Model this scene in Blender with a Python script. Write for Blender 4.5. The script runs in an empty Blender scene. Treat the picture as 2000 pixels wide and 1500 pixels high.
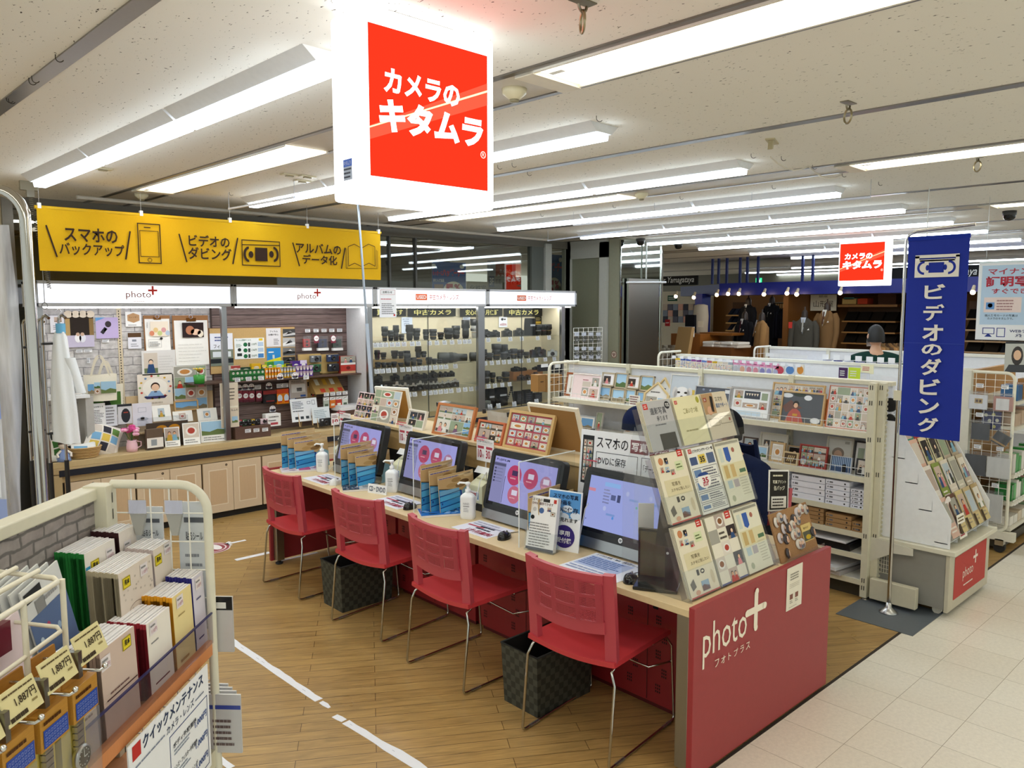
import bpy,math,random
from mathutils import Vector,Matrix,Euler
R=math.radians
sin,cos,pi=math.sin,math.cos,math.pi
S=bpy.context.scene
COL=S.collection
# ------------------------------------------------------------------ camera, world, exposure
CAM_H,FOC=1.93,1515.235
PITCH,ROLL,YAW=R(-5.60468),R(-0.08302),R(47.1181)
fw=Vector((cos(YAW)*cos(PITCH),sin(YAW)*cos(PITCH),sin(PITCH)))
rt=Vector((sin(YAW),-cos(YAW),0));upv=rt.cross(fw)
rt,upv=cos(ROLL)*rt+sin(ROLL)*upv,-sin(ROLL)*rt+cos(ROLL)*upv
cd=bpy.data.cameras.new('camera');cam=bpy.data.objects.new('camera',cd);COL.objects.link(cam)
cd.sensor_width=36;cd.lens=FOC*36/2000;cd.clip_start=.05;cd.clip_end=100
cam.matrix_world=Matrix(((rt.x,upv.x,-fw.x,0),(rt.y,upv.y,-fw.y,0),(rt.z,upv.z,-fw.z,CAM_H),(0,0,0,1)))
S.camera=cam
S.cycles.transparent_max_bounces=80
w=bpy.data.worlds.new('world');S.world=w;w.use_nodes=True
w.node_tree.nodes['Background'].inputs[0].default_value=(.93,1,.95,1)
w.node_tree.nodes['Background'].inputs[1].default_value=.62
S.view_settings.view_transform='Standard';S.view_settings.look='None'
S.view_settings.exposure=.52;S.view_settings.gamma=1;S.view_settings.use_curve_mapping=False
LAMP_POWER=11.0
SIGN_POWER=2.2
def at(px,py,ax,val):
 "point where the sight line through a pixel of the 2000x1500 photo meets the plane axis=val"
 d=fw+rt*((px-1000)/FOC)-upv*((py-750)/FOC)
 o=Vector((0,0,CAM_H));return o+d*((val-o[ax])/d[ax])
 # ------------------------------------------------------------------ colours and materials
def lin(c):return c/12.92 if c<=.04045 else((c+.055)/1.055)**2.4
def C(h):
 if not isinstance(h,str):return h
 return tuple(lin(int(h[i:i+2],16)/255) for i in(0,2,4))
MATS={}
def nodes(name):
 m=bpy.data.materials.new(name);m.use_nodes=True;MATS[name]=m
 nt=m.node_tree;return m,nt.nodes,nt.links,nt.nodes['Principled BSDF']
def N(ns,kind,**kw):
 n=ns.new('ShaderNode'+kind)
 for k,v in kw.items():
  if k in n.inputs:n.inputs[k].default_value=v
  else:setattr(n,k,v)
 return n
def finish(name,rough,metal=0.,nscale=30.,amt=.06,bump=0.,coat=0.,spec=.5,aniso=None):
 "a finish whose own colour is the mesh's Col attribute, varied by noise"
 m,ns,L,b=nodes(name)
 a=N(ns,'Attribute',attribute_name='Col');tc=N(ns,'TexCoord');no=N(ns,'TexNoise',Scale=nscale,Detail=3.)
 src=tc.outputs['Object']
 if aniso:
  mp=N(ns,'Mapping');mp.inputs['Scale'].default_value=aniso;L.new(src,mp.inputs[0]);src=mp.outputs[0]
 L.new(src,no.inputs['Vector'])
 mr=N(ns,'MapRange');mr.inputs[3].default_value=1-amt;mr.inputs[4].default_value=1+amt;L.new(no.outputs[0],mr.inputs[0])
 mx=N(ns,'VectorMath',operation='SCALE');L.new(a.outputs['Color'],mx.inputs[0]);L.new(mr.outputs[0],mx.inputs['Scale'])
 L.new(mx.outputs[0],b.inputs['Base Color'])
 b.inputs['Roughness'].default_value=rough;b.inputs['Metallic'].default_value=metal
 b.inputs['Specular IOR Level'].default_value=spec
 if coat:b.inputs['Coat Weight'].default_value=coat;b.inputs['Coat Roughness'].default_value=.08
 if bump:
  bp=N(ns,'Bump',Strength=bump,Distance=.002);L.new(no.outputs[0],bp.inputs['Height']);L.new(bp.outputs[0],b.inputs['Normal'])
 return m
finish('paint',.45);finish('paper',.75,amt=.03,spec=.3);finish('glossy_print',.22,amt=.04);finish('plastic',.35,amt=.04)
finish('rubber',.7,amt=.08);finish('chrome',.12,1.,amt=.03);finish('steel',.3,1.,amt=.06,aniso=(2,2,60));finish('black_gloss',.1,amt=.03)
finish('cloth',.9,nscale=400,amt=.15,bump=.4,spec=.2);finish('knit',.95,nscale=120,amt=.2,bump=.6,spec=.1)
finish('laminate',.42,nscale=14,amt=.09,aniso=(30,3,3));finish('laminate_up',.42,nscale=14,amt=.09,aniso=(30,30,2))
finish('wood',.5,nscale=10,amt=.22,aniso=(4,40,40));finish('skin',.5,amt=.05);finish('card',.85,amt=.05,spec=.2)
finish('cork',.9,nscale=220,amt=.35,bump=.3);finish('hair',.55,nscale=300,amt=.35,bump=.5)
finish('leaf',.6,nscale=60,amt=.25)
def glow(name,power):
 "things that give off light; colour from Col"
 m,ns,L,b=nodes(name);a=N(ns,'Attribute',attribute_name='Col');e=N(ns,'Emission',Strength=power)
 L.new(a.outputs['Color'],e.inputs[0]);L.new(e.outputs[0],ns['Material Output'].inputs[0]);return m
glow('led',LAMP_POWER);glow('warm_tube',LAMP_POWER*.42);glow('sign_light',SIGN_POWER);glow('screen',.62);glow('spot',14.);glow('header_light',1.25);glow('case_light',9.)
def thin(name,tint=(1,1,1),haze=0.,spec=1.,rough=.02,hazecol=(.9,.92,1)):
 "thin clear sheet: see-through with fresnel reflection, no refraction offset"
 m,ns,L,b=nodes(name);t=N(ns,'BsdfTransparent');t.inputs[0].default_value=(*tint,1)
 g=N(ns,'BsdfGlossy',Roughness=rough);fr=N(ns,'LayerWeight',Blend=.5);pw=N(ns,'Math',operation='POWER');pw.inputs[1].default_value=5;L.new(fr.outputs['Facing'],pw.inputs[0])
 ml=N(ns,'Math',operation='MULTIPLY_ADD');ml.inputs[1].default_value=.9*spec;ml.inputs[2].default_value=.04*spec;L.new(pw.outputs[0],ml.inputs[0]);mx=N(ns,'MixShader');L.new(ml.outputs[0],mx.inputs[0]);base=t.outputs[0]
 if haze:
  d=N(ns,'BsdfDiffuse');d.inputs[0].default_value=(*hazecol,1);tr=N(ns,'BsdfTranslucent');tr.inputs[0].default_value=(*hazecol,1)
  h0=N(ns,'MixShader');h0.inputs[0].default_value=.4;L.new(d.outputs[0],h0.inputs[1]);L.new(tr.outputs[0],h0.inputs[2])
  h=N(ns,'MixShader');L.new(t.outputs[0],h.inputs[1]);L.new(h0.outputs[0],h.inputs[2])
  no=N(ns,'TexNoise',Scale=5.,Detail=4.);tc=N(ns,'TexCoord');mp=N(ns,'Mapping');mp.inputs['Scale'].default_value=(6,6,.6)
  L.new(tc.outputs['Object'],mp.inputs[0]);L.new(mp.outputs[0],no.inputs['Vector'])
  mr=N(ns,'MapRange');mr.inputs[1].default_value=.3;mr.inputs[2].default_value=.7;mr.inputs[3].default_value=haze*.5;mr.inputs[4].default_value=min(1,haze*1.5)
  L.new(no.outputs[0],mr.inputs[0]);L.new(mr.outputs[0],h.inputs[0]);base=h.outputs[0]
 L.new(base,mx.inputs[1]);L.new(g.outputs[0],mx.inputs[2]);L.new(mx.outputs[0],ns['Material Output'].inputs[0]);return m
thin('glass',(.97,.985,.98));thin('acrylic',(.975,.985,.985),.02);thin('smoke_acrylic',(.86,.84,.86),.05,hazecol=(.45,.42,.48))
thin('vinyl',(.9,.92,.95),.45,rough=.12);thin('dark_glass',(.80,.81,.76),0,1.6,.01);thin('clear_wrap',(.95,.96,.97),.06,rough=.08)
def m_ceiling():
 m,ns,L,b=nodes('ceiling_board');tc=N(ns,'TexCoord');mp=N(ns,'Mapping');mp.inputs['Scale'].default_value=(1,.42,1);mp.inputs['Rotation'].default_value=(0,0,R(48))
 wn=N(ns,'TexNoise',Scale=9.,Detail=2.);L.new(tc.outputs['Object'],wn.inputs['Vector'])
 ad=N(ns,'MixRGB',blend_type='ADD');ad.inputs[0].default_value=.06;L.new(tc.outputs['Object'],ad.inputs[1]);L.new(wn.outputs['Color'],ad.inputs[2])
 L.new(ad.outputs[0],mp.inputs[0])
 n1=N(ns,'TexNoise',Scale=95.,Detail=2.,Roughness=.55);L.new(mp.outputs[0],n1.inputs['Vector'])
 n2=N(ns,'TexNoise',Scale=6.,Detail=1.);L.new(tc.outputs['Object'],n2.inputs['Vector'])
 th=N(ns,'MapRange');th.inputs[1].default_value=.3;th.inputs[2].default_value=.7;th.inputs[3].default_value=.665;th.inputs[4].default_value=.705;L.new(n2.outputs[0],th.inputs[0])
 gt=N(ns,'Math',operation='SUBTRACT');L.new(n1.outputs[0],gt.inputs[0]);L.new(th.outputs[0],gt.inputs[1])
 ml=N(ns,'Math',operation='MULTIPLY',use_clamp=True);ml.inputs[1].default_value=26;L.new(gt.outputs[0],ml.inputs[0])
 mx=N(ns,'MixRGB');mx.inputs[1].default_value=(*C('eeebe2'),1);mx.inputs[2].default_value=(*C('4a4037'),1);L.new(ml.outputs[0],mx.inputs[0])
 L.new(mx.outputs[0],b.inputs['Base Color']);b.inputs['Roughness'].default_value=.9
 bp=N(ns,'Bump',Strength=.5,Distance=.003,invert=True);L.new(ml.outputs[0],bp.inputs['Height']);L.new(bp.outputs[0],b.inputs['Normal'])
m_ceiling()
def m_planks():
 m,ns,L,b=nodes('wood_planks');tc=N(ns,'TexCoord');mp=N(ns,'Mapping');mp.inputs['Rotation'].default_value=(0,0,R(32.4));L.new(tc.outputs['Object'],mp.inputs[0])
 br=N(ns,'TexBrick',offset=.37,offset_frequency=2,squash=1.);br.inputs['Scale'].default_value=1.;br.inputs['Brick Width'].default_value=.92;br.inputs['Row Height'].default_value=.076
 br.inputs['Mortar Size'].default_value=.0016;br.inputs['Mortar Smooth'].default_value=.3;br.inputs['Bias'].default_value=0
 br.inputs['Color1'].default_value=(*C('b8965c'),1);br.inputs['Color2'].default_value=(*C('aa8852'),1);br.inputs['Mortar'].default_value=(*C('55391c'),1)
 L.new(mp.outputs[0],br.inputs['Vector'])
 m2=N(ns,'Mapping');m2.inputs['Scale'].default_value=(1.2,14,1);L.new(mp.outputs[0],m2.inputs[0])
 g=N(ns,'TexNoise',Scale=4.,Detail=5.,Distortion=1.4);L.new(m2.outputs[0],g.inputs['Vector'])
 wv=N(ns,'TexNoise',Scale=1.7,Detail=3.);L.new(tc.outputs['Object'],wv.inputs['Vector'])
 mr=N(ns,'MapRange');mr.inputs[1].default_value=.3;mr.inputs[2].default_value=.7;mr.inputs[3].default_value=.72;mr.inputs[4].default_value=1.12;L.new(g.outputs[0],mr.inputs[0])
 mr2=N(ns,'MapRange');mr2.inputs[1].default_value=.3;mr2.inputs[2].default_value=.7;mr2.inputs[3].default_value=.88;mr2.inputs[4].default_value=1.1;L.new(wv.outputs[0],mr2.inputs[0])
 mu=N(ns,'Math',operation='MULTIPLY');L.new(mr.outputs[0],mu.inputs[0]);L.new(mr2.outputs[0],mu.inputs[1])
 sc=N(ns,'VectorMath',operation='SCALE');L.new(br.outputs[0],sc.inputs[0]);L.new(mu.outputs[0],sc.inputs['Scale'])
 L.new(sc.outputs[0],b.inputs['Base Color'])
 rr=N(ns,'MapRange');rr.inputs[3].default_value=.2;rr.inputs[4].default_value=.42;L.new(wv.outputs[0],rr.inputs[0]);L.new(rr.outputs[0],b.inputs['Roughness'])
 bp=N(ns,'Bump',Strength=.25,Distance=.001);L.new(br.outputs['Fac'],bp.inputs['Height']);bp.invert=True;L.new(bp.outputs[0],b.inputs['Normal'])
m_planks()
def m_tiles():
 m,ns,L,b=nodes('vinyl_tiles');tc=N(ns,'TexCoord');mp=N(ns,'Mapping');mp.inputs['Location'].default_value=(-3.912+.303*20,-1.397+.303*20,0);L.new(tc.outputs['Object'],mp.inputs[0])
 br=N(ns,'TexBrick',offset=0,squash=1.);br.inputs['Scale'].default_value=1.;br.inputs['Brick Width'].default_value=.303;br.inputs['Row Height'].default_value=.303
 br.inputs['Mortar Size'].default_value=.0013;br.inputs['Mortar Smooth'].default_value=.2
 br.inputs['Color1'].default_value=(*C('ece7da'),1);br.inputs['Color2'].default_value=(*C('e6e0d2'),1);br.inputs['Mortar'].default_value=(*C('a39a8a'),1);L.new(mp.outputs[0],br.inputs['Vector'])
 n=N(ns,'TexNoise',Scale=55.,Detail=4.,Roughness=.7);L.new(tc.outputs['Object'],n.inputs['Vector'])
 mr=N(ns,'MapRange');mr.inputs[1].default_value=.3;mr.inputs[2].default_value=.7;mr.inputs[3].default_value=.92;mr.inputs[4].default_value=1.06;L.new(n.outputs[0],mr.inputs[0])
 sc=N(ns,'VectorMath',operation='SCALE');L.new(br.outputs[0],sc.inputs[0]);L.new(mr.outputs[0],sc.inputs['Scale']);L.new(sc.outputs[0],b.inputs['Base Color'])
 b.inputs['Roughness'].default_value=.27
m_tiles()
def m_stone(name,c1,c2,mort,bw,rh,rough=.8,vert='XZ'):
 m,ns,L,b=nodes(name);tc=N(ns,'TexCoord');mp=N(ns,'Mapping');mp.inputs['Rotation'].default_value=(R(90),0,0);L.new(tc.outputs['Object'],mp.inputs[0])
 wn=N(ns,'TexNoise',Scale=14.,Detail=3.);L.new(mp.outputs[0],wn.inputs['Vector'])
 ad=N(ns,'MixRGB',blend_type='LINEAR_LIGHT');ad.inputs[0].default_value=.012;L.new(mp.outputs[0],ad.inputs[1]);L.new(wn.outputs['Color'],ad.inputs[2])
 br=N(ns,'TexBrick',offset=.45,offset_frequency=2,squash=.75,squash_frequency=3);br.inputs['Scale'].default_value=1.;br.inputs['Brick Width'].default_value=bw;br.inputs['Row Height'].default_value=rh
 br.inputs['Mortar Size'].default_value=.005;br.inputs['Mortar Smooth'].default_value=.6;br.inputs['Color1'].default_value=(*C(c1),1);br.inputs['Color2'].default_value=(*C(c2),1);br.inputs['Mortar'].default_value=(*C(mort),1)
 L.new(ad.outputs[0],br.inputs['Vector'])
 n=N(ns,'TexNoise',Scale=26.,Detail=5.);L.new(mp.outputs[0],n.inputs['Vector'])
 mr=N(ns,'MapRange');mr.inputs[1].default_value=.25;mr.inputs[2].default_value=.75;mr.inputs[3].default_value=.7;mr.inputs[4].default_value=1.2;L.new(n.outputs[0],mr.inputs[0])
 sc=N(ns,'VectorMath',operation='SCALE');L.new(br.outputs[0],sc.inputs[0]);L.new(mr.outputs[0],sc.inputs['Scale']);L.new(sc.outputs[0],b.inputs['Base Color']);b.inputs['Roughness'].default_value=rough
m_stone('pale_stone_print','d3cfcd','c0bcbb','8d8a8c',.26,.075);m_stone('grey_brick_print','a59d98','968c88','6e6966',.085,.03)
def m_slats():
 m,ns,L,b=nodes('slat_wood');tc=N(ns,'TexCoord');sp=N(ns,'SeparateXYZ');L.new(tc.outputs['Object'],sp.inputs[0])
 mp=N(ns,'Mapping');mp.inputs['Scale'].default_value=(1.5,30,26);L.new(tc.outputs['Object'],mp.inputs[0]);n=N(ns,'TexNoise',Scale=3.,Detail=5.,Distortion=.6);L.new(mp.outputs[0],n.inputs['Vector'])
 cr=N(ns,'ValToRGB');cr.color_ramp.elements[0].position=.3;cr.color_ramp.elements[0].color=(*C('57433d'),1);cr.color_ramp.elements[1].position=.72;cr.color_ramp.elements[1].color=(*C('8a7470'),1);L.new(n.outputs[0],cr.inputs[0])
 dv=N(ns,'Math',operation='DIVIDE');dv.inputs[1].default_value=.098;L.new(sp.outputs[2],dv.inputs[0]);fr=N(ns,'Math',operation='FRACT');L.new(dv.outputs[0],fr.inputs[0])
 lt=N(ns,'Math',operation='LESS_THAN');lt.inputs[1].default_value=.07;L.new(fr.outputs[0],lt.inputs[0])
 mx=N(ns,'MixRGB');mx.inputs[2].default_value=(*C('2a1c18'),1);L.new(lt.outputs[0],mx.inputs[0]);L.new(cr.outputs[0],mx.inputs[1]);L.new(mx.outputs[0],b.inputs['Base Color']);b.inputs['Roughness'].default_value=.5
m_slats()
def m_weave():
 m,ns,L,b=nodes('woven_strap');tc=N(ns,'TexCoord');a=N(ns,'Attribute',attribute_name='Col');ck=N(ns,'TexChecker',Scale=32.);L.new(tc.outputs['Object'],ck.inputs[0])
 sc=N(ns,'VectorMath',operation='SCALE');mr=N(ns,'MapRange');mr.inputs[3].default_value=.55;mr.inputs[4].default_value=1.25;L.new(ck.outputs['Fac'],mr.inputs[0]);L.new(a.outputs['Color'],sc.inputs[0]);L.new(mr.outputs[0],sc.inputs['Scale'])
 L.new(sc.outputs[0],b.inputs['Base Color']);b.inputs['Roughness'].default_value=.6;bp=N(ns,'Bump',Strength=.4,Distance=.002);L.new(ck.outputs['Fac'],bp.inputs['Height']);L.new(bp.outputs[0],b.inputs['Normal'])
m_weave()
def m_perf(name,pitch,hole,col,rough=.4):
 "sheet with real see-through holes on a y-z grid"
 m,ns,L,b=nodes(name);tc=N(ns,'TexCoord');sp=N(ns,'SeparateXYZ');L.new(tc.outputs['Object'],sp.inputs[0]);ds=[]
 for k in(1,2):
  dv=N(ns,'Math',operation='DIVIDE');dv.inputs[1].default_value=pitch;L.new(sp.outputs[k],dv.inputs[0]);fr=N(ns,'Math',operation='FRACT');L.new(dv.outputs[0],fr.inputs[0])
  s=N(ns,'Math',operation='SUBTRACT');s.inputs[1].default_value=.5;L.new(fr.outputs[0],s.inputs[0]);q=N(ns,'Math',operation='ABSOLUTE');L.new(s.outputs[0],q.inputs[0]);ds.append(q)
 mxm=N(ns,'Math',operation='MAXIMUM');L.new(ds[0].outputs[0],mxm.inputs[0]);L.new(ds[1].outputs[0],mxm.inputs[1])
 lt=N(ns,'Math',operation='GREATER_THAN');lt.inputs[1].default_value=hole;L.new(mxm.outputs[0],lt.inputs[0]);L.new(lt.outputs[0],b.inputs['Alpha'])
 b.inputs['Base Color'].default_value=(*C(col),1);b.inputs['Roughness'].default_value=rough
m_perf('red_mesh',.0072,.30,'b84652')  # chair-back red, with the pale haze of the white lights in its colour
# ------------------------------------------------------------------ mesh builder
_font={}
def tgeo(s,bold=0.,shear=0.):
 k=(s,bold,shear)
 if k not in _font:
  cu=bpy.data.curves.new('lettering','FONT');cu.body=s;cu.offset=bold;cu.shear=shear;cu.resolution_u=2
  o=bpy.data.objects.new('lettering',cu);me=o.to_mesh()
  vs=[(v.co.x,v.co.y) for v in me.vertices];fs=[tuple(p.vertices) for p in me.polygons]
  o.to_mesh_clear();bpy.data.objects.remove(o);bpy.data.curves.remove(cu)
  x0,x1=min(v[0] for v in vs),max(v[0] for v in vs);y0,y1=min(v[1] for v in vs),max(v[1] for v in vs)
  _font[k]=([((x-x0)/(x1-x0),(y-y0)/(y1-y0)) for x,y in vs],fs,(x1-x0)/(y1-y0))
 return _font[k]
class MB:
 def __init__(s):s.v=[];s.f=[];s.c=[];s.m=[];s.mats=[];s.sm=[];s.T=Matrix()
 def mi(s,mat):
  if mat not in s.mats:s.mats.append(mat)
  return s.mats.index(mat)
 def add(s,vs,fs,col,mat,smooth=False):
  n=len(s.v);T=s.T;s.v+=[tuple(T@Vector(v)) for v in vs];i=s.mi(mat);c=C(col)
  for f in fs:s.f.append(tuple(n+k for k in f));s.c.append(c);s.m.append(i);s.sm.append(smooth)
  return s
 def at(s,loc=(0,0,0),rot=(0,0,0)):s.T=Matrix.LocRotScale(Vector(loc),Euler(rot),None);return s
 def box(s,x0,x1,y0,y1,z0,z1,col='ffffff',mat='paint'):
  v=[(x,y,z) for z in(z0,z1) for y in(y0,y1) for x in(x0,x1)]
  return s.add(v,[(0,2,3,1),(4,5,7,6),(0,1,5,4),(2,6,7,3),(0,4,6,2),(1,3,7,5)],col,mat)
 def cyl(s,p0,p1,r0,r1=None,n=12,col='ffffff',mat='plastic',caps=True):
  return s.tube([p0,p1],[r0,r0 if r1 is None else r1],n,col,mat,caps)
 def tube(s,pts,r,n=8,col='ffffff',mat='chrome',caps=True,closed=False):
  pts=[Vector(p) for p in pts];m=len(pts);rs=r if isinstance(r,(list,tuple)) else [r]*m;vs=[];fs=[];pn=None
  for i,p in enumerate(pts):
   if closed:t=(pts[(i+1)%m]-pts[i-1])
   else:t=pts[min(i+1,m-1)]-pts[max(i-1,0)]
   t.normalize()
   if pn is None:a=Vector((0,0,1)) if abs(t.z)<.9 else Vector((1,0,0));u=t.cross(a).normalized()
   else:u=(pn-t*pn.dot(t)).normalized()
   pn=u;w=t.cross(u)
   vs+=[p+(u*cos(2*pi*k/n)+w*sin(2*pi*k/n))*rs[i] for k in range(n)]
  for i in range(m if closed else m-1):
   j=(i+1)%m
   for k in range(n):fs.append((i*n+k,i*n+(k+1)%n,j*n+(k+1)%n,j*n+k))
  s.add(vs,fs,col,mat,True)
  if caps and not closed:s.add(vs[:n],[tuple(range(n-1,-1,-1))],col,mat);s.add(vs[-n:],[tuple(range(n))],col,mat)
  return s
 def lathe(s,prof,n=16,col='ffffff',mat='plastic',o=(0,0,0),cols=None):
  o=Vector(o);vs=[];m=len(prof)
  for r,z in prof:vs+=[o+Vector((r*cos(2*pi*k/n),r*sin(2*pi*k/n),z)) for k in range(n)]
  for i in range(m-1):
   fs=[(i*n+k,i*n+(k+1)%n,(i+1)*n+(k+1)%n,(i+1)*n+k) for k in range(n)]
   if cols:s.add(vs,fs,cols[i],mat,True)
   else:
    if i==0:allf=[]
    allf+=fs
  if not cols:s.add(vs,allf,col,mat,True)
  return s
 def prism(s,poly,a,b,ax='y',col='ffffff',mat='paint',smooth=False):
  "extrude a 2-D outline; ax y: outline in x,z   ax z: in x,y   ax x: in y,z"
  f={'y':lambda p,t:(p[0],t,p[1]),'z':lambda p,t:(p[0],p[1],t),'x':lambda p,t:(t,p[0],p[1])}[ax]
  n=len(poly);vs=[f(p,a) for p in poly]+[f(p,b) for p in poly]
  s.add(vs,[tuple(range(n)),tuple(range(2*n-1,n-1,-1))],col,mat)
  return s.add(vs,[(i,n+i,n+(i+1)%n,(i+1)%n) for i in range(n)],col,mat,smooth)
 def grid(s,fn,nu,nv,col='ffffff',mat='paint',thick=0.):
  vs=[Vector(fn(i/nu,j/nv)) for j in range(nv+1) for i in range(nu+1)];w=nu+1
  fs=[(j*w+i,j*w+i+1,(j+1)*w+i+1,(j+1)*w+i) for j in range(nv) for i in range(nu)]
  s.add(vs,fs,col,mat,True)
  if thick:
   ns=[Vector() for _ in vs]
   for f in fs:
    q=(vs[f[1]]-vs[f[0]]).cross(vs[f[3]]-vs[f[0]])
    for k in f:ns[k]+=q
   bs=[v-n_.normalized()*thick for v,n_ in zip(vs,ns)];m=len(vs)
   s.add(bs,[f[::-1] for f in fs],col,mat,True)
   e=[i for i in range(w)]+[j*w+nu for j in range(1,nv+1)]+[nv*w+i for i in range(nu-1,-1,-1)]+[j*w for j in range(nv-1,0,-1)]
   s.add(vs+bs,[(e[i],m+e[i],m+e[(i+1)%len(e)],e[(i+1)%len(e)]) for i in range(len(e))],col,mat)
  return s
 def ball(s,c,r,col='ffffff',mat='plastic',n=12,m=8):
  rx,ry,rz=r if isinstance(r,(list,tuple)) else(r,r,r);c=Vector(c)
  return s.grid(lambda u,v:c+Vector((rx*cos(2*pi*u)*sin(pi*(v*.998+.001)),ry*sin(2*pi*u)*sin(pi*(v*.998+.001)),-rz*cos(pi*v))),n,m,col,mat)
 def build(s,name,parent=None,loc=None,rot=None,bevel=0.,**kw):
  me=bpy.data.meshes.new(name);me.from_pydata(s.v,[],s.f)
  for m in s.mats:me.materials.append(MATS[m])
  me.polygons.foreach_set('material_index',s.m);me.polygons.foreach_set('use_smooth',s.sm)
  ca=me.color_attributes.new('Col','FLOAT_COLOR','CORNER');buf=[]
  for f,c in zip(s.f,s.c):buf+=[c[0],c[1],c[2],1.]*len(f)
  ca.data.foreach_set('color',buf);me.update()
  o=bpy.data.objects.new(name,me);COL.objects.link(o)
  if parent:o.parent=parent
  if loc is not None:o.location=loc
  if rot is not None:o.rotation_euler=(0,0,rot) if isinstance(rot,(int,float)) else rot
  if bevel:
   b=o.modifiers.new('bevel','BEVEL');b.width=bevel;b.segments=2;b.limit_method='ANGLE';b.angle_limit=R(50)
  return tag(o,**kw)
def brief(s):
 "keep a label within sixteen words"
 for a,b in((' from the left',''),(' used ',' '),(' of the picture',''),(' of the ',' of '),(' on the ',' on '),(' in the ',' in '),(' of ',', ')):
  if len(s.replace('-',' ').split())>15:s=s.replace(a,b)
 w=s.split();return s if len(w)<17 else ' '.join(w[:16])
def tag(o,label=None,cat=None,group=None,kind=None):
 if label:o['label']=brief(label)
 if cat:o['category']=cat
 if group:o['group']=group
 if kind:o['kind']=kind
 return o
def thing(name,label,cat,loc=(0,0,0),rot=0.,group=None):
 o=bpy.data.objects.new(name,None);COL.objects.link(o);o.empty_display_size=.05;o.location=loc
 o.rotation_euler=(0,0,rot) if isinstance(rot,(int,float)) else rot
 return tag(o,label,cat,group)
KIDS={}
def dup(root,loc,rot=None,label=None,group=None):
 "copy a thing with copies of its parts and sub-parts (mesh data shared)"
 def cp(o,p):
  c=o.copy();COL.objects.link(c)
  if p:c.parent=p
  for ch in o.children:cp(ch,c)
  return c
 r=cp(root,None);r.location=loc
 if rot is not None:r.rotation_euler=(0,0,rot) if isinstance(rot,(int,float)) else rot
 if label:r['label']=brief(label)
 if group:r['group']=group
 return r
def struct(name,mb,loc=None,rot=None,**k):return mb.build(name,None,loc,rot,kind='structure',**k)
ORD='first second third fourth fifth sixth seventh eighth ninth tenth eleventh twelfth thirteenth fourteenth fifteenth sixteenth seventeenth eighteenth nineteenth twentieth'.split()
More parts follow.
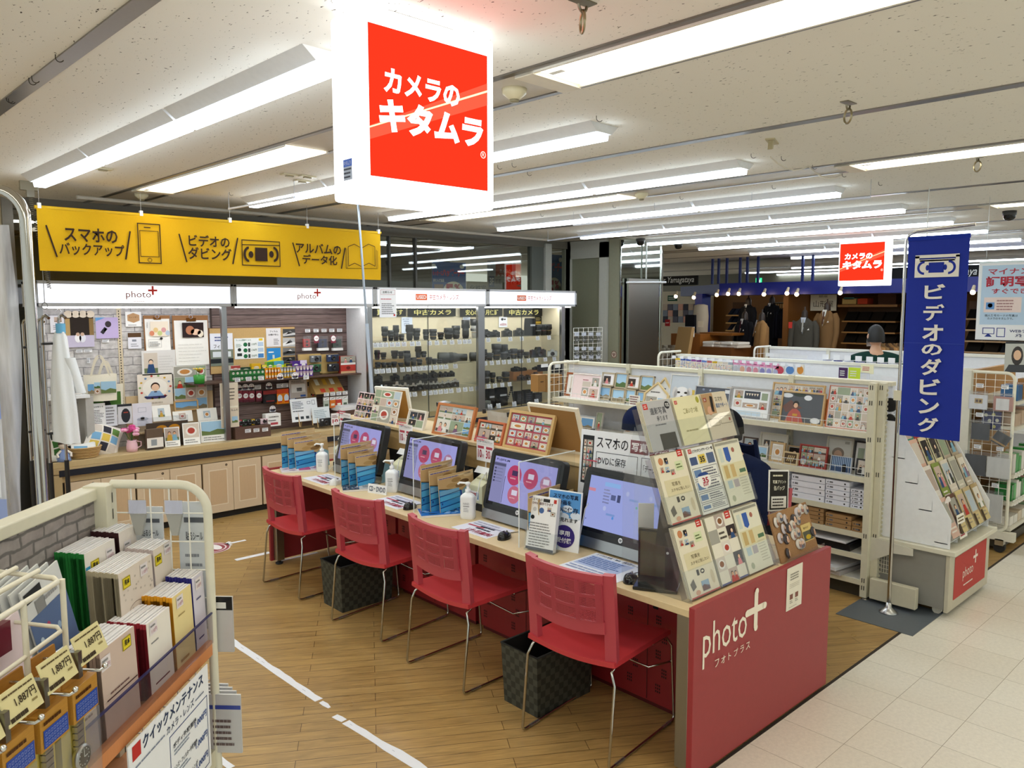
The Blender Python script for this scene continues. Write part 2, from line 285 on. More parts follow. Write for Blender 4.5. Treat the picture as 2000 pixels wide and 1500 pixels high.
class P:
 "flat drawing on a sheet: o lower-left corner, x along ux, y along uy, seen from ux x uy"
 def __init__(s,mb,o=(0,0,0),ux=(1,0,0),uy=(0,0,1),mat='paper',e=.0006):
  s.mb=mb;s.o=Vector(o);s.ux=Vector(ux);s.uy=Vector(uy);s.n=s.ux.cross(s.uy).normalized();s.mat=mat;s.L=1;s.e=e
 def pt(s,x,y):return s.o+s.ux*x+s.uy*y+s.n*(s.L*s.e)
 def poly(s,pts,col,mat=None):s.mb.add([s.pt(*p) for p in pts],[tuple(range(len(pts)))],col,mat or s.mat);return s
 def r(s,x0,y0,x1,y1,col,mat=None):return s.poly([(x0,y0),(x1,y0),(x1,y1),(x0,y1)],col,mat)
 def frame(s,x0,y0,x1,y1,t,col):
  s.r(x0,y0,x1,y0+t,col);s.r(x0,y1-t,x1,y1,col);s.r(x0,y0+t,x0+t,y1-t,col);return s.r(x1-t,y0+t,x1,y1-t,col)
 def ell(s,cx,cy,rx,ry,col,n=14,a0=0.,a1=2*pi,mat=None):
  full=abs(a1-a0-2*pi)<1e-6;k=n if full else n+1
  return s.poly([(cx+rx*cos(a0+(a1-a0)*i/n),cy+ry*sin(a0+(a1-a0)*i/n)) for i in range(k)],col,mat)
 def ring(s,cx,cy,rx,ry,t,col,n=20,a0=0.,a1=2*pi):
  for i in range(n):
   a,b=a0+(a1-a0)*i/n,a0+(a1-a0)*(i+1)/n
   s.poly([(cx+rx*cos(a),cy+ry*sin(a)),(cx+rx*cos(b),cy+ry*sin(b)),(cx+(rx-t)*cos(b),cy+(ry-t)*sin(b)),(cx+(rx-t)*cos(a),cy+(ry-t)*sin(a))][::(1 if a1>a0 else -1)],col)
  return s
 def line(s,x0,y0,x1,y1,w,col):
  d=math.hypot(x1-x0,y1-y0) or 1;nx,ny=-(y1-y0)/d*w/2,(x1-x0)/d*w/2
  return s.poly([(x0-nx,y0-ny),(x1-nx,y1-ny),(x1+nx,y1+ny),(x0+nx,y0+ny)],col)
 def up(s,k=1):s.L+=k;return s
 def txt(s,t,x0,y0,x1,y1,col,bold=0.,shear=0.,keep=False,mat=None):
  vs,fs,asp=tgeo(t,bold,shear);w,h=x1-x0,y1-y0
  if keep:
   if w/h>asp:x0+=(w-h*asp)/2;w=h*asp
   else:y0+=(h-w/asp)/2;h=w/asp
  s.L+=1;s.mb.add([s.pt(x0+x*w,y0+y*h) for x,y in vs],fs,col,mat or s.mat);s.L-=1;return s
 def ln(s,x0,y0,x1,y1,n,col,seed=1,fill=.45):
  r=random.Random(seed);h=(y1-y0)/n;s.L+=1
  for i in range(n):
   x,e=x0,x0+(x1-x0)*r.uniform(.7,1);yb=y1-(i+1)*h
   while x<e:
    ww=min(e-x,(x1-x0)*r.uniform(.06,.2));s.r(x,yb+h*(1-fill)/2,x+ww*.9,yb+h*(1+fill)/2,col);x+=ww
  s.L-=1;return s
 def ph(s,x0,y0,x1,y1,seed,kind=None):
  "a small printed snapshot"
  r=random.Random(seed);w,h=x1-x0,y1-y0;kind=kind or r.choice(['kid','kid','pair','sky','plain','food','dark'])
  bg=r.choice(['cfc3b4','b9c6cf','d9cdbf','a8a59a','c9b3a5','e3dccf','97a58a','b9a79b']) if kind!='dark' else r.choice(['2c2622','3a3030','262b36'])
  if kind=='sky':bg=r.choice(['8db8dd','a5cbe6','6fa6d6'])
  s.r(x0,y0,x1,y1,bg);s.L+=1
  if kind=='sky':
   s.poly([(x0,y0),(x1,y0),(x1,y0+h*.3),(x0+w*.6,y0+h*.42),(x0+w*.3,y0+h*.25),(x0,y0+h*.35)],r.choice(['4d6b3a','6b7d4a','8a7d62']))
  elif kind=='food':
   s.ell(x0+w*.5,y0+h*.48,w*.36,h*.34,'f2ede6');s.L+=1;s.ell(x0+w*.5,y0+h*.5,w*.24,h*.22,r.choice(['b5473a','c98a4a','8c5a35']));s.L-=1
  elif kind!='plain':
   s.r(x0,y0,x1,y0+h*.25,r.choice(['8f8576','6f7d5a','a08c7a','5a5048']));s.L+=1
   ps={'kid':[.5],'pair':[.32,.68],'dark':[.5],'group':[.2,.5,.8]}.get(kind,[.5])
   for c in ps:
    q=min(w*(.42 if len(ps)==1 else .3),h*.42)*r.uniform(.85,1.05);cx=x0+w*c;cy=y0+h*r.uniform(.52,.6)
    s.poly([(max(x0,cx-q*.75),y0),(min(x1,cx+q*.75),y0),(cx+q*.45,cy-q*.35),(cx-q*.45,cy-q*.35)],r.choice(['c0392b','e8e4de','31507e','d98a8f','7a5a78','caa040','3b3b3b','7fb0c8']));s.L+=1
    s.ell(cx,cy+q*.1,q*.42,q*.46,'2a201c',10);s.L+=1;s.ell(cx,cy,q*.35,q*.38,r.choice(['e9bf9f','dba985','efcdb2']),10);s.L-=2
   s.L-=1
  s.L-=1;return s
 def co(s,x0,y0,x1,y1,nx,ny,gap,seed,kinds=None):
  r=random.Random(seed);W,H=(x1-x0)/nx,(y1-y0)/ny;done=set()
  for j in range(ny):
   for i in range(nx):
    if(i,j) in done:continue
    a=2 if i+1<nx and(i+1,j) not in done and r.random()<.22 else 1;b=2 if a==2 and j+1<ny and r.random()<.4 else 1
    for p in range(a):
     for q in range(b):done.add((i+p,j+q))
    s.ph(x0+i*W+gap,y0+j*H+gap,x0+(i+a)*W-gap,y0+(j+b)*H-gap,seed*97+i*13+j*31,r.choice(kinds) if kinds else None)
  return s
def sheet(w,h,t=.0015,col='ffffff',mat='paper',o=(0,0,0)):
 "a thin upright card facing -y, lower-left at o, ready to draw on"
 mb=MB();mb.box(o[0],o[0]+w,o[1],o[1]+t,o[2],o[2]+h,col,mat);return mb,P(mb,o,mat=mat)
 # ================================================================== THE SETTING
TH=.037637;CEIL=2.87
def cv(u,v,z=0.):return Vector((cos(TH)*u-sin(TH)*v,sin(TH)*u+cos(TH)*v,z))
struct('floor',MB().box(-3,26,-4,1.685,-.05,0,mat='vinyl_tiles'))
struct('floor_wood',MB().box(-3,10.6,1.7,7.9,-.05,0,mat='wood_planks'))
struct('floor_back',MB().box(10.6,26,1.7,16,-.05,0,'a89478','laminate').box(-3,10.6,7.9,16,-.05,0,'b5aa98','paint'))
struct('trim_1',MB().box(-3,10.6,1.685,1.7,-.05,.002,'2a211a','rubber'))
struct('ceiling',MB().box(-4,26,-8,16,0,.05,mat='ceiling_board'),(0,0,CEIL),TH)
k=2
for u in(-2.03,.96,3.92,6.88,9.84,12.8):
 struct('trim_%d'%k,MB().box(u-.032,u+.032,-6,12,-.006,.001,'8f8c88','steel'),(0,0,CEIL),TH);k+=1
for u in(-.53,2.45,5.37,8.32,11.3,14.3,17.3):
 mb=MB()
 for e in(u-.165,u+.165):mb.box(e-.016,e+.016,-6,12,-.008,.001,'8a8682','steel')
 mb.box(u-.149,u+.149,-6,12,-.002,.001,'cfc8bc','paint')
 struct('trim_%d'%k,mb,(0,0,CEIL),TH);k+=1
 # walls, glass front of the shop unit behind the show cases
GY=7.75
struct('wall_left',MB().box(-1.2,1.36,GY,GY+.1,0,CEIL,'cfc2a4','paint').box(1.36,1.44,GY-.04,GY+.1,0,CEIL,'8d8c88','steel'))
struct('wall_low',MB().box(1.44,8.3,GY,GY+.1,0,.9,'6b655a','paint'))
struct('window_1',MB().box(1.44,7.6,GY,GY+.012,.9,CEIL-.1,mat='dark_glass'))
struct('window_2',MB().box(7.6,8.3,GY,GY+.012,.9,CEIL-.1,mat='dark_glass'))
mb=MB().box(1.44,8.36,GY-.03,GY+.06,CEIL-.1,CEIL,'6d695f','paint')
for px in(92,760,811):x=at(px,500,1,GY).x;mb.box(x-.012,x+.012,GY-.02,GY+.04,.9,CEIL-.1,'3c3b36','paint')
a,b_=at(1036,500,1,GY).x,at(1058,500,1,GY).x
mb.box(a,b_,GY-.03,GY+.06,.9,CEIL-.1,'5e625c','paint').box(b_+.02,b_+.14,GY-.06,GY+.08,.4,CEIL-.05,'b9b9b2','paint')
mb.box(8.26,8.36,GY-.08,GY+.08,.2,CEIL,'b2b2aa','paint')
struct('trim_%d'%k,mb);k+=1
# short return wall with glazed door, running toward the viewer
struct('window_3',MB().box(8.3,8.312,7.12,7.68,.12,2.62,mat='glass'))
mb=MB()
for y0,y1 in((6.98,7.12),(7.66,7.75)):mb.box(8.26,8.36,y0,y1,0,CEIL-.04,'b7b7ae','paint')
mb.box(8.26,8.36,6.98,7.75,2.62,CEIL,'a9a89e','paint').box(8.26,8.36,6.98,7.75,0,.12,'8f8e86','paint')
struct('door_1',mb)
struct('wall_partition',MB().box(8.75,8.8,7.0,7.62,0,2.3,'a19a85','paint'))
# mirrored pillar
PX0,PX1,PY=8.3,9.22,6.78
mb=MB().box(PX0,PX1,PY+.01,7.75,0,CEIL,'85846f','paint')
mb.box(PX0-.012,PX0,PY+.012,6.96,0,CEIL,'908f7b','paint')
mb.box(PX0+.01,PX1-.01,PY,PY+.01,0,CEIL-.02,'b4b8b0','mirror')
mb.box(PX1-.012,PX1,PY-.012,PY,.3,CEIL-.02,'c9ccc8','chrome').box(PX0,PX0+.012,PY-.012,PY,.3,CEIL-.02,'c9ccc8','chrome')
finish('mirror',.03,1.,amt=.01)
struct('wall_pillar',mb)
mb=MB().box(8.42,9.1,PY-.06,PY-.02,.3,2.33,'85847c','steel')
pl=mb.build('metal_panel',bevel=.004,label='tall brushed grey steel panel hung before the mirrored pillar',cat='panel')
MB().tube([(8.82,PY-.04,2.33),(8.82,PY-.04,CEIL)],.012,col='9a9a94',mat='steel').build('hanger_rod',pl)
MB().tube([(8.32,PY-.1,2.27),(9.2,PY-.1,2.29)],.014,col='d9dadc',mat='plastic').build('cross_bar',pl)
mb=MB();q=P(mb,(0,0,0));q.ell(0,0,.05,.05,'7a4a44',20).up().ell(0,0,.042,.042,'cbbcae',20).up().r(-.03,.0,.03,.012,'7a4a44');q.ell(0,-.015,.012,.012,'7a4a44')
mb.build('round_sticker',loc=(PX0-.014,6.86,1.29),rot=R(-90),label='small round red and white sticker low on the steel pillar edge',cat='sticker')
# room seen through the glass
struct('wall_back',MB().box(-1,9.5,12,12.1,0,CEIL,'6f6a58','paint').box(-1.1,-1,7.9,12.1,0,CEIL,'5d594c','paint').box(2.5,9.5,10.4,10.5,0,2.25,'8d8874','paint').box(9.22,10.6,7.75,7.8,0,CEIL,'77715f','paint'))
for i,(x,y) in enumerate(((2.2,9.2),(4.4,9.4),(6.6,9.2),(5.5,11))):
 t=thing('ceiling_light',['bright tube light over the left of the space behind the glass','bright tube light in the middle of the space behind the glass','bright tube light at right in the space behind the glass','far tube light near the end of the space behind the glass'][i],'light',(x,y,CEIL),R(-8))
 MB().box(-.9,.9,-.06,.06,-.05,0,'d8d8d0','paint').build('fixture',t);MB().box(-.88,.88,-.03,.03,-.07,-.05,'ffffff','warm_tube').build('tube',t)
 # ------------------------------------------------------------------ ceiling lamps
def lamp_unit():
 t=thing('ceiling_light','x','light')
 mb=MB();h=.63
 mb.prism([(-.115,0),(.115,0),(.06,-.045),(-.06,-.045)],-h,h,'y','dedfe0','paint')
 mb.build('base',t)
 MB().prism([(-.042,-.045),(-.036,-.078),(.036,-.078),(.042,-.045)],-h+.006,h-.006,'y','e4f3ff','led').build('light_bar',t)
 q=MB();P(q,(.07,h-.2,-.0372),(0,1,0),(.78,0,.62)).ln(0,0,.09,.03,3,'9a9aa0',3);q.build('rating_label',t)
 return t
proto=None
ROWN=['nearest','second','third','fourth','fifth','sixth','seventh','eighth','ninth']
for i,u in enumerate((1.62,3.24,4.7,6.2,7.65,9.1,10.42,12.0,13.5)):
 for j in range(3):
  lb='white surface LED batten, %s unit in the %s row from the camera'%(['near','middle','far'][j],ROWN[i])
  loc=cv(u,3.19+1.285*j,CEIL)
  if proto is None:proto=lamp_unit();proto.location=loc;proto.rotation_euler=(0,0,TH);o=proto;o['label']=lb;o['group']='LED battens on the ceiling'
  else:dup(proto,loc,TH,lb,'LED battens on the ceiling')
for i,(u,v) in enumerate(((-1.4,3.2),(-1.4,4.5),(.1,.2),(.1,-1.3),(10.42,.9),(12.0,.9),(13.5,.9))):
 dup(proto,cv(u,v,CEIL),TH,'white surface LED batten, %s of those outside the main rows'%ORD[i],'LED battens on the ceiling')
def troffer(u,v0,v1,lb):
 t=thing('recessed_light',lb,'light',cv(u,(v0+v1)/2,CEIL),TH,'recessed lights in the ceiling slots');h=(v1-v0)/2
 mb=MB().box(-.148,.148,-h,h,-.003,.0,'efe6d2','paint')
 mb.box(-.148,-.135,-h,h,-.016,-.003,'e9e4d8','paint').box(.135,.148,-h,h,-.016,-.003,'e9e4d8','paint')
 mb.box(-.148,.148,h-.1,h,-.02,-.003,'e3dac6','paint');mb.build('frame',t)
 n=max(1,round(2*h/1.25));s_=(2*h-.12)/n
 for i in range(n):
  MB().box(-.13,.13,-h+.02+i*s_,-h+.0+(i+1)*s_,-.012,-.004,'fff6e0','warm_tube').build('diffuser',t)
 MB().box(-.115,-.085,h-.22,h-.15,-.0225,-.02,'f2f2ee','paper').build('led_sticker',t)
troffer(2.45,4.15,6.55,'warm recessed ceiling light above the yellow banner')
troffer(2.45,-1.6,2.28,'big bright recessed ceiling light at the top right')
troffer(5.37,-1.6,2.2,'recessed ceiling light at the upper right edge')
troffer(5.37,4.0,6.6,'warm recessed ceiling light beyond the big hanging sign')
troffer(8.32,-1.6,2.1,'small far recessed ceiling light at the right edge')
troffer(-.53,-1.5,6.0,'recessed ceiling light behind the viewer')
for i,(x,y,L_,a) in enumerate(((16.5,5,7,0),(18,6,9,0),(19.6,6,9,0),(21.4,6,10,0),(23.4,7,11,0),(25,8,12,0))):
 t=thing('line_light','long tube light, %s of the rows far over the suit department'%ORD[i],'light',(x,y,CEIL),TH,'far tube lights')
 MB().box(-.08,.08,-L_/2,L_/2,-.06,0,'d9d9d4','paint').build('base',t);MB().box(-.035,.035,-L_/2,L_/2,-.085,-.06,'e4f3ff','led').build('tube',t)
 # ------------------------------------------------------------------ small ceiling fittings
def detector(u,v,lb):
 t=thing('smoke_detector',lb,'detector',cv(u,v,CEIL-.002))
 MB().lathe([(.001,-.045),(.022,-.045),(.03,-.038),(.052,-.02),(.055,0),(0,0)],20,'d8cfae','plastic').build('body',t)
 MB().lathe([(.0,-.056),(.018,-.056),(.022,-.045),(0,-.045)],14,'8a8268','plastic').build('sensor',t)
detector(2.45,2.43,'cream smoke detector in the slot beside the bright recessed light')
detector(2.45,6.75,'cream smoke detector above the yellow banner')
detector(5.37,3.85,'cream smoke detector between the rows of tubes')
def ring(p,r,lb,s=1):
 t=thing('ceiling_ring',lb,'ring',p)
 MB().box(-.045*s,.045*s,-.02,.02,-.004,0,'8d8776','steel').build('plate',t)
 MB().tube([(.018*cos(a),0,-.012+.02*sin(a)) for a in [pi+i*pi/8 for i in range(9)]],.005,col='8d8776',mat='steel').build('staple',t)
 MB().tube([(.6*r*cos(2*pi*i/24),.8*r*cos(2*pi*i/24),-.03-r+r*sin(2*pi*i/24)) for i in range(24)],.005,10,'a3987c','steel',closed=True).build('ring',t)
ring(at(1138,2,2,CEIL),.032,'metal hanging ring at the top middle of the ceiling')
ring(at(1657,200,2,CEIL),.032,'metal hanging ring beside the long ceiling strip')
ring(at(1910,305,2,CEIL),.032,'metal hanging ring below the recessed light at right')
def dome(p,lb):
 t=thing('dome_camera',lb,'camera',p)
 MB().lathe([(0,0),(.062,0),(.062,-.035),(.056,-.042)],18,'3a3a3a','plastic').build('housing',t)
 MB().lathe([(.055,-.04),(.05,-.07),(.03,-.09),(.0,-.095)],18,'111111','black_gloss').build('dome',t)
dome(at(1972,412,2,CEIL),'black dome security camera at the far right of the ceiling')
dome(at(1251,466,1,6.6),'black dome security camera on the mirrored pillar top')
dome(at(1325,474,2,CEIL),'grey and black dome camera right of the mirrored pillar')
HK=[(16,190,0),(12,188,0),(56,152,0),(62,148,0),(108,106,0),(1467,300,0),(1526,305,0),(1165,226,0),(972,322,0),(1000,318,0),(1587,322,0),(1645,338,0),(1716,355,0),(1508,362,0),(1328,383,0),(1197,400,0),(1056,417,0),(448,375,0),(1030,335,0)]
for i,(x,y,_) in enumerate(HK):
 p=at(x,y,2,CEIL)
 r_=.016
 mb=MB().tube([(0,0,0),(0,0,-.012)]+[(r_*(1-cos(a)),0,-.012-r_*sin(a)) for a in [j*pi*.8/7 for j in range(1,8)]],.0018,6,'4a463f','steel')
 mb.build('ceiling_hook',loc=p,rot=R(-40),label='small bent wire hook on the ceiling, %s counted from the top left'%(ORD[i]),cat='hook',group='wire hooks in the ceiling')
for i,(x,y) in enumerate(((200,328),(565,340),(600,343),(590,352))):
 t=MB().box(-.06,.06,-.03,.03,-.012,0,'c7bd9f','plastic').box(-.03,.03,-.012,.012,-.02,-.012,'9c9276','plastic')
 t.build('ceiling_socket',loc=at(x,y,2,CEIL),rot=TH,bevel=.003,label='small beige ceiling socket plate, %s from the left'%ORD[i],cat='socket',group='ceiling sockets')
t=thing('ceiling_bracket','beige plate with a short arm on the ceiling right of centre','bracket',at(1508,275,2,CEIL),R(20))
MB().box(-.08,.08,-.025,.025,-.008,0,'bdb28f','paint').build('plate',t);MB().prism([(-.05,0),(.0,0),(-.03,-.05),(-.07,-.06)],-.012,.012,'y','b5aa88','paint').build('arm',t)
w0,w1=at(1505,305,2,CEIL),at(1645,340,2,CEIL)
MB().tube([w0+(w1-w0)*(i/10)+Vector((0,0,-.005-.05*sin(pi*((i/10*2)%1)))) for i in range(11)],.005,6,'d9d2c2','plastic').build('ceiling_cable',label='thin pale cable draped along the ceiling at right',cat='cable')
p=at(1815,367,2,CEIL)
MB().tube([p,p-Vector((0,0,.5)),p-Vector((.0,0,.56))],.004,6,'d9d9d4','plastic').build('pull_string',label='thin white cord hanging from the ceiling above the blue banner',cat='cord')
# transparent rail bars for hanging signs below the lamps
for i,(a,b_) in enumerate((((447,408),(575,385)),((1070,470),(1226,450)),((1120,440),(1700,385)))):
 A,B=at(*a,2,2.74),at(*b_,2,2.74);A.y,B.y=A.y,B.y
 t=thing('hanging_bar',['white rod hung from hooks left of the big sign','white rod hung near the mirrored pillar','clear rod hung along the lamp rows'][i],'rod',A)
 MB().tube([(0,0,0),B-A],.009,8,'d4d8e6','plastic').build('rod',t)
 n=2+2*(i==2)
 for j in range(n):q=(B-A)*(j/(n-1));MB().tube([q,q+Vector((0,0,CEIL-A.z))],.002,5,'b9bcc4','plastic').build('wire',t)
 # ================================================================== HANGING SIGNS
def kitamura_face(pl,x0,y0,x1,y1,gl):
 "red square with the white two-line shop name; gl = glowing material"
 w,h_=x1-x0,y1-y0;X=lambda t:x0+t*w;Y=lambda t:y0+t*h_
 pl.r(x0,y0,x1,y1,'e0200f',gl).up()
 pl.poly([(X(0),Y(.33)),(X(0),Y(.24)),(X(1),Y(.64)),(X(1),Y(.80))],'e83a28',gl).up()
 pl.poly([(X(0),Y(.325)),(X(0),Y(.315)),(X(1),Y(.735)),(X(1),Y(.75))],'f6c48a',gl).up()
 pl.txt('カメラの',X(.11),Y(.57),X(.74),Y(.735),'ffffff',.035,.05,mat=gl)
 pl.txt('キタムラ',X(.07),Y(.31),X(.955),Y(.535),'ffffff',.05,.05,mat=gl)
 pl.ring(X(.955),Y(.265),.025*w,.025*w,.005*w,'f7b0a4').txt('R',X(.945),Y(.253),X(.966),Y(.278),'f7b0a4')
def sign_box(name,W,H,D,lb,loc,rot):
 t=thing(name,lb,'sign',loc,rot)
 mb=MB().box(0,W,0,D,0,H,'ffffff','sign_light');mb.build('light_box',t,bevel=.012)
 mb=MB();q=P(mb,(0,-.001,0),mat='sign_light')
 kitamura_face(q,.025*W,.11*H,.935*W,.90*H,'sign_light');mb.build('red_face',t)
 mb=MB().box(W*.25,W*.75,D*.3,D*.7,H,CEIL-loc[2] if loc[2]+H<CEIL else H+.004,'8a8479','steel');mb.build('ceiling_bracket',t)
 return t
SX,SY,SZ=1.325,2.08,2.272
t=sign_box('hanging_sign',.525,.575,.2,'big glowing red and white square shop sign hanging nearest the viewer',(SX,SY,SZ),0)
mb=MB();q=P(mb,(-.0015,.13,.06),(0,-1,0),mat='paper');q.r(0,0,.052,.065,'c4cfe6').up().r(0,.042,.052,.065,'5d7fe0').ln(.004,.004,.048,.04,3,'555a6a',2).txt('キタムラ',.006,.046,.046,.06,'eef2ff')
mb.build('sticker',t)
a,b_=at(1640,458,0,10.4),at(1728,548,0,10.4)
sign_box('hanging_sign',.64,.62,.16,'small far red and white square shop sign left of the blue banner',(10.4,a.y,2.215),R(-90))
# thin pole under the sign: telescopic, standing between desk and show case
A,B=at(698,385,1,5.95),at(728,790,1,5.95);B=A+(B-A)*(A.z/(A.z-B.z))
t=thing('banner_pole','thin pale blue telescopic pole standing below the big sign','pole',B);D_=A-B
MB().tube([(0,0,.01),D_*.62],.016,10,'b9c6d8','plastic').build('outer_tube',t);MB().tube([D_*.6,D_*1.04],.0105,10,'aab3bf','steel').build('inner_tube',t)
MB().lathe([(0,0),(.16,0),(.16,.012),(.03,.03),(.02,.05),(0,.05)],20,'8d929a','plastic').build('base',t)
# yellow cloth banner
BY=6.62
z0,z1=at(78,525,1,BY),at(743,455,1,BY);x0=z0.x;x1=z1.x;zb=2.21;zt=2.685;BW,BH=x1-x0,zt-zb
t=thing('cloth_banner','long yellow cloth banner with three services hung over the show case','banner',(x0,BY,zb))
mb=MB();mb.grid(lambda u,v:(u*BW,.010*sin(u*21)*(1-v)+.004*sin(u*47+v*5),v*BH),60,8,'d3a418','cloth',.0015)
mb.build('cloth',t)
mb=MB().tube([(-.01,.01,BH-.012),(BW+.01,.01,BH-.012)],.014,8,'d9ae2a','cloth');mb.build('top_rod',t)
mb=MB();q=P(mb,(0,-.018,0),mat='paper');DK='2e1a0c'
sx=lambda p:(at(p,480,1,BY).x-x0);sz=lambda px,py:at(px,py,1,BY).z-zb
def seg(xa,ya,xb,yb,w=.012):q.line(sx(xa),sz(xa,ya),sx(xb),sz(xb,yb),w,DK)
def tx(s_,xa,yt,xb,yb,b_=.022):q.txt(s_,sx(xa),sz((xa+xb)/2,yb),sx(xb),sz((xa+xb)/2,yt),DK,b_)
seg(91,440,109,502);seg(254,452,243,507);tx('スマホの',125,446,229,474);tx('バックアップ',114,476,241,500)
seg(349,457,362,512);seg(463,465,452,516);tx('ビデオの',367,460,447,483);tx('ダビング',365,484,450,508)
seg(570,474,582,520);seg(672,484,664,525);tx('アルバムの',576,476,664,496);tx('データ化',588,498,656,517)
def outl(xa,ya,xb,yb,w=.008):q.frame(sx(xa),sz((xa+xb)/2,yb),sx(xb),sz((xa+xb)/2,ya),w,DK)
outl(268,437,313,515,.008);outl(272,451,309,502,.005);q.ring(sx(290),sz(290,508),.017,.017,.004,DK);q.r(sx(281),sz(290,446),sx(294),sz(290,444),DK)
outl(470,470,545,520);q.line(sx(471),sz(471,478),sx(544),sz(544,480),.008,DK);q.r(sx(496),sz(508,510),sx(520),sz(508,484),DK)
for c in(484,532):
 s_=1 if c<500 else -1;q.ring(sx(c),sz(c,497),.05,.068,.022,DK,16,pi/2 if s_>0 else -pi/2,3*pi/2 if s_>0 else pi/2);q.ell(sx(c+4*s_),sz(c,497),.022,.03,DK,12)
for s_ in(-1,1):
 pts=[(704,521),(704+s_*14,514),(704+s_*26,520),(704+s_*26,482),(704+s_*14,477),(704,485)]
 for i in range(6):a,b_=pts[i],pts[(i+1)%6];seg(*a,*b_,.006)
for o_ in(3,5):seg(704+26+o_,485+o_,704+26+o_,524,.004);seg(704-26-o_,485,704-26-o_,524,.004);seg(704-26-o_,524,704+26+o_,525,.004)
mb.build('printing',t)
for px in(72,276,449,600,742):
 x=at(px,420,1,BY).x-x0;x=min(max(x,.02),BW-.02)
 MB().box(x-.012,x+.012,-.006,.022,BH-.02,BH+.02,'f4f4f2','plastic').tube([(x,.006,BH+.02),(x,.006,CEIL-zb)],.0018,5,'9a9690','steel').build('hook',t)
 # white conduit along the ceiling above it
A,B=at(150,385,2,2.8),at(1072,469,2,2.8)
MB().tube([A,B],.016,8,'b3aea4','paint').build('conduit',label='long pale pipe under the ceiling above the show cases',cat='pipe')
# coiled cable drop at left with plug box
A=at(57,372,1,6.75)
t=thing('coiled_cable','grey coiled cable hanging between curtain frame and yellow banner','cable',A)
pts=[]
for i in range(330):
 s_=i/329;pts.append((.1*s_+.012*cos(i*.9),.03*s_+.012*sin(i*.9),-.72*s_+.0))
MB().tube(pts,.0035,4,'7d7764','rubber').build('coil',t);MB().box(-.06,.06,-.02,.02,.0,CEIL-A.z,'968e78','paint').box(-.02,.03,-.02,.02,-.05,0,'8a8370','plastic').build('ceiling_socket',t)
# bead chain with ring at header left
A=at(84,540,1,6.86)
MB().tube([(0,0,.25),(0,0,-.20)],.0035,5,'8d8a84','steel').tube([(.02*cos(i*pi/5),0,-.225+.025*sin(i*pi/5)) for i in range(10)],.003,5,'777570','steel',closed=True).build('pull_chain',loc=A,label='thin bead chain with ring hanging before the left header',cat='chain')
# ================================================================== SHOW CASES ALONG THE WALL
FY,BK,HZ0,HZ1=6.94,7.36,1.945,2.148
XS=[1.4,2.985,4.50,6.06,7.61]
def plusmark(q,cx,cy,r,t_,col):
 q.r(cx-r,cy-t_,cx+r,cy+t_,col);q.up();q.r(cx-t_,cy-r,cx+t_,cy+r,col)
HL=['left photo header lit from inside','second photo header lit from inside','lit header for used cameras above the wide glass case','lit header for used cameras at the right end']
for i in range(4):
 a,b_=XS[i],XS[i+1]
 t=thing('light_header','grey framed white '+HL[i],'header',(a,FY,HZ0))
 W=b_-a;H=HZ1-HZ0;mb=MB()
 mb.box(0,W,0,.42,H-.025,H,'b3b4b8','paint').box(0,W,0,.1,0,.03,'b3b4b8','paint').box(0,.03,0,.42,0,H,'aeb0b4','paint').box(W-.03,W,0,.42,0,H,'aeb0b4','paint')
 mb.build('frame',t,bevel=.003)
 MB().box(.03,W-.03,.012,.02,.03,H-.025,'eef2ff','header_light').build('light_panel',t)
 mb=MB();q=P(mb,(0,.0105,0),mat='paper')
 if i<2:
  c=(at(275,573,1,FY).x if i==0 else at(603,577,1,FY).x)-a
  q.r(c-.13,.03,c+.14,H-.025,'ffffff','header_light').up();q.txt('photo',c-.115,.06,c+.085,.13,'8a4a44',.004);plusmark(q,c+.1,.137,.038,.0085,'d23a36');q.ln(c-.06,.04,c+.07,.05,1,'e0cfcf')
 else:
  x0_,x1_=((813,893) if i==2 else(1011,1075));x0_,x1_=at(x0_,583,1,FY).x-a,at(x1_,585,1,FY).x-a;w=(x1_-x0_)*.27
  q.r(x0_,.07,x0_+w,.138,'e56a3c').up().txt('USED',x0_+.012,.085,x0_+w-.012,.124,'ffffff',.02)
  q.txt('中古カメラ・レンズ',x0_+w+.03,.075,x1_+.03,.138,'c8532a',.012);q.ln(x0_+w*.9,.045,x1_,.056,1,'e7d5d0')
 mb.build('lettering',t)
 MB().box(.05,W-.05,.06,.1,-.012,0,'ffffff','case_light').build('case_lamp',t)
 # posts
def post(x,lb,w=.05,z0=.7):
 MB().box(x-w/2,x+w/2,FY,FY+.045,z0,HZ0,'9fa1a5','steel').build('display_post',bevel=.003,label=lb,cat='post')
post(1.43,'grey metal post at the left end of the show cases',.05,.7)
post(at(441,700,1,FY).x,'grey metal post between the two photo bays',.048,.72)
# side wall between photo bays and glass cases
struct('wall_divider',MB().box(4.40,4.425,FY+.02,BK,.7,HZ0,'d9dadd','paint'))
struct('wall_panel',MB().box(1.42,2.93,BK,BK+.03,.7,HZ0,mat='pale_stone_print'))
struct('wall_slats',MB().box(2.93,4.4,BK,BK+.03,.7,HZ0,mat='slat_wood').box(2.925,2.94,BK-.012,BK,.7,HZ0,'3a241c','wood'))
x=at(236,700,1,BK).x
mb=MB().box(x-.018,x+.018,BK-.006,BK,1.05,HZ0,'d8c9ac','laminate')
for i in range(36):mb.box(x-.006,x+.002,BK-.0075,BK-.005,1.06+i*.024,1.072+i*.024,'2b2724','rubber')
mb.build('slotted_rail',label='pale slotted shelf rail on the stone-print wall',cat='rail')
struct('wall_board',MB().box(x+.02,2.92,BK-.012,BK,.7,1.15,'d9bd92','laminate_up'))
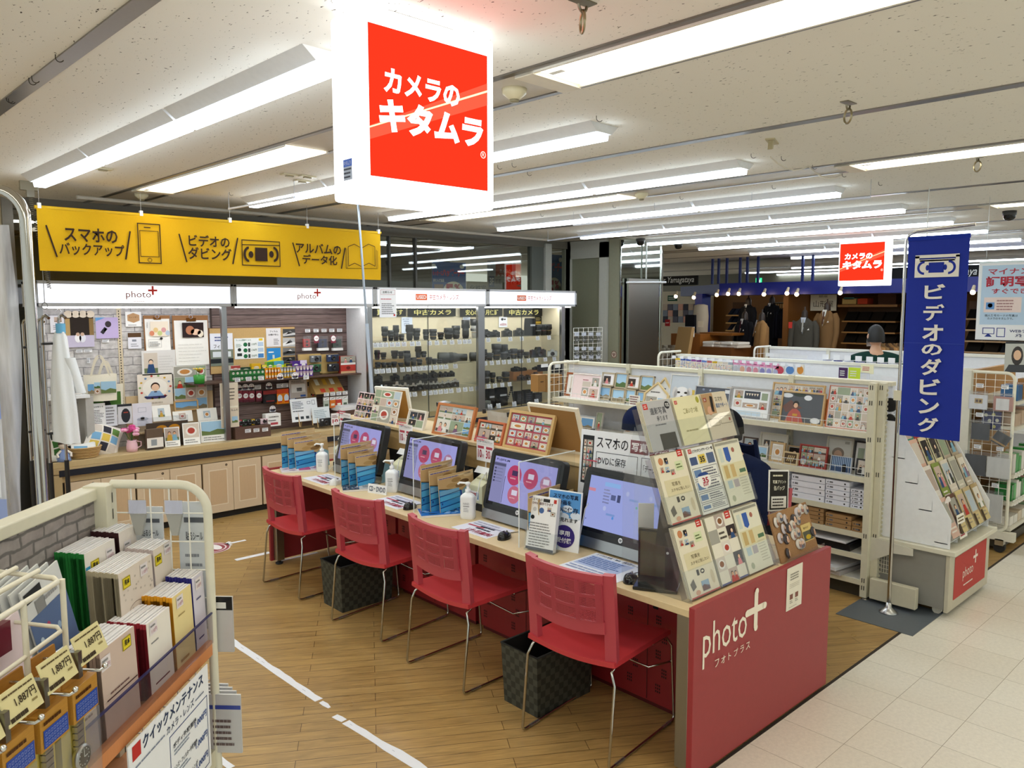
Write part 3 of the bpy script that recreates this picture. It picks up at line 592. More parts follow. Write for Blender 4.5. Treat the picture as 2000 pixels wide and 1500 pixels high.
# counter + doors
mb=MB().box(1.41,7.62,FY,BK+.03,.655,.705,'c9b183','laminate').box(1.41,7.62,FY+.0,FY+.05,.605,.655,'bfa67c','laminate')
mb.build('long_counter',bevel=.004,label='long light wood counter top running below all the show cases',cat='counter')
MB().box(1.5,7.6,FY-.002,FY+.06,.585,.637,'121424','rubber').build('dark_strip',label='dark navy recessed strip along the counter edge',cat='strip')
struct('wall_base',MB().box(1.41,1.52,FY+.001,BK,0,.6,'c2ab80','laminate_up').box(1.41,7.62,FY+.03,FY+.06,.53,.6,'bda478','laminate').box(1.41,7.62,FY+.05,BK,0,.56,'1b1714','rubber'))
ed=[at(p,960,1,FY).x for p in(127,268,398,515)];ed+=[ed[-1]+.62*i for i in range(1,7)]
for i in range(len(ed)-1):
 a,b_=ed[i]+.006,ed[i+1]-.006;W=b_-a
 nm=['left end','second','third'][i] if i<3 else ORD[i]
 t=thing('cabinet','pale wood cupboard under the counter, %s from the left end'%['first','second','third','fourth','fifth','sixth','seventh','eighth','ninth'][i],'cabinet',(a,FY+.02,0),0,'cupboards under the long counter')
 MB().box(0,W,.012,.03,.06,.525,'a88f6c','laminate_up').build('body',t)
 for s_ in range(2):
  c0=s_*W/2+.002;c1=(s_+1)*W/2-.002
  d=MB().box(c0,c1,0,.012,.06,.525,'d9c3a4','laminate_up').build('door',t,bevel=.002)
  m_=.05;mb=MB();q=P(mb,(0,0,0),mat='laminate_up');q.r(c0+m_,.13,c1-m_,.46,'eadbc4').up().r(c0+m_+.008,.138,c1-m_-.008,.452,'cdb08c');mb.build('inset_panel',d)
 mb=MB();P(mb,(0,0,0),mat='rubber').ell(W/2-.06,.495,.011,.011,'3d2a1c',14).up().ell(W/2-.06,.495,.005,.005,'8a7a66',10);mb.build('finger_hole',t)
 # ================================================================== HELPERS FOR CARDS, FRAMES, BOXES
def place(px,ax,val,tilt=0.,z_on=None):
 x0,y0,x1,y1=px;ym=(y0+y1)/2;xm=(x0+x1)/2
 l,r=at(x0,ym,ax,val),at(x1,ym,ax,val);zb=at(xm,y1,ax,val).z;zt=at(xm,y0,ax,val).z
 if z_on is not None:zt+=z_on-zb;zb=z_on
 w=(r-l).length if False else math.hypot(r.x-l.x,r.y-l.y);h=(zt-zb)/cos(tilt)
 return(l.x,l.y,zb),(-tilt,0,0 if ax==1 else R(-90)),w,h
def card(name,px,ax,val,draw,label,cat,t=.003,col='ffffff',mat='paper',group=None,tilt=0.,z_on=None,bevel=0.):
 loc,rot,w,h=place(px,ax,val,tilt,z_on);mb=MB().box(0,w,0,t,0,h,col,mat)
 if draw:draw(P(mb,(0,0,0),mat=mat),w,h)
 return mb.build(name,None,loc,rot,bevel,label=label,cat=cat,group=group)
def frame(px,ax,val,draw,label,fc='c9a878',b=.018,d=.018,tilt=.2,z_on=None,group=None,name='framed_photo',fmat='wood',leg=True):
 loc,rot,w,h=place(px,ax,val,tilt,z_on);t=thing(name,label,'photo frame',loc,rot,group)
 mb=MB().box(0,b,0,d,0,h,fc,fmat).box(w-b,w,0,d,0,h,fc,fmat).box(b,w-b,0,d,0,b,fc,fmat).box(b,w-b,0,d,h-b,h,fc,fmat)
 mb.build('frame_moulding',t,bevel=.0015)
 mb=MB().box(b*.8,w-b*.8,d*.45,d*.8,b*.8,h-b*.8,'f4f1ea','glossy_print');q=P(mb,(b,d*.45,b),mat='glossy_print');draw(q,w-2*b,h-2*b);mb.build('photo_print',t)
 if leg:MB().box(w*.46,w*.54,d,d+.004,h*.02,h*.7,'5a4632','card').build('easel_leg',t,rot=(R(-2),0,0))
 return t
def col1(n,seed,g=.004,kinds=None,bg='ffffff',m=None):
 nx,ny=n
 def f(q,w,h):q.r(0,0,w,h,bg);q.up();q.co(.004,.004,w-.004,h-.004,nx,ny,g,seed,kinds)
 return f
def pic(seed,kind=None,mat=0.):
 def f(q,w,h):
  q.r(0,0,w,h,'f6f4f0');q.up();q.ph(mat*w,mat*h,w*(1-mat),h*(1-mat),seed,kind)
 return f
def note(col='ffffff',head=None,n=6,hc='333333',tc='8a8a90',hb=.01):
 def f(q,w,h):
  q.r(0,0,w,h,col);q.up();y=.94
  if head:q.txt(head,w*.1,h*.78,w*.9,h*.92,hc,hb,keep=True);y=.72
  q.ln(w*.08,h*.08,w*.92,h*y,n,tc,n+int(w*1000))
 return f
def price(q,w,h):
 q.r(0,0,w,h,'f7f7fa');q.up();q.r(w*.06,h*.72,w*.94,h*.9,'9aa0aa');q.ln(w*.08,h*.12,w*.9,h*.64,2,'55555c',int(w*3000))
def carton(name,px,ax,val,dep,draw,label,cat,col='ffffff',mat='card',z_on=None,group=None,bevel=.001):
 loc,rot,w,h=place(px,ax,val,0,z_on);mb=MB().box(0,w,0,dep,0,h,col,mat)
 if draw:draw(P(mb,(0,0,0),mat='glossy_print'),w,h)
 return mb.build(name,None,loc,rot,bevel,label=label,cat=cat,group=group)
 # ================================================================== LEFT PHOTO BAY (stone print wall)
WY=BK-.016
def canvas1(q,w,h):
 q.r(0,0,w,h,'c7bfd6');q.up();q.r(0,h*.33,w,h,'2a2019');q.up();q.r(0,h*.33,w*.16,h*.8,'b99a66');q.r(w*.84,h*.33,w,h*.8,'8c7044')
 for i in range(4):q.ell(w*(.12+.26*i),h*.92,w*.16,h*.1,'eadbc6')
 q.up();q.ell(w*.42,h*.25,w*.12,h*.12,'f4f2f6');q.ell(w*.58,h*.25,w*.12,h*.12,'e6e6f0');q.up();q.ell(w*.42,h*.36,w*.07,h*.05,'c9a890');q.ell(w*.58,h*.36,w*.07,h*.05,'c9a890')
card('canvas_print',(128,608,183,678),1,WY,canvas1,'canvas photo print of two small children before a shrine entrance','print',.03,'e6e2dc')
def canvas2(q,w,h):
 q.r(0,0,w,h,'c3b2dc');q.up();q.poly([(0,h),(0,h*.82),(w*.45,h)],'6fa8dd');q.ell(w*.55,h*.68,w*.14,h*.15,'3c3338');q.line(w*.45,h*.5,w*.25,h*.25,.03,'2c2a30');q.ell(w*.42,h*.4,w*.06,h*.09,'f2eef6')
card('canvas_print',(187,620,231,661),1,WY,canvas2,'square canvas photo print of a child and long shadow on lilac ground','print',.03,'e6e2dc')
def badge(txt):
 def f(q,w,h):
  q.r(0,0,w,h,'fbfaf8');q.up();q.poly([(w*.12,h*.4),(w*.5,h*.26),(w*.88,h*.4),(w*.88,h*.78),(w*.5,h*.92),(w*.12,h*.78)],'c49a70').up();q.txt(txt,w*.2,h*.55,w*.8,h*.72,'5a3d24',.005,keep=True);q.ln(w*.15,h*.06,w*.85,h*.16,1,'9a9a9a')
 return f
card('wall_card',(245,609,276,638),1,WY,badge('カレンダー'),'white card with brown hexagon reading calendar on stone-print wall','sign')
card('wall_card',(250,650,276,681),1,WY,lambda q,w,h:(q.r(0,0,w,h,'e9e9f2'),q.up(),q.r(0,h*.72,w,h,'5b4028'),q.r(w*.3,h*.45,w*.62,h*.58,'8a8f9a'),q.ln(w*.2,h*.1,w*.8,h*.35,2,'a0a0aa')),'brown topped white card under the calendar card','sign')
card('wall_card',(98,616,125,650),1,WY,lambda q,w,h:(q.r(0,0,w,h,'eceaf0'),q.up(),q.ph(w*.3,h*.62,w*.85,h*.9,5,'kid'),q.ln(w*.2,h*.15,w*.8,h*.45,3,'9a98a4')),'pale card with small photo at the upper left of the stone wall','sign')
card('wall_card',(68,614,87,655),1,WY,lambda q,w,h:(q.r(0,0,w,h,'f4f2f2'),q.up(),q.poly([(0,h*.55),(w*.8,h*.5),(w,h*.7),(w*.8,h*.92),(0,h)],'c49a70'),q.r(w*.1,h*.1,w*.4,h*.3,'5a6a8a')),'white and brown sample card behind the chrome stand','sign')
card('wall_card',(70,681,90,750),1,WY,lambda q,w,h:(q.r(0,0,w,h,'e7e6dc'),q.up(),q.r(0,h*.72,w,h,'b98f62'),q.ln(w*.1,h*.1,w*.9,h*.6,5,'b9c48c')),'tall brown headed sample sheet at the left wall edge','sign')
for i,b_ in enumerate(((200,663,213,669),(149,683,161,689),(164,683,180,688),(170,699,176,709))):
 card('price_tag',b_,1,WY,price,'small white price tag under the canvas prints, %s from the right'%ORD[i],'price tag',.002,group='price tags on the stone wall')
card('photo_card',(110,682,127,712),1,WY,pic(11,'kid',.08),'small grey photo card behind the hung shirt','print')
card('photo_card',(117,712,133,735),1,WY-.02,pic(12,'kid',.1),'small photo card standing above the white shelf','print')
def calendar(px,draw,lb):
 loc,rot,w,h=place(px,1,WY-.012);t=thing('clip_calendar',lb,'calendar',loc,rot)
 MB().box(0,w,0,.006,0,h,'9c6a3a','wood').build('clip_board',t,bevel=.002)
 mb=MB();mb.grid(lambda u,v:(w*(.04+.93*u),-.002-.012*(1-v)*(1-v),h*(-.01+.91*v)),4,6,'f7f5f0','paper');q=P(mb,(w*.04,-.016,-.01*h),mat='paper');draw(q,w*.93,h*.91);mb.build('calendar_page',t)
 MB().box(w*.38,w*.64,-.014,.0,h*.88,h*.95,'7d4f26','steel').tube([(w*.5+.016*cos(a),-.012,h*.97+.016*sin(a)) for a in [i*pi/6 for i in range(12)]],.0025,5,'c0c4d0','steel',closed=True).build('bulldog_clip',t)
calendar((281,616,333,684),lambda q,w,h:(q.r(w*.2,h*.45,w*.92,h*.92,'f0e3cf'),q.up(),[q.ell(w*(.25+.16*i),h*(.55+.1*(i%2)),w*.1,h*.08,c) for i,c in enumerate(('d98a6a','e3c48a','c9d08a','d9a0a0','b9c9d9'))],q.frame(w*.1,h*.1,w*.62,h*.36,.002,'9a9a9a'),q.ln(w*.14,h*.13,w*.6,h*.3,3,'b0b0b0'),q.ell(w*.62,h*.38,w*.06,h*.04,'2b2b2b'),q.txt('JANUARY',w*.04,h*.66,w*.1,h*.9,'555555')),'small clipboard calendar with a painted picture on the stone wall')
calendar((338,616,408,712),lambda q,w,h:(q.r(w*.22,h*.62,w*.86,h*.95,'2c1c1c'),q.up(),q.ell(w*.45,h*.78,w*.13,h*.1,'b97a5a'),q.ell(w*.62,h*.74,w*.16,h*.07,'ecc6aa'),q.ell(w*.76,h*.7,w*.09,h*.08,'efe3d0'),q.ln(w*.08,h*.06,w*.94,h*.5,6,'c9c6c0',9,.12)),'large clipboard calendar with a photo of holding hands')
card('photo_calendar',(277,684,343,732),1,WY-.03,lambda q,w,h:(q.r(0,0,w,h,'e4e2e0'),q.up(),q.ph(w*.06,h*.08,w*.46,h*.9,33,'kid'),q.ln(w*.5,h*.15,w*.95,h*.8,6,'c6c4c2',4,.15)),'wide grey photo calendar with a boy in formal wear','calendar',.004)
def cal_birth(q,w,h):
 q.r(0,0,w,h,'f1e7da');q.up();q.ell(w*.5,h*.56,w*.36,h*.3,'faf5ec',24).up()
 q.poly([(w*.26,h*.3),(w*.74,h*.3),(w*.62,h*.46),(w*.38,h*.46)],'8fb4dd').up();q.ell(w*.5,h*.6,w*.13,h*.13,'3a2218').up();q.ell(w*.5,h*.57,w*.11,h*.11,'f0c9ab').up();q.r(w*.46,h*.42,w*.54,h*.45,'2b2b3a')
 q.poly([(w*.24,h*.22),(w*.76,h*.22),(w*.84,h*.3),(w*.16,h*.3)],'3a3564')
 for i in range(14):a=i*pi/7;q.ell(w*(.5+.44*cos(a)),h*(.58+.36*sin(a)),w*.035,h*.03,['c8483c','7fa3cf','d9b04a','8fae6a'][i%4])
 q.ln(w*.1,h*.04,w*.9,h*.14,1,'c4b8a8')
card('photo_calendar',(269,730,337,792),1,WY-.03,cal_birth,'cream birthday calendar of a smiling boy ringed with roses','calendar',.004)
card('photo_calendar',(340,714,404,800),1,WY-.035,col1((3,4),21,.001,['kid','food','pair','sky'],'eae6de'),'poster calendar crowded with children and toys under the hand photo','calendar',.004)
# shelf + basket + tote bag
struct('trim_60',MB().box(1.43,at(158,750,1,BK).x,BK-.26,BK,1.19,1.215,'eef0f2','paint').box(at(150,760,1,BK).x,at(165,760,1,BK).x,BK-.25,BK,.71,1.2,'b8b6b2','paint'))
A=at(133,748,1,BK-.2)
t=thing('wire_tray','small white wire tray of photo cards on the white shelf','tray',(A.x-.07,BK-.24,1.217))
mb=MB()
for z in(0,.05):mb.tube([(0,0,z),(.18,0,z),(.18,.16,z),(0,.16,z)],.0025,5,'f4f4f2','paint',closed=True)
for i in range(7):mb.tube([(.03*i,0,.05),(.03*i,0,0),(.03*i,.16,0),(.03*i,.16,.05)],.0018,4,'f4f4f2','paint')
mb.build('wire_frame',t)
for i in range(4):
 MB().box(.01,.165,.02+i*.03,.023+i*.03,.002,.075,['e8e2dc','d9d6e6','e6ecd9','efe6e2'][i],'paper').build('photo_card',loc=(A.x-.07,BK-.24,1.218),label='photo card standing in the white wire tray, %s from the front'%ORD[i],cat='print',group='cards in the wire tray')
def tote(px,y,front,lb,dark=None):
 loc,rot,w,h=place(px,1,y);t=thing('tote_bag',lb,'bag',loc,R(-14))
 mb=MB();bh=h*.56
 mb.grid(lambda u,v:(w*(.06+.88*u+(.5-u)*.06*(1-v)),-.045*sin(pi*u)*(1-.5*v)-.004,bh*v-.006*sin(6*u)*v),14,8,'efe8d6','cloth',.002)
 mb.grid(lambda u,v:(w*(.94-.88*u+(u-.5)*.06*(1-v)),.03*sin(pi*u)*(1-v)+.004,bh*v),14,8,'dfd7c4','cloth',.002);mb.build('bag_body',t)
 for k_,(a0,dz) in enumerate(((-.02,.0),(.012,.02))):
  pts=[(w*(.5+.24*s_),a0-.01*(1-abs(s_)),bh*.94+(h*.44+dz-.02)*(1-s_*s_)) for s_ in [i/8-1 for i in range(17)]]
  mb=MB()
  for p_,q_ in zip(pts,pts[1:]):mb.add([(p_[0]-.008,p_[1],p_[2]),(p_[0]+.008,p_[1],p_[2]),(q_[0]+.008,q_[1],q_[2]),(q_[0]-.008,q_[1],q_[2])],[(0,1,2,3)],'e9e1cd','cloth')
  mb.build('strap',t)
 mb=MB();q=P(mb,(0,-.054,0),mat='paper');front(q,w,bh);mb.build('printed_front',t)
 return t
def tote_pics(q,w,h):
 q.ph(w*.16,h*.3,w*.32,h*.66,3,'sky');q.ph(w*.33,h*.5,w*.48,h*.72,4,'sky');q.ph(w*.33,h*.28,w*.48,h*.49,5,'food');q.ph(w*.5,h*.3,w*.9,h*.74,8,'sky')
tote((158,690,230,782),BK-.16,tote_pics,'cream canvas tote bag printed with three photos hanging on the wall')
def tote2(q,w,h):q.r(w*.14,h*.1,w*.86,h*.8,'4e7a36');q.up();q.poly([(w*.3,h*.1),(w*.7,h*.1),(w*.55,h*.55),(w*.42,h*.55)],'1e2420')
tote((170,700,242,815),BK-.06,tote2,'second canvas tote bag with a dark green print behind the first')
# t-shirt on the chrome stand
PXS=((92,6.55,1.87,.12),(55,6.75,1.84,.10))
for k_,(px,y,top,gap) in enumerate(PXS):
 b0=at(px,800,1,y)
 t=thing('garment_stand',['chrome and black rail stand carrying the white t-shirt','chrome and black stand half hidden by the vinyl curtain'][k_],'stand',(b0.x,y,0),R(15))
 for s_ in(0,1):
  MB().tube([(s_*gap,0,.75),(s_*gap,0,top-.03),(s_*gap,-.02,top),(s_*gap,-.06,top+.01),(s_*gap,-.1,top-.01)],.011,8,'b9bcc2').build('upright',t);MB().tube([(s_*gap,0,.03),(s_*gap,0,.78)],.017,8,'1b1b1d','plastic').build('lower_post',t)
 for z in(1.0,top-.2):MB().box(-.01,gap+.01,-.012,.012,z-.008,z+.008,'202022','plastic').build('bracket',t)
 MB().box(-.12,gap+.12,-.22,.22,0,.03,'1b1b1d','plastic').build('foot',t,bevel=.008)
A=at(122,655,1,6.52)
t=thing('t_shirt','white t-shirt hanging side-on from the chrome stand','shirt',(A.x-.02,6.5,1.19),R(4))
mb=MB()
def shirt(u,v):
 a=2*pi*u;w=.03+.045*(1-v)**.7 if v>.55 else .057+.02*(.55-v);fold=1+.13*sin(5*a+3*v)
 return(w*cos(a)*fold*(1-.35*(v>.97)),.17*sin(a)*fold*(1.1-.65*v*v),-.25+.82*v)
mb.grid(shirt,30,20,'eef1f4','cloth');mb.build('shirt_body',t)
mb=MB();mb.grid(lambda u,v:(.02+.035*cos(2*pi*u)+.05*v,-.12-.03*v+.045*sin(2*pi*u),.38-.26*v),14,5,'e6eaee','cloth');mb.build('sleeve',t)
mb=MB();mb.grid(lambda u,v:(.03*cos(2*pi*u),-.02+.05*sin(2*pi*u),.56+.09*v-.02*v*v),14,4,'6fb0d6','cloth');mb.build('blue_collar',t)
MB().tube([(0,0,.62),(0,0,.7),(.02,0,.72),(0,0,.74),(-.02,0,.72)],.003,6,'d0d0d4').build('hanger',t)
# things on the counter of the left bay
CZ=.707
def on(px,py,z=CZ):return at(px,py,2,z)
card('information_sheet',(171,788,206,832),1,BK-.2,note('f6f8fa','重要なお知らせ',9,'333333'),'white information sheet on the counter behind the cushion','sign',.003)
card('information_sheet',(205,791,229,832),1,BK-.19,note('dfe3ec',None,6),'pale grey information sheet right of the white one','sign',.003)
card('photo_card',(230,789,258,828),1,BK-.18,lambda q,w,h:(q.r(0,0,w,h,'d8dadf'),q.up(),q.r(0,h*.88,w,h,'2b2d33'),q.ell(w*.55,h*.42,w*.32,h*.36,'2f3238'),q.up(),q.r(w*.4,h*.55,w*.72,h*.6,'b04a3a')),'card picturing a dark backpack on the left counter','print',.004)
card('photo_card',(259,787,297,832),1,BK-.18,lambda q,w,h:(q.r(0,0,w,h,'e7e6f2'),q.up(),q.frame(w*.28,h*.6,w*.7,h*.8,.002,'9aa0b4'),q.ell(w*.5,h*.3,w*.3,h*.08,'b9bccd'),q.ell(w*.5,h*.34,w*.1,h*.1,'cfd2e0')),'lilac card with a ring picture on the left counter','print',.004)
def desk_cal(px,y,draw,lb,col='5a4a3c'):
 loc,rot,w,h=place(px,1,y,0,CZ);t=thing('desk_calendar',lb,'calendar',loc,R(-8))
 MB().prism([(0,0),(.07,0),(.035,h)],0,w,'x',col,'card').build('easel',t)
 mb=MB();q=P(mb,(0,-.001,.0),(1,0,0),(0,.035/h,1));q.r(0,0,w,h,'fbfaf6');q.up();draw(q,w,h);mb.build('calendar_page',t)
 mb=MB()
 for i in range(int(w/.012)):mb.tube([(.006+i*.012,.035+.005*cos(a),h+.005*sin(a)) for a in(0,1.6,3.1,4.7)],.001,4,'8a8a8a','steel',closed=True)
 mb.build('ring_binding',t)
dc=lambda s_,kd:(lambda q,w,h:(q.ph(w*.05,h*.32,w*.95,h*.95,s_,kd),q.ln(w*.1,h*.06,w*.9,h*.26,2,'9a9a9a')))
desk_cal((322,838,351,875),7.05,dc(61,'pair'),'white desk calendar with two people and blue sky')
desk_cal((358,830,390,872),7.04,dc(62,'food'),'desk calendar with a brown rabbit picture on the left counter')
desk_cal((392,828,447,869),7.06,dc(63,'sky'),'wide desk calendar with a yellow tram beside the post')
card('gift_pouch',(287,840,319,880),1,7.0,lambda q,w,h:(q.r(0,0,w,h,'efeae4'),q.up(),q.r(0,h*.58,w,h,'6b5a4c'),q.r(0,0,w,h*.1,'4a3f38'),q.r(w*.25,h*.2,w*.6,h*.5,'9aa0a6')),'brown and white gift box with a window on the counter','box',.05,'6b5a4c','card',z_on=CZ)
mb=MB();mb.grid(lambda u,v:(.42*u,.02*sin(pi*u)-.02*(1-v),.26*v),8,6,'4a4038','clear_wrap',.03);q=P(mb,(.0,-.05,0),mat='glossy_print');q.r(.04,.03,.4,.22,'4f443b');q.up();q.ell(.17,.16,.05,.035,'c98a2a');q.ell(.28,.16,.05,.035,'c98a2a')
A=at(275,868,1,7.12);mb.build('gift_bag',loc=(A.x,7.14,CZ),label='flat clear bag holding a dark brown sleeve beside the flowers',cat='bag')
for i,(px,s_,lb) in enumerate((((341,782,388,802),71,'wooden frame standing with a street photo on the upper counter shelf'),)):
 frame(px,1,7.22,pic(s_,'sky'),lb,'c9a26a',.012,tilt=.1)
for px,s_,lb in(((299,792,335,822),72,'spiral desk calendar of a boy on white at the back'),((339,803,377,824),73,'small white card with a dessert picture on the shelf edge'),((387,798,425,822),74,'rounded white card with a tiny drawing beside the post')):
 card('photo_card',px,1,7.17,lambda q,w,h,s_=s_:(q.r(0,0,w,h,'faf8f2'),q.up(),q.ph(w*.3,h*.25,w*.65,h*.8,s_,'food' if s_>72 else 'kid')),lb,'print',.006,tilt=.25)
struct('trim_61',MB().box(at(265,830,1,7.2).x,2.93,7.1,BK,.84,.852,'b9a27a','laminate'))
# wicker basket with papers
p=on(172,896)
t=thing('wicker_basket','round wicker basket of white leaflets on the counter end','basket',(p.x,7.04,CZ))
mb=MB()
for k_ in range(7):
 z=.008+k_*.013;rr=.075+.004*k_
 mb.tube([((rr+.003*((i+k_)%2))*1.25*cos(2*pi*i/36),(rr+.003*((i+k_)%2))*sin(2*pi*i/36),z) for i in range(36)],.0068,5,['c9a56c','b8935a'][k_%2],'wood',closed=True)
mb.lathe([(0,.004),(.08,.004)],20,'a8854f','wood');mb.build('woven_body',t)
for i in range(5):
 mb=MB().box(-.085,.085,-.001,.001,0,.09,'f8f8f6','paper');q=P(mb,(-.085,-.001,0));q.r(.02,.05,.12,.08,'7fb3d9') if i==0 else q.ln(.02,.02,.14,.08,3,'c0c0c0')
 mb.build('leaflet',loc=(p.x+.01*i-.02,7.01+.014*i,CZ+.02),rot=(R(-20+4*i),R(6-3*i),0),label='white leaflet standing in the wicker basket, %s from the front'%ORD[i],cat='leaflet',group='leaflets in the basket')
 # photo cushions
def cushion(px,y,w,h,d,cols,lb,lean,rz):
 A=at(*px,1,y);t=thing('photo_cushion',lb,'cushion',(A.x,y,CZ),(R(-lean),R(rz),0))
 def f(s_):return lambda u,v:(w*(u-.5)*(1-.10*sin(pi*v)),s_*d*(sin(pi*u)*sin(pi*v))**.6,h*v*(1)-.0+.0*u)
 mb=MB();mb.grid(f(1),16,16,'efe9e0','cloth');mb.grid(lambda u,v:f(-1)(1-u,v),16,16,'efe9e0','cloth');mb.build('cushion_body',t)
 mb=MB();r_=random.Random(len(lb))
 for i in range(3):
  for j in range(3):
   u0,v0=.1+i*.27,.1+j*.27
   c=r_.choice(cols);mb.grid(lambda u,v,u0=u0,v0=v0:tuple(Vector(f(-1)(u0+.23*u,v0+.23*v))+Vector((0,-.002,0))),3,3,c,'cloth')
 mb.build('photo_patches',t)
cushion((193,868),7.08,.30,.28,.07,['7fb0d6','6a8f4a','b5473a','e0c25a','3a3a44','d9cfc4'],'white cushion printed with rows of photos leaning on the counter',25,24)
cushion((133,880),7.12,.26,.25,.07,['3f6b35','4a7a3c','5a8a48','2b2b2b','e8dccb'],'cushion printed with a dark haired woman on green behind the basket',20,-6)
# plush figure pair
p=on(112,893)
t=thing('plush_figure','small doll with blue skirt sitting at the counter end','doll',(p.x,6.98,CZ))
MB().lathe([(.0,0),(.055,.0),(.05,.03),(.025,.085),(.015,.095),(0,.1)],14,'8fa6da','cloth').build('blue_skirt',t);MB().ball((0,0,.125),.034,'e9d9c9','cloth').build('head',t)
for s_ in(-1,1):MB().tube([(s_*.02,-.01,.085),(s_*.05,-.02,.06),(s_*.045,-.035,.035)],.01,7,'efe6da','cloth').build('arm',t)
MB().ball((0,.005,.14),(.036,.036,.03),'4a3428','hair').build('hair',t)
p=on(93,902)
MB().grid(lambda u,v:(.22*u-.02,.16*v,.02+.012*sin(7*u)*sin(5*v)),10,8,'e9e6dc','cloth',.015).build('folded_cloth',loc=(p.x-.06,6.97,CZ),label='crumpled white cloth lying on the counter corner',cat='cloth')
# flowers in pink jug
p=on(255,880)
t=thing('flower_jug','pink jug of pink artificial flowers on the counter','vase',(p.x,7.05,CZ))
MB().lathe([(0,0),(.042,0),(.046,.03),(.042,.07),(.036,.085),(.04,.098),(.034,.098),(.03,.08),(0,.02)],20,'f0c4d0','plastic').build('jug',t)
MB().tube([(.04,0,.085),(.075,0,.075),(.075,0,.04),(.044,0,.025)],.005,7,'f0c4d0','plastic').build('handle',t)
r_=random.Random(4)
for i in range(13):
 a=r_.uniform(0,6.28);rr=r_.uniform(.01,.085);z=.15+.07*(1-rr/.09)+r_.uniform(-.03,.03);c=(rr*cos(a),rr*sin(a)*.8,z);cc=r_.choice(['e87fb4','f2a6c9','d94a92','c23a80','f0b6d0'])
 mb=MB()
 for k_ in range(7):
  b_=k_*2*pi/7;s_=.020
  mb.ball((c[0]+s_*.7*cos(b_),c[1]+s_*.7*sin(b_),c[2]+.004*(k_%2)),(s_*.75,s_*.75,s_*.6),cc,'leaf',7,5)
 mb.ball(c,.014,cc,'leaf',7,5);mb.build('flower',t);MB().tube([(0,0,.08),(c[0]*.5,c[1]*.5,.12),c],.002,4,'4f7a3a','leaf').build('stem',t)
 # ================================================================== FILM BAY (slat wall)
def z3(x0,y0,x1,y1):return(350+x0/5,550+y0/5,350+x1/5,550+y1/5)
SW=BK-.014
card('cork_board',z3(296,445,1138,885),1,BK-.012,lambda q,w,h:(q.r(.006,.006,w-.006,h-.006,'c9a66e','cork')),'cork notice board with brown rim on the slat wall','board',.01,'6b4428','wood')
def film_sheet(q,w,h):q.r(0,0,w,h,'eef0fa');q.up();q.r(0,0,w,h*.5,'7c8577');q.up();q.r(0,h*.08,w,h*.22,'22262a');q.r(w*.1,h*.27,w*.9,h*.44,'dfe6ea');q.ln(w*.2,h*.74,w*.8,h*.92,2,'5a6a9a',2);q.txt('フィルム',w*.15,h*.54,w*.75,h*.66,'222222',.01)
card('poster',z3(303,505,526,822),1,SW-.004,film_sheet,'film poster half hidden behind the grey post','poster',.002)
def film_price(q,w,h):
 q.r(0,0,w,h,'f4f7f8');q.up();q.txt('フィルム現像サービス',w*.05,h*.86,w*.55,h*.95,'2a6a4a',.01);q.r(w*.82,h*.86,w*.95,h*.97,'e8c62a')
 for i in range(3):
  y=h*(.69-.28*i);q.ell(w*.36,y,w*.07,h*.1,'1d6a40',16);q.r(w*.45,y-h*.09,w*.52,y+h*.09,'3a4440');q.txt(['1,320','1,760','330'][i]+'円',w*.55,y-h*.05,w*.74,y+h*.06,'2d5a4a',.012);q.r(w*.78,y-h*.1,w*.97,y+h*.1,'bcd0e8' if i<2 else '4a86c8')
 q.ell(w*.16,h*.45,w*.06,h*.08,'222a28');q.r(w*.08,h*.14,w*.24,h*.28,'2b3432');q.ln(w*.05,h*.56,w*.25,h*.74,3,'88a090')
card('price_board',z3(540,551,831,753),1,SW-.004,film_price,'white film developing price sheet with green circles','sign',.002)
card('flyer',z3(850,455,991,636),1,SW-.004,lambda q,w,h:(q.r(0,0,w,h,'e9e6ea'),q.up(),q.txt('フィルム',w*.25,h*.78,w*.8,h*.88,'222222',.015),q.txt('お預け安心',w*.15,h*.6,w*.85,h*.7,'222222',.012),q.ln(w*.5,h*.1,w*.9,h*.45,4,'8a8a90')),'grey handwritten film notice on the cork board','sign',.002)
card('flyer',z3(857,648,991,822),1,SW-.004,lambda q,w,h:(q.r(0,0,w,h,'2f8ad2'),q.up(),q.poly([(0,0),(w,0),(w,h*.48),(0,h*.3)],'e3dc2a'),q.r(w*.12,h*.74,w*.5,h*.8,'ffffff'),q.r(w*.4,h*.4,w*.55,h*.62,'c8d6dc')),'blue and yellow flyer on the cork board','flyer',.002)
for i,(y0,y1) in enumerate(((462,541),(548,636),(645,722),(734,796))):
 card('monochrome_photo',z3(1012,y0,1132,y1),1,SW-.004,lambda q,w,h,i=i:(q.r(0,0,w,h,['4a4a4a','b9b9b9','777777','2a2a2a'][i]),q.up(),q.poly([(0,h*.1),(w,h*.25),(w,h*.5),(w*.4,h*.6),(0,h*.4)],['c9c9c9','e9e9e9','2f2f2f','4a4a4a'][i]),q.poly([(w*.2,h*.3),(w*.8,h*.5),(w*.6,h*.8)],['8a8a8a','6a6a6a','dddddd','8a8a8a'][i])),'black and white photo pinned on the cork board, %s from the top'%ORD[i],'print',.002)
for i,x in enumerate((1255,1337,1415,1491,1567)):
 card('price_tag',z3(x-24,463-i,x+24,495-i),1,SW-.03,price,'white price tag above the hanging film cameras, %s from the left'%ORD[i],'price tag',.002,group='tags above the film cameras')
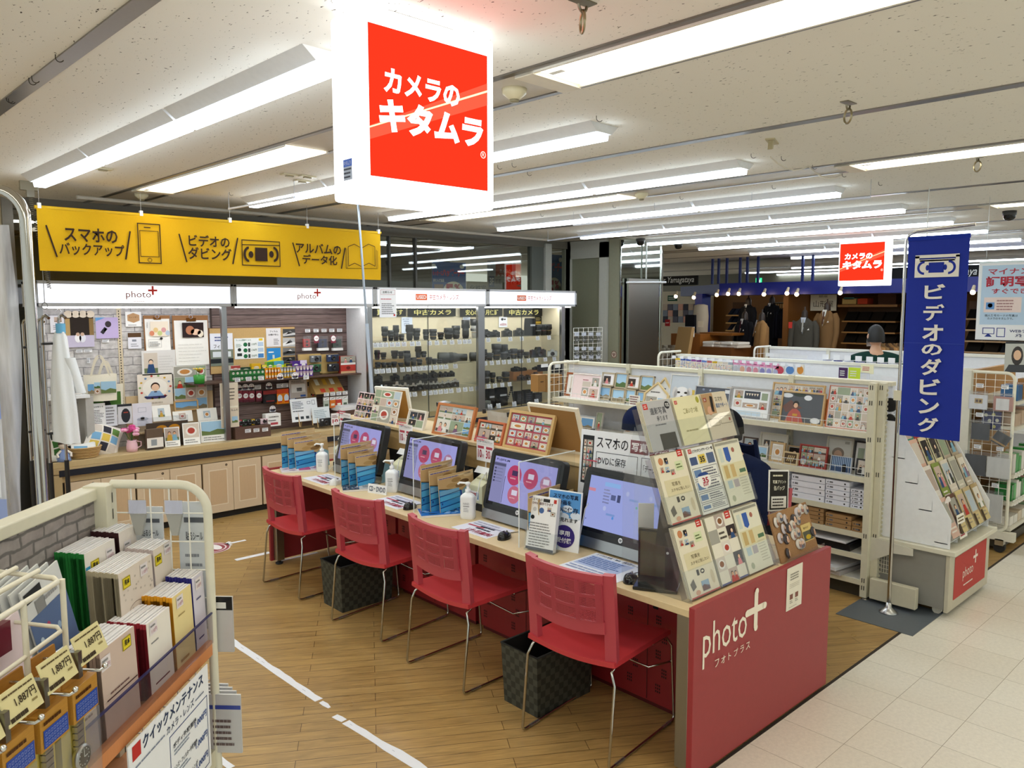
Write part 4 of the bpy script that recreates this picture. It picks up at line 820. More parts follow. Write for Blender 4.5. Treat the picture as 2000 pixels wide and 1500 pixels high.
def compact(px,col,lb,y=SW-.06,name='film_camera'):
 loc,rot,w,h=place(px,1,y);t=thing(name,lb,'camera',loc,rot)
 MB().box(0,w,0,.032,0,h,col,'plastic').build('body',t,bevel=.004)
 MB().at((w*.52,0,h*.48),(R(90),0,0)).lathe([(h*.32,0),(h*.3,.012),(h*.2,.014),(h*.19,.006),(0,.006)],16,'1b1b1e','plastic').build('lens',t)
 mb=MB();q=P(mb,(0,-.001,0),mat='plastic');q.r(w*.08,h*.72,w*.26,h*.9,'d8dce0');q.r(w*.4,h*.78,w*.56,h*.9,'22252a');q.r(w*.8,h*.1,w*.92,h*.85,'22252a');mb.build('flash_and_viewfinder',t)
 return t
for i,(x0,x1,c,lb) in enumerate(((1218,1286,'c22f2a','red'),(1360,1452,'2c3a5c','navy'),(1505,1592,'2f4a3a','dark green'))):
 px=z3(x0,560,x1,645);loc,rot,w,h=place(px,1,SW-.07)
 t=thing('blister_pack',lb+' film camera in a clear hanging pack on the slat wall','camera',loc,rot)
 MB().box(.004,w-.004,.01,.035,.004,h,c,'plastic').build('camera_body',t,bevel=.004)
 mb=MB()
 for j in range(2):mb.at((w*.5,.01,h*(.3+.38*j)),(R(90),0,0)).lathe([(h*.14,0),(h*.12,.008),(0,.004)],14,'1b1b1e','plastic')
 mb.build('lens',t);MB().box(-.006,w+.006,-.005,.03,-.03,-.004,'f6f6f6','card').build('white_label',t);MB().box(-.004,w+.004,.0,.002,-.004,h+.03,mat='clear_wrap').build('clear_pack',t)
 MB().tube([(w*.5,-.02,h+.02),(w*.5,.07,h+.02)],.003,6,'c9ccd2').build('hook',t)
for i,x in enumerate((1340,1506)):
 card('round_tag',z3(x-24,525,x+24,600),1,SW-.08,lambda q,w,h:(q.ell(w/2,h*.6,w*.48,w*.5,'ffffff',18),q.up(),q.txt('人気',w*.2,h*.5,w*.8,h*.7,'a03040',.02)),['round red popular tag left of the navy film camera','round red popular tag left of the green film camera'][i],'tag',.002,'8a3a4c')
 # angled wooden stands with four cameras
for i,(x0,x1) in enumerate(((1175,1395),(1395,1566))):
 loc,rot,w,h=place(z3(x0,706,x1,905-8*i),1,7.22)
 MB().box(0,w,0,.012,0,h,'b7985a','wood').box(0,w,0,.05,0,.012,'b7985a','wood').build('display_board',None,loc,(-.12,0,0),.002,label=['left','right'][i]+' wooden board holding two film cameras on the shelf',cat='board')
for x0,y0,x1,y1,c,lb in((1285,722,1392,788,'6f7478','grey'),(1448,712,1560,782,'24365c','navy blue'),(1283,808,1388,882,'2f6a44','green'),(1458,802,1562,876,'232734','blackish')):
 compact(z3(x0,y0,x1,y1),c,lb+' compact film camera mounted on the wooden display board',7.185)
def redbox(q,w,h):q.r(0,0,w,h,'c23a30');q.up();q.ph(0,h*.62,w,h,15,'pair');q.r(0,h*.5,w,h*.66,'f2efec');q.ell(w*.5,h*.32,w*.14,h*.1,'7a2018');q.r(0,0,w,h*.13,'d9b48a')
carton('camera_box',z3(1578,728,1722,895),1,7.17,.07,redbox,'red boxed film camera at the right end of the film shelf','box','a83a30')
# film shelf
S1=at(350+1000/5,550+945/5,1,7.08).z
x_l,x_r=at(410,745,1,7.1).x,4.4
MB().box(x_l,x_r,7.08,BK,S1-.014,S1,'5a4238','wood').build('film_shelf',label='dark wood shelf carrying rows of film boxes',cat='shelf')
MB().box(x_l+.25,3.98,7.2,7.3,S1+.001,S1+.075,'4a3830','wood').build('shelf_riser',label='low dark step at the back of the film shelf',cat='riser')
def fbox(c1,c2,w,d,h):
 mb=MB().box(0,w,0,d,0,h,c1,'glossy_print');q=P(mb,(0,0,0),mat='glossy_print');q.r(0,h*.55,w,h,c2);q.up();q.ell(w*.5,h*.42,w*.3,h*.22,'e8e4d8');q.up();q.r(w*.2,h*.38,w*.8,h*.46,c2);return mb
def film_row(c1,c2,x0,x1,n,w,h,y,z,rows,lb,grp,yb=0):
 "boxes standing in line; the first is built, the others copied"
 src=None
 for r_ in range(rows):
  for i in range(n):
   L_=(x0+(x1-x0)*(i+.5)/n-w/2,y,z+r_*(h+.001));lab='%s, %s from the left in the %s layer'%(lb,ORD[i],['lower','upper','top'][r_])
   if src is None:src=fbox(c1,c2,w,.04,h).build('film_box',loc=L_,label=lab,cat='film box',group=grp)
   else:dup(src,L_,0,lab)
X3=lambda zx,y=7.12:at(350+zx/5,738,1,y).x
film_row('2c7a3a','1d5a2c',X3(505),X3(832),8,.042,.05,7.11,S1+.001,2,'green film box','green film boxes')
film_row('e2761c','e89a1c',X3(838),X3(982),5,.038,.052,7.11,S1+.001,2,'orange film box','orange film boxes')
film_row('e8ae1c','8a8d94',X3(988),X3(1132),5,.038,.052,7.11,S1+.001,2,'yellow film box','yellow film boxes')
film_row('5c3a94','b9a0b4',X3(1140),X3(1300),5,.042,.054,7.11,S1+.001,2,'purple film box','purple film boxes')
for i,(x0,x1,c1,c2,h,lb) in enumerate(((508,600,'e9e6e2','b04038',.06,'white and red film carton'),(610,700,'2a5a3a','1d3a2c',.04,'dark green film carton'),(712,802,'e8c01c','d9a81c',.07,'yellow round film carton'),(812,858,'3a4a5a','e8d44a',.055,'slate film carton'),(862,925,'a8d83a','3a8a3a',.08,'lime green film carton'),(930,1025,'c8e03a','4aa0c0',.085,'lime and blue film carton'),(1045,1105,'e3e03a','2a2a2a',.05,'yellow and black film carton'),(1110,1180,'6a3aa8','4a2a80',.075,'violet film carton'),(1185,1250,'6a3aa8','e0d0ea',.08,'violet and white film carton'))):
 fbox(c1,c2,X3(x1,7.24)-X3(x0,7.24),.05,h).build('film_box',loc=(X3(x0,7.22),7.22,S1+.077),label=lb+' on the back step of the film shelf',cat='film box')
for i,x in enumerate((570,680,800,1240)):
 card('price_tag',z3(x-26,938-i*8,x+26,978-i*8),1,7.075,price,'white price tag on the film shelf edge, %s from the left'%ORD[i],'price tag',.002,group='tags on the film shelf edge')
def bubble(q,w,h):q.r(0,0,w,h*.45,'f6f6f8');q.ell(w/2,h*.5,w*.5,h*.48,'f6f6f8',18);q.up();q.ring(w/2,h*.62,w*.3,h*.22,.003,'9a4a58',16);q.ln(w*.12,h*.08,w*.88,h*.35,2,'8a8aa0')
for i,(x,y) in enumerate(((985,895),(1130,885),(582,1005),(645,998),(705,995),(876,985),(912,1210))):
 loc,rot,w,h=place(z3(x-30,y,x+30,y+62),1,7.07 if i<2 else SW-.05);mb=MB();bubble(P(mb),w,h);mb.box(0,w,.001,.003,0,h*.5,'f0f0f2','paper')
 mb.build('price_tag',None,loc,0,label='round topped white price card in the film bay, %s of those'%ORD[i],cat='price tag',group='round topped price cards')
for i,(x,y) in enumerate(((770,1010),(980,998),(1037,993),(1100,990))):
 card('price_tag',z3(x-28,y,x+28,y+40),1,SW-.05,price,'white price tag below the film shelf, %s from the left'%ORD[i],'price tag',.002,group='tags below the film shelf')
for i,x in enumerate((590,650,709,780)):
 loc,rot,w,h=place(z3(x-28,1065,x+28,1180-i*3),1,SW-.06);mb=MB().box(0,w,0,.02,0,h,'8a3040','glossy_print');q=P(mb,mat='glossy_print');q.ell(w/2,h*.55,w*.42,w*.42,'ffffff',18).up();q.txt('人気',w*.22,h*.5,w*.78,h*.63,'a03040',.02);q.r(0,0,w,h*.2,'5a2030')
 mb.build('hanging_pack',None,loc,0,label='dark red hanging pack with white round seal, %s from the left'%ORD[i],cat='pack',group='dark red hanging packs')
def onepack(c1,c2,c3):
 def f(q,w,h):q.r(0,0,w,h,c1);q.up();q.r(0,h*.7,w,h,c2);q.ell(w*.5,h*.38,w*.38,h*.26,c3);q.up();q.r(w*.2,h*.1,w*.8,h*.2,c2)
 return f
for px,c,lb in((z3(820,1062,955,1185),('1c1c20','8a2a2a','2b2b30'),'black and red single-use camera pack on the slat wall'),(z3(952,1052,1015,1195),('e8861c','d2481c','d9e6f2'),'orange single-use camera pack, left of the pair'),(z3(1017,1045,1076,1190),('e8861c','d2481c','d9e6f2'),'orange single-use camera pack, right of the pair'),(z3(1070,1042,1140,1182),('24408c','4a64b0','cfd6e6'),'blue single-use camera pack on the slat wall')):
 carton('camera_pack',px,1,SW-.07,.05,onepack(*c),lb,'pack',c[0],'glossy_print')
for px,y,dr,lb,tl in((z3(1080,957,1250,1135),7.27,lambda q,w,h:(q.r(0,0,w,h,'b8aca4'),q.up(),q.r(w*.1,h*.3,w*.9,h*.75,'d8d4d0'),q.r(w*.4,h*.35,w*.7,h*.55,'4a4a50'),q.ln(w*.1,h*.8,w*.9,h*.95,2,'5a5450'),q.r(w*.6,h*.05,w*.9,h*.16,'3a5a9a')),'grey printed panel below the film shelf',.05),(z3(1240,950,1338,1130),7.29,lambda q,w,h:(q.r(0,0,w,h,'b9945c','cork'),q.up(),q.ph(w*.15,h*.55,w*.85,h*.85,43,'dark'),q.ph(w*.45,h*.05,w*.85,h*.3,44,'dark')),'narrow cork panel with two small photos',.05)):
 card('display_sheet',px,1,y,dr,lb,'panel',.006,tilt=tl)
loc,rot,w,h=place(z3(1335,945,1620,1090),1,7.15);mb=MB().prism([(0,0),(.16,h),(.16,0)],0,w,'x','b08c50','wood');q=P(mb,(0,-.001,0),(1,0,0),Vector((0,.16,h)).normalized(),mat='paper')
for i in range(3):q.r(w*(.14+.26*i),.12,w*(.27+.26*i),.2,['e0dcc4','d8a83a','e4e4d8'][i]);q.r(w*(.2+.3*i),.02,w*(.36+.3*i),.07,'c2402c')
mb.build('sloped_display',None,loc,0,label='sloping wooden display of small film packs at the right of the bay',cat='display')
for i,x in enumerate((1438,1500,1560,1620)):
 card('price_tag',z3(x-24,1084-i*5,x+24,1118-i*5),1,7.13,price,'white price tag under the sloping film display, %s from the left'%ORD[i],'price tag',.002,group='tags under the sloping display')
 c=['b9c0b4','d8742c','c8483a','dfe3da'][i]
 loc,rot,w,h=place(z3(x-28,1130-i*5,x+28,1238-i*5),1,7.16);mb=MB().box(0,w,0,.012,0,h,c,'glossy_print');q=P(mb,mat='glossy_print');q.r(0,h*.72,w,h,'f4f4f4').up().line(w*.2,h*.78,w*.8,h*.92,.004,'333333');q.r(w*.2,h*.2,w*.8,h*.4,'e8e0c8' if i in(1,2) else '5a6a5a')
 mb.build('film_pack',None,loc,0,label=['pale','orange','red','white'][i]+' small film pack hanging under the sloping display',cat='pack')
def board(px,y,dr,lb):
 loc,rot,w,h=place(px,1,y,.2);t=thing('easel_board',lb,'board',loc,rot)
 mb=MB().box(0,w,0,.006,0,h,'e8eaee','paper');dr(P(mb),w,h);mb.build('board',t)
 for s_ in(.25,.75):MB().tube([(w*s_,.008,h*.8),(w*s_,.0,-.05)],.006,6,'c9a878','wood').build('easel_leg',t)
 MB().tube([(w*.5,.01,h*.8),(w*.5,.12,-.05)],.006,6,'c9a878','wood').build('easel_leg',t)
def info(q,w,h):
 q.r(0,0,w,h,'e6e9ee');q.up();q.ln(w*.06,h*.55,w*.5,h*.9,5,'70788a',4);q.frame(w*.62,h*.74,w*.75,h*.86,.004,'5a6270');q.frame(w*.8,h*.7,w*.92,h*.9,.004,'5a6270');q.ln(w*.06,h*.42,w*.6,h*.5,1,'333a44')
 for i in range(4):q.r(w*(.12+.2*i),h*.1,w*(.24+.2*i),h*.22,'3a4048')
board(z3(1103,1145,1362,1362),7.12,info,'large white camera information board on a small wooden easel');board(z3(1308,1228,1478,1375),7.09,lambda q,w,h:(q.r(0,0,w,h,'dfe6ea'),q.up(),q.ln(w*.1,h*.3,w*.9,h*.85,5,'a0b0ba')),'smaller pale blue information board right of the large one')
def harman(q,w,h):q.r(0,0,w,h,'f2f1f0');q.up();q.txt('HARMAN',w*.2,h*.7,w*.85,h*.82,'222222',.025);q.ln(w*.15,h*.4,w*.85,h*.55,1,'333333');q.r(w*.3,h*.12,w*.8,h*.3,'c2505a')
carton('camera_box',z3(848,1292,992,1412),1,7.08,.08,harman,'white boxed camera standing by the row of small cameras','box',z_on=None)
zb=at(350+720/5,550+1412/5,1,7.03).z
loc,rot,w,h=place(z3(548,1412,895,1490),1,7.0);mb=MB().box(0,w,0,.12,CZ-loc[2],h,'5e443a','wood');mb.build('wooden_riser',None,loc,0,.002,label='dark wooden box riser carrying small cameras on the counter',cat='riser')
for i,x in enumerate((672,755,840)):card('price_tag',z3(x-28,1440-i*6,x+28,1474-i*6),1,6.996,price,'white price tag on the wooden riser front, %s from the left'%ORD[i],'price tag',.002,group='tags on the wooden riser')
for i,(x0,x1,c,lb) in enumerate(((588,618,'b03a4a','dark red'),(622,664,'2a5a34','green'),(668,704,'1c1c20','black'),(708,742,'c8a01c','yellow'),(745,790,'22222a','black and orange'),(795,866,'e2c4cc','pale pink'))):
 compact(z3(x0,1350-i*2,x1,1420-i*6),c,lb+' little camera on the wooden riser',7.05)
t=compact(z3(1382,1335,1480,1412),'26282a','black classic camera standing before the information boards',7.04)
for px,c,lb in((z3(1485,1285,1560,1400),'efe9ea','white and red price card at the right of the film counter'),):card('price_card',px,1,7.02,lambda q,w,h:(q.r(0,0,w,h,'f2eeee'),q.up(),q.txt('10',w*.15,h*.15,w*.85,h*.5,'b03040',.03),q.ln(w*.1,h*.6,w*.9,h*.85,2,'8a5a62')),lb,'sign')
MB().box(0,.34,0,.16,0,.03,'e9e9ea','card').box(.02,.3,.01,.15,.031,.05,'dcdcde','card').build('flat_boxes',None,(at(680,806,1,7.06).x-.1,7.05,CZ+.16),R(6),label='flat white boxes stacked beside the film counter divider',cat='box')
MB().box(0,.34,0,.16,0,.158,'5e443a','wood').build('counter_block',None,(at(680,806,1,7.06).x-.1,7.05,CZ+.001),label='dark wooden block under the flat white boxes',cat='block')
card('tall_board',z3(405,988,580,1425),1,7.0,lambda q,w,h:(q.r(0,0,w,h,'ddd0bc'),q.up(),q.ln(w*.3,h*.6,w*.95,h*.9,4,'5a5048',3,.3),q.r(w*.05,h*.44,w*.95,h*.48,'f0ead8'),q.txt('フィルムの',w*.3,h*.36,w*.95,h*.41,'3a342c',.01),q.ph(w*.6,h*.1,w*.92,h*.24,50,'sky')),'tall beige handwritten board behind the grey post','sign',.006)
A=at(395,745,1,7.05)
t=thing('flower_pot','green tin pot with a yellow artificial flower left of the post','plant',(A.x,7.12,S1))
MB().lathe([(0,0),(.045,0),(.05,.08),(.04,.08),(0,.06)],16,'3a9a3a','glossy_print').build('pot',t)
mb=MB()
for i in range(12):a=i*pi/6;mb.add([(.01*cos(a),.01*sin(a),.115),(.05*cos(a-.2),.05*sin(a-.2),.135),(.06*cos(a),.06*sin(a),.14),(.05*cos(a+.2),.05*sin(a+.2),.135)],[(0,1,2,3)],'f0cc1c','leaf')
mb.ball((0,0,.118),.018,'7a5a1a','leaf',8,5).tube([(0,0,.06),(0,0,.115)],.004,5,'4a8a3a','leaf');mb.build('flower',t)
MB().box(A.x-.07,A.x+.12,7.07,BK,S1-.012,S1-.001,'4a342a','wood').build('small_shelf',label='short dark shelf under the flower pot',cat='shelf')
# ================================================================== USED CAMERA GLASS CASES
CX0,CXM,CX1=at(724,700,1,FY).x,at(941,700,1,FY).x,at(1100,700,1,FY).x
post(CX0,'grey aluminium post at the left of the wide glass case',.06,.705);post(CXM,'grey aluminium post between the two glass cases',.1,.705);post(CX1,'grey aluminium post at the right end of the glass cases',.06,.705)
struct('wall_case',MB().box(4.43,7.6,BK,BK+.03,.7,HZ0,'e2d6b6','paint').box(CX1+.02,CX1+.03,FY+.03,BK,.7,HZ0,'d9cfb4','paint'))
for i,(a,b_) in enumerate(((CX0+.03,CXM-.05),(CXM+.05,CX1-.03))):
 m_=(a+b_)/2 if i==0 else at(1020,700,1,FY).x
 t=thing('glass_doors',['pair of sliding glass doors on the wide camera case','pair of sliding glass doors on the right camera case'][i],'door',(0,0,0))
 MB().box(a,m_+.01,FY+.012,FY+.017,.715,HZ0,mat='glass').build('pane',t);MB().box(m_-.01,b_,FY+.022,FY+.027,.715,HZ0,mat='glass').build('pane',t)
 MB().box(m_-.004,m_+.004,FY+.008,FY+.012,.715,HZ0,'1c1c1e','rubber').build('edge_seal',t);MB().box(a,b_,FY+.006,FY+.03,.703,.717,'8a8c90','steel').build('track',t)
 MB().box(a,b_,FY+.1,FY+.14,HZ0-.016,HZ0-.004,'fffaf0','case_light').build('case_lamp',t)
def zl(x,y):return(680+x/6.818,560+y/6.818)
def zr(x,y):return(880+x/6.25,560+y/6.25)
GYS=7.02
RZ=[[at(*zl(700,722),1,GYS).z,at(*zl(700,1062),1,GYS).z,at(*zl(1000,1378),1,GYS).z],[at(*zr(650,612),1,GYS).z,at(*zr(650,890),1,GYS).z,at(*zr(650,1165),1,GYS).z,.71]]
for i in range(2):
 a,b_=[(CX0+.03,CXM-.04),(CXM+.04,CX1-.02)][i]
 for j in range(3):
  z=RZ[i][j];nm=['top','second','third'][j]
  MB().box(a,b_,GYS,BK-.005,z-.008,z,mat='glass').build('glass_shelf',label='%s glass shelf in the %s camera case'%(nm,['wide left','right'][i]),cat='shelf')
  # black strips with yellow lettering
for px0,px1,s_,lb in((728,793,'買取ります','purchase'),(797,890,'中古カメラ','used camera, wide case'),(899,981,'安心の6ヶ月保証','six month warranty'),(985,1059,'中古カメラ','used camera, right case'),(1063,1098,'カメラ','last, cut off at the post')):
 card('case_sign',(px0,602,px1,618),1,BK-.03,lambda q,w,h,s_=s_:(q.r(0,0,w,h,'16130c'),q.up(),q.txt(s_,w*.12,h*.16,w*.9,h*.84,'ece28a',.02)),'black strip sign with yellow characters, %s'%lb,'sign',.006,'16130c')
for i,(x0,y0,x1,y1,s_) in enumerate(((710,405,855,620,0),)):
 card('information_sheet',(680+x0/6.818,560+y0/6.818,680+x1/6.818,560+y1/6.818),1,BK-.012,lambda q,w,h:(q.r(0,0,w,h,'d6e0ee'),q.up(),q.txt('らくうる',w*.12,h*.82,w*.65,h*.92,'4a5a7a',.01),q.frame(w*.25,h*.45,w*.7,h*.62,.005,'5a6a8a'),q.ln(w*.2,h*.7,w*.85,h*.78,1,'6a7a9a')),'pale blue sheet behind the top shelf lenses in the wide case','sign',.002)
for i,(x0,y0,x1,y1) in enumerate(((590,365,692,495),(1030,362,1112,490),(1148,362,1230,490),(152,370,240,420))):
 card('information_sheet',(880+x0/6.25,560+y0/6.25,880+x1/6.25,560+y1/6.25),1,BK-.012,(lambda q,w,h:(q.r(0,0,w,h,'eef0f6'),q.up(),q.txt('60回0%',w*.12,h*.15,w*.9,h*.38,'a8304a',.02),q.ell(w*.4,h*.75,w*.16,h*.12,'2a2c34'),q.r(w*.6,h*.68,w*.8,h*.8,'2a2c34'))) if i==0 else((lambda q,w,h:(q.r(0,0,w,h,'1d1a12'),q.up(),q.r(w*.12,h*.12,w*.88,h*.3,'c9a63a'),q.r(w*.12,h*.36,w*.88,h*.52,'c9a63a'),q.ln(w*.12,h*.6,w*.88,h*.92,3,'9a8a5a'))) if i<3 else note('d6e0ee',None,3)),['white loan offer sheet in the right camera case','black and gold sheet, left of two in the right case','black and gold sheet, right of two in the right case','pale sheet behind the long lenses by the middle post'][i],'sign',.002)
BKC=['1b1b1d','222224','161618','2a2a2c']
def lens(x,y,z,w,h,seed,lb,hood=None,white=False,grp='used lenses in the glass cases'):
 r_=random.Random(seed);R_=w/2;c=r_.choice(BKC);t=thing('camera_lens',lb,'lens',(x,y,z),r_.uniform(0,6),grp);k_=r_.uniform(.82,.95)
 hood=r_.random()<.45 if hood is None else hood;hb=h*(.68 if hood else 1)
 c='d6d5d0' if white else c
 MB().lathe([(0,0),(R_*.72,0),(R_*.74,hb*.08),(R_*k_,hb*.12),(R_*k_,hb*.38),(R_*k_*1.03,hb*.4),(R_*k_*1.03,hb*.47),(R_*k_*.98,hb*.48),(R_,hb*.72),(R_,hb*.97),(R_*.92,hb),(R_*.8,hb-.003),(0,hb-.006)],18,c,'plastic').build('barrel',t)
 mb=MB();n=26
 for i in range(n):a=2*pi*i/n;mb.at((0,0,0),(0,0,a)).box(R_*.9,R_*1.035,-R_*.05,R_*.05,hb*.55,hb*.74,'111113','rubber')
 mb.build('grip_ring',t)
 MB().lathe([(R_*k_*1.035,hb*.41),(R_*k_*1.035,hb*.44)],18,r_.choice(['8a2a24','b8923a','9a9a9a','333333']),'plastic').build('accent_ring',t)
 if hood:MB().lathe([(R_*.96,hb*.94),(R_*1.12,hb),(R_*1.15,h),(R_*1.08,h),(R_*1.04,hb)],18,'18181a','plastic').build('hood',t)
 return t
def camera(x,y,z,w,h,lb,silver=False,lens_=True,rz=0.,name='used_camera',body='1d1d1f',grp='used cameras in the glass cases'):
 t=thing(name,lb,'camera',(x,y,z),rz,grp);bh=h*.72;d=min(.05,w*.4)
 MB().prism([(-w/2,0),(w/2,0),(w/2,bh*.92),(w*.44,bh),(-w*.44,bh),(-w/2,bh*.92)],-d/2,d/2,'y',body,'plastic').build('body',t,bevel=.003)
 MB().prism([(-w*.2,bh),(w*.2,bh),(w*.13,h),(-w*.13,h)],-d*.5,d*.4,'y','c4c4c2' if silver else body,'steel' if silver else 'plastic').build('prism_top',t,bevel=.003)
 if silver:MB().box(-w/2-.0005,w/2+.0005,-d/2-.0005,d/2+.0005,bh*.78,bh,'c8c8c6','steel').build('top_plate',t,bevel=.002)
 mb=MB();mb.lathe([(0,bh),(w*.07,bh),(w*.07,bh+.008),(0,bh+.008)],12,'9a9a9a' if silver else '2b2b2d','plastic',(w*.36,0,0)).lathe([(0,bh),(w*.05,bh),(w*.05,bh+.006),(0,bh+.006)],12,'2b2b2d','plastic',(-w*.36,0,0));mb.build('dial',t)
 if lens_:MB().at((0,-d/2,bh*.48),(R(90),0,0)).lathe([(bh*.42,0),(bh*.42,.012),(bh*.38,.014),(bh*.38,.035),(bh*.34,.038),(bh*.3,.032),(0,.026)],18,'141416','plastic').build('lens',t)
 return t
CASES=['wide left case','right case']
def lens_row(items,conv,ci,z,y,shelf):
 for i,(x,top,w,*o) in enumerate(items):
  p0,p1=at(*conv(x-w/2,top),1,y),at(*conv(x+w/2,top),1,y);h=max(.03,p0.z-z)
  lens((p0.x+p1.x)/2,y,z,(p1.x-p0.x)*.93,h,i*7+ci*31+int(z*100),'%s used lens, %s from the left on the %s of the %s'%(('white banded' if o else 'tall black' if h>.15 else 'black' if h>.08 else 'short black'),ORD[i],shelf,CASES[ci]),None,bool(o))
lens_row([(485,530,75),(565,580,65),(635,512,75),(710,632,65),(815,505,90),(907,555,85),(1035,567,72),(1130,565,80),(1232,607,70),(1335,550,105),(1435,520,85),(1563,442,92)],zl,0,RZ[0][0],7.1,'top shelf')
lens_row([(1690,430,100,1)],zl,0,RZ[0][0],7.13,'end of the top shelf')
mb=MB().box(CX0+.05,5.35,7.18,7.32,0,.07,'a88a5a','wood');mb.build('shelf_step',None,(0,0,RZ[0][1]),label='wooden step on the second shelf of the wide case',cat='riser')
lens_row([(385,845,70),(468,878,66),(618,852,78),(702,862,66),(780,855,74),(932,795,76),(1006,860,66)],zl,0,RZ[0][1]+.071,7.23,'raised second shelf')
lens_row([(395,1005,74),(475,1010,66),(545,1012,60),(612,1000,64),(700,1015,64),(785,890,76),(870,945,76),(950,965,64),(1075,940,76),(1145,960,60),(1215,965,66),(1290,970,70)],zl,0,RZ[0][1],7.08,'front of the second shelf')
def tele(x0,x1,y0,y1,conv,ci,lb):
 a,b_=at(*conv(x0,(y0+y1)/2),1,7.12),at(*conv(x1,(y0+y1)/2),1,7.12);h=at(*conv(x0,y0),1,7.12).z-at(*conv(x0,y1),1,7.12).z;L_=b_.x-a.x
 t=thing('telephoto_lens',lb,'lens',(a.x,7.12,RZ[0][1]+h/2),(0,R(90),R(-28)));r_=h/2
 MB().lathe([(r_*.6,.004),(r_*.92,.0),(r_,.004),(r_,L_*.3),(r_*.96,L_*.32),(r_*.9,L_*.6),(r_*.7,L_*.7),(r_*.66,L_),(0,L_)],22,'2a2c28','plastic').build('barrel',t)
 MB().lathe([(0,.03),(r_*.86,.02),(r_*.92,.001)],22,'26331f','black_gloss').build('front_glass',t);MB().lathe([(r_*.93,L_*.36),(r_*.97,L_*.38),(r_*.97,L_*.5),(r_*.92,L_*.52)],22,'161616','rubber').build('grip_ring',t)
tele(1195,1500,838,985,zl,0,'big dark green telephoto lens lying in the wide left case');tele(1620,1760,862,985,zl,0,'telephoto lens lying by the middle post of the cases')
def cam_row(items,conv,ci,z,y,shelf,silver=False,body='1d1d1f'):
 for i,(x,top,w) in enumerate(items):
  p0,p1=at(*conv(x-w/2,top),1,y),at(*conv(x+w/2,top),1,y);h=max(.04,p0.z-z)
  camera((p0.x+p1.x)/2,y,z,max(.07,p1.x-p0.x),min(h,.13),'%s used camera, %s from the left on the %s of the %s'%('silver and black' if silver else 'black',ORD[i],shelf,CASES[ci]),silver,True,R(-35 if silver else -12),body=body)
mb=MB().box(CX0+.05,5.5,7.2,7.33,0,.1,'2b2622','wood');mb.build('shelf_step',None,(0,0,RZ[0][2]),label='dark step on the third shelf of the wide case',cat='riser')
cam_row([(400,1165,90),(620,1160,100),(790,1170,90),(905,1145,100),(1010,1150,80),(1125,1120,90),(1225,1130,60),(1295,1130,60),(1372,1120,70)],zl,0,RZ[0][2]+.101,7.26,'raised third shelf')
cam_row([(500,1310,100),(650,1265,95),(760,1280,85),(868,1285,80),(962,1255,80),(1070,1260,68),(1135,1260,60),(1190,1260,58),(1256,1255,62),(1335,1240,70),(1425,1225,80)],zl,0,RZ[0][2],7.07,'front of the third shelf',True)
p=at(*zl(437,1300),1,7.06);MB().ball((0,0,.05),(.025,.02,.05),'c9d2de','chrome').build('flash_reflector',None,(p.x,7.05,RZ[0][2]),label='shiny flash reflector at the left of the third shelf',cat='flash')
cam_row([(430,520,95),(540,528,92),(685,510,95),(832,505,100)],zr,1,RZ[1][0],7.1,'top shelf')
def bagbox(px,conv,z,lb,y=7.12,col='17171b'):
 x0,y0,x1,y1=px;a,b_=at(*conv(x0,y1),1,y),at(*conv(x1,y1),1,y);h=at(*conv(x0,y0),1,y).z-z
 t=thing('camera_bag',lb,'bag',((a.x+b_.x)/2,y,z));w=b_.x-a.x
 MB().grid(lambda u,v:(w/2*cos(2*pi*u)*(1-.12*v**4),.06*sin(2*pi*u)*(1-.15*v**4),h*v),24,8,col,'cloth').lathe([(w*.4,h*.97),(0,h)],12,col,'cloth').build('bag_body',t)
 mb=MB();q=P(mb,(-w*.28,-.0615,h*.55),mat='paper');q.r(0,0,w*.5,h*.1,'b9bac2');mb.build('logo_patch',t)
bagbox((908,385,1025,598),zr,RZ[1][0],'tall black padded lens pouch on the top shelf of the right case')
for i,x in enumerate((1065,1125,1190)):lens(at(*zr(x,590),1,7.1).x,7.1,RZ[1][0],.1,.14,i,'stout black lens, %s of three beside the tall pouch'%ORD[i],False)
bagbox((1292,488,1380,598),zr,RZ[1][0],'dark bag half hidden at the right end of the case')
lens_row([(410,765,60),(475,810,70),(560,700,88),(650,705,80),(705,775,52),(770,758,76),(846,770,70),(925,798,56)],zr,1,RZ[1][1],7.1,'second shelf')
cam_row([(1065,712,150)],zr,1,RZ[1][1],7.1,'right part of the second shelf');cam_row([(1240,765,85),(1345,765,72)],zr,1,RZ[1][1],7.12,'far right of the second shelf',True,'d2d2d0')
lens_row([(435,1030,80),(512,1050,58),(592,1098,58),(672,1040,76)],zr,1,RZ[1][2],7.1,'third shelf')
MB().box(at(*zr(740,1040),1,7.2).x,at(*zr(1100,1040),1,7.2).x,7.16,7.3,0,.1,'a06a3a','wood').build('shelf_step',None,(0,0,RZ[1][2]),label='brown step on the third shelf of the right case',cat='riser')
cam_row([(800,975,95),(855,990,60),(897,985,45),(1045,975,70)],zr,1,RZ[1][2]+.101,7.22,'raised third shelf');cam_row([(860,1075,70),(935,1075,60),(1035,1045,75)],zr,1,RZ[1][2],7.08,'front of the third shelf',False,'3a2a28')
bagbox((412,1255,530,1440),zr,.712,'black camera bag at the bottom left of the right case');bagbox((530,1240,690,1430),zr,.712,'wide black camera bag at the bottom of the right case',7.2)
p=at(*zr(745,1400),1,7.1);t=thing('flexible_tripod','small black tripod with bead legs at the bottom of the right case','tripod',(p.x,7.1,.712))
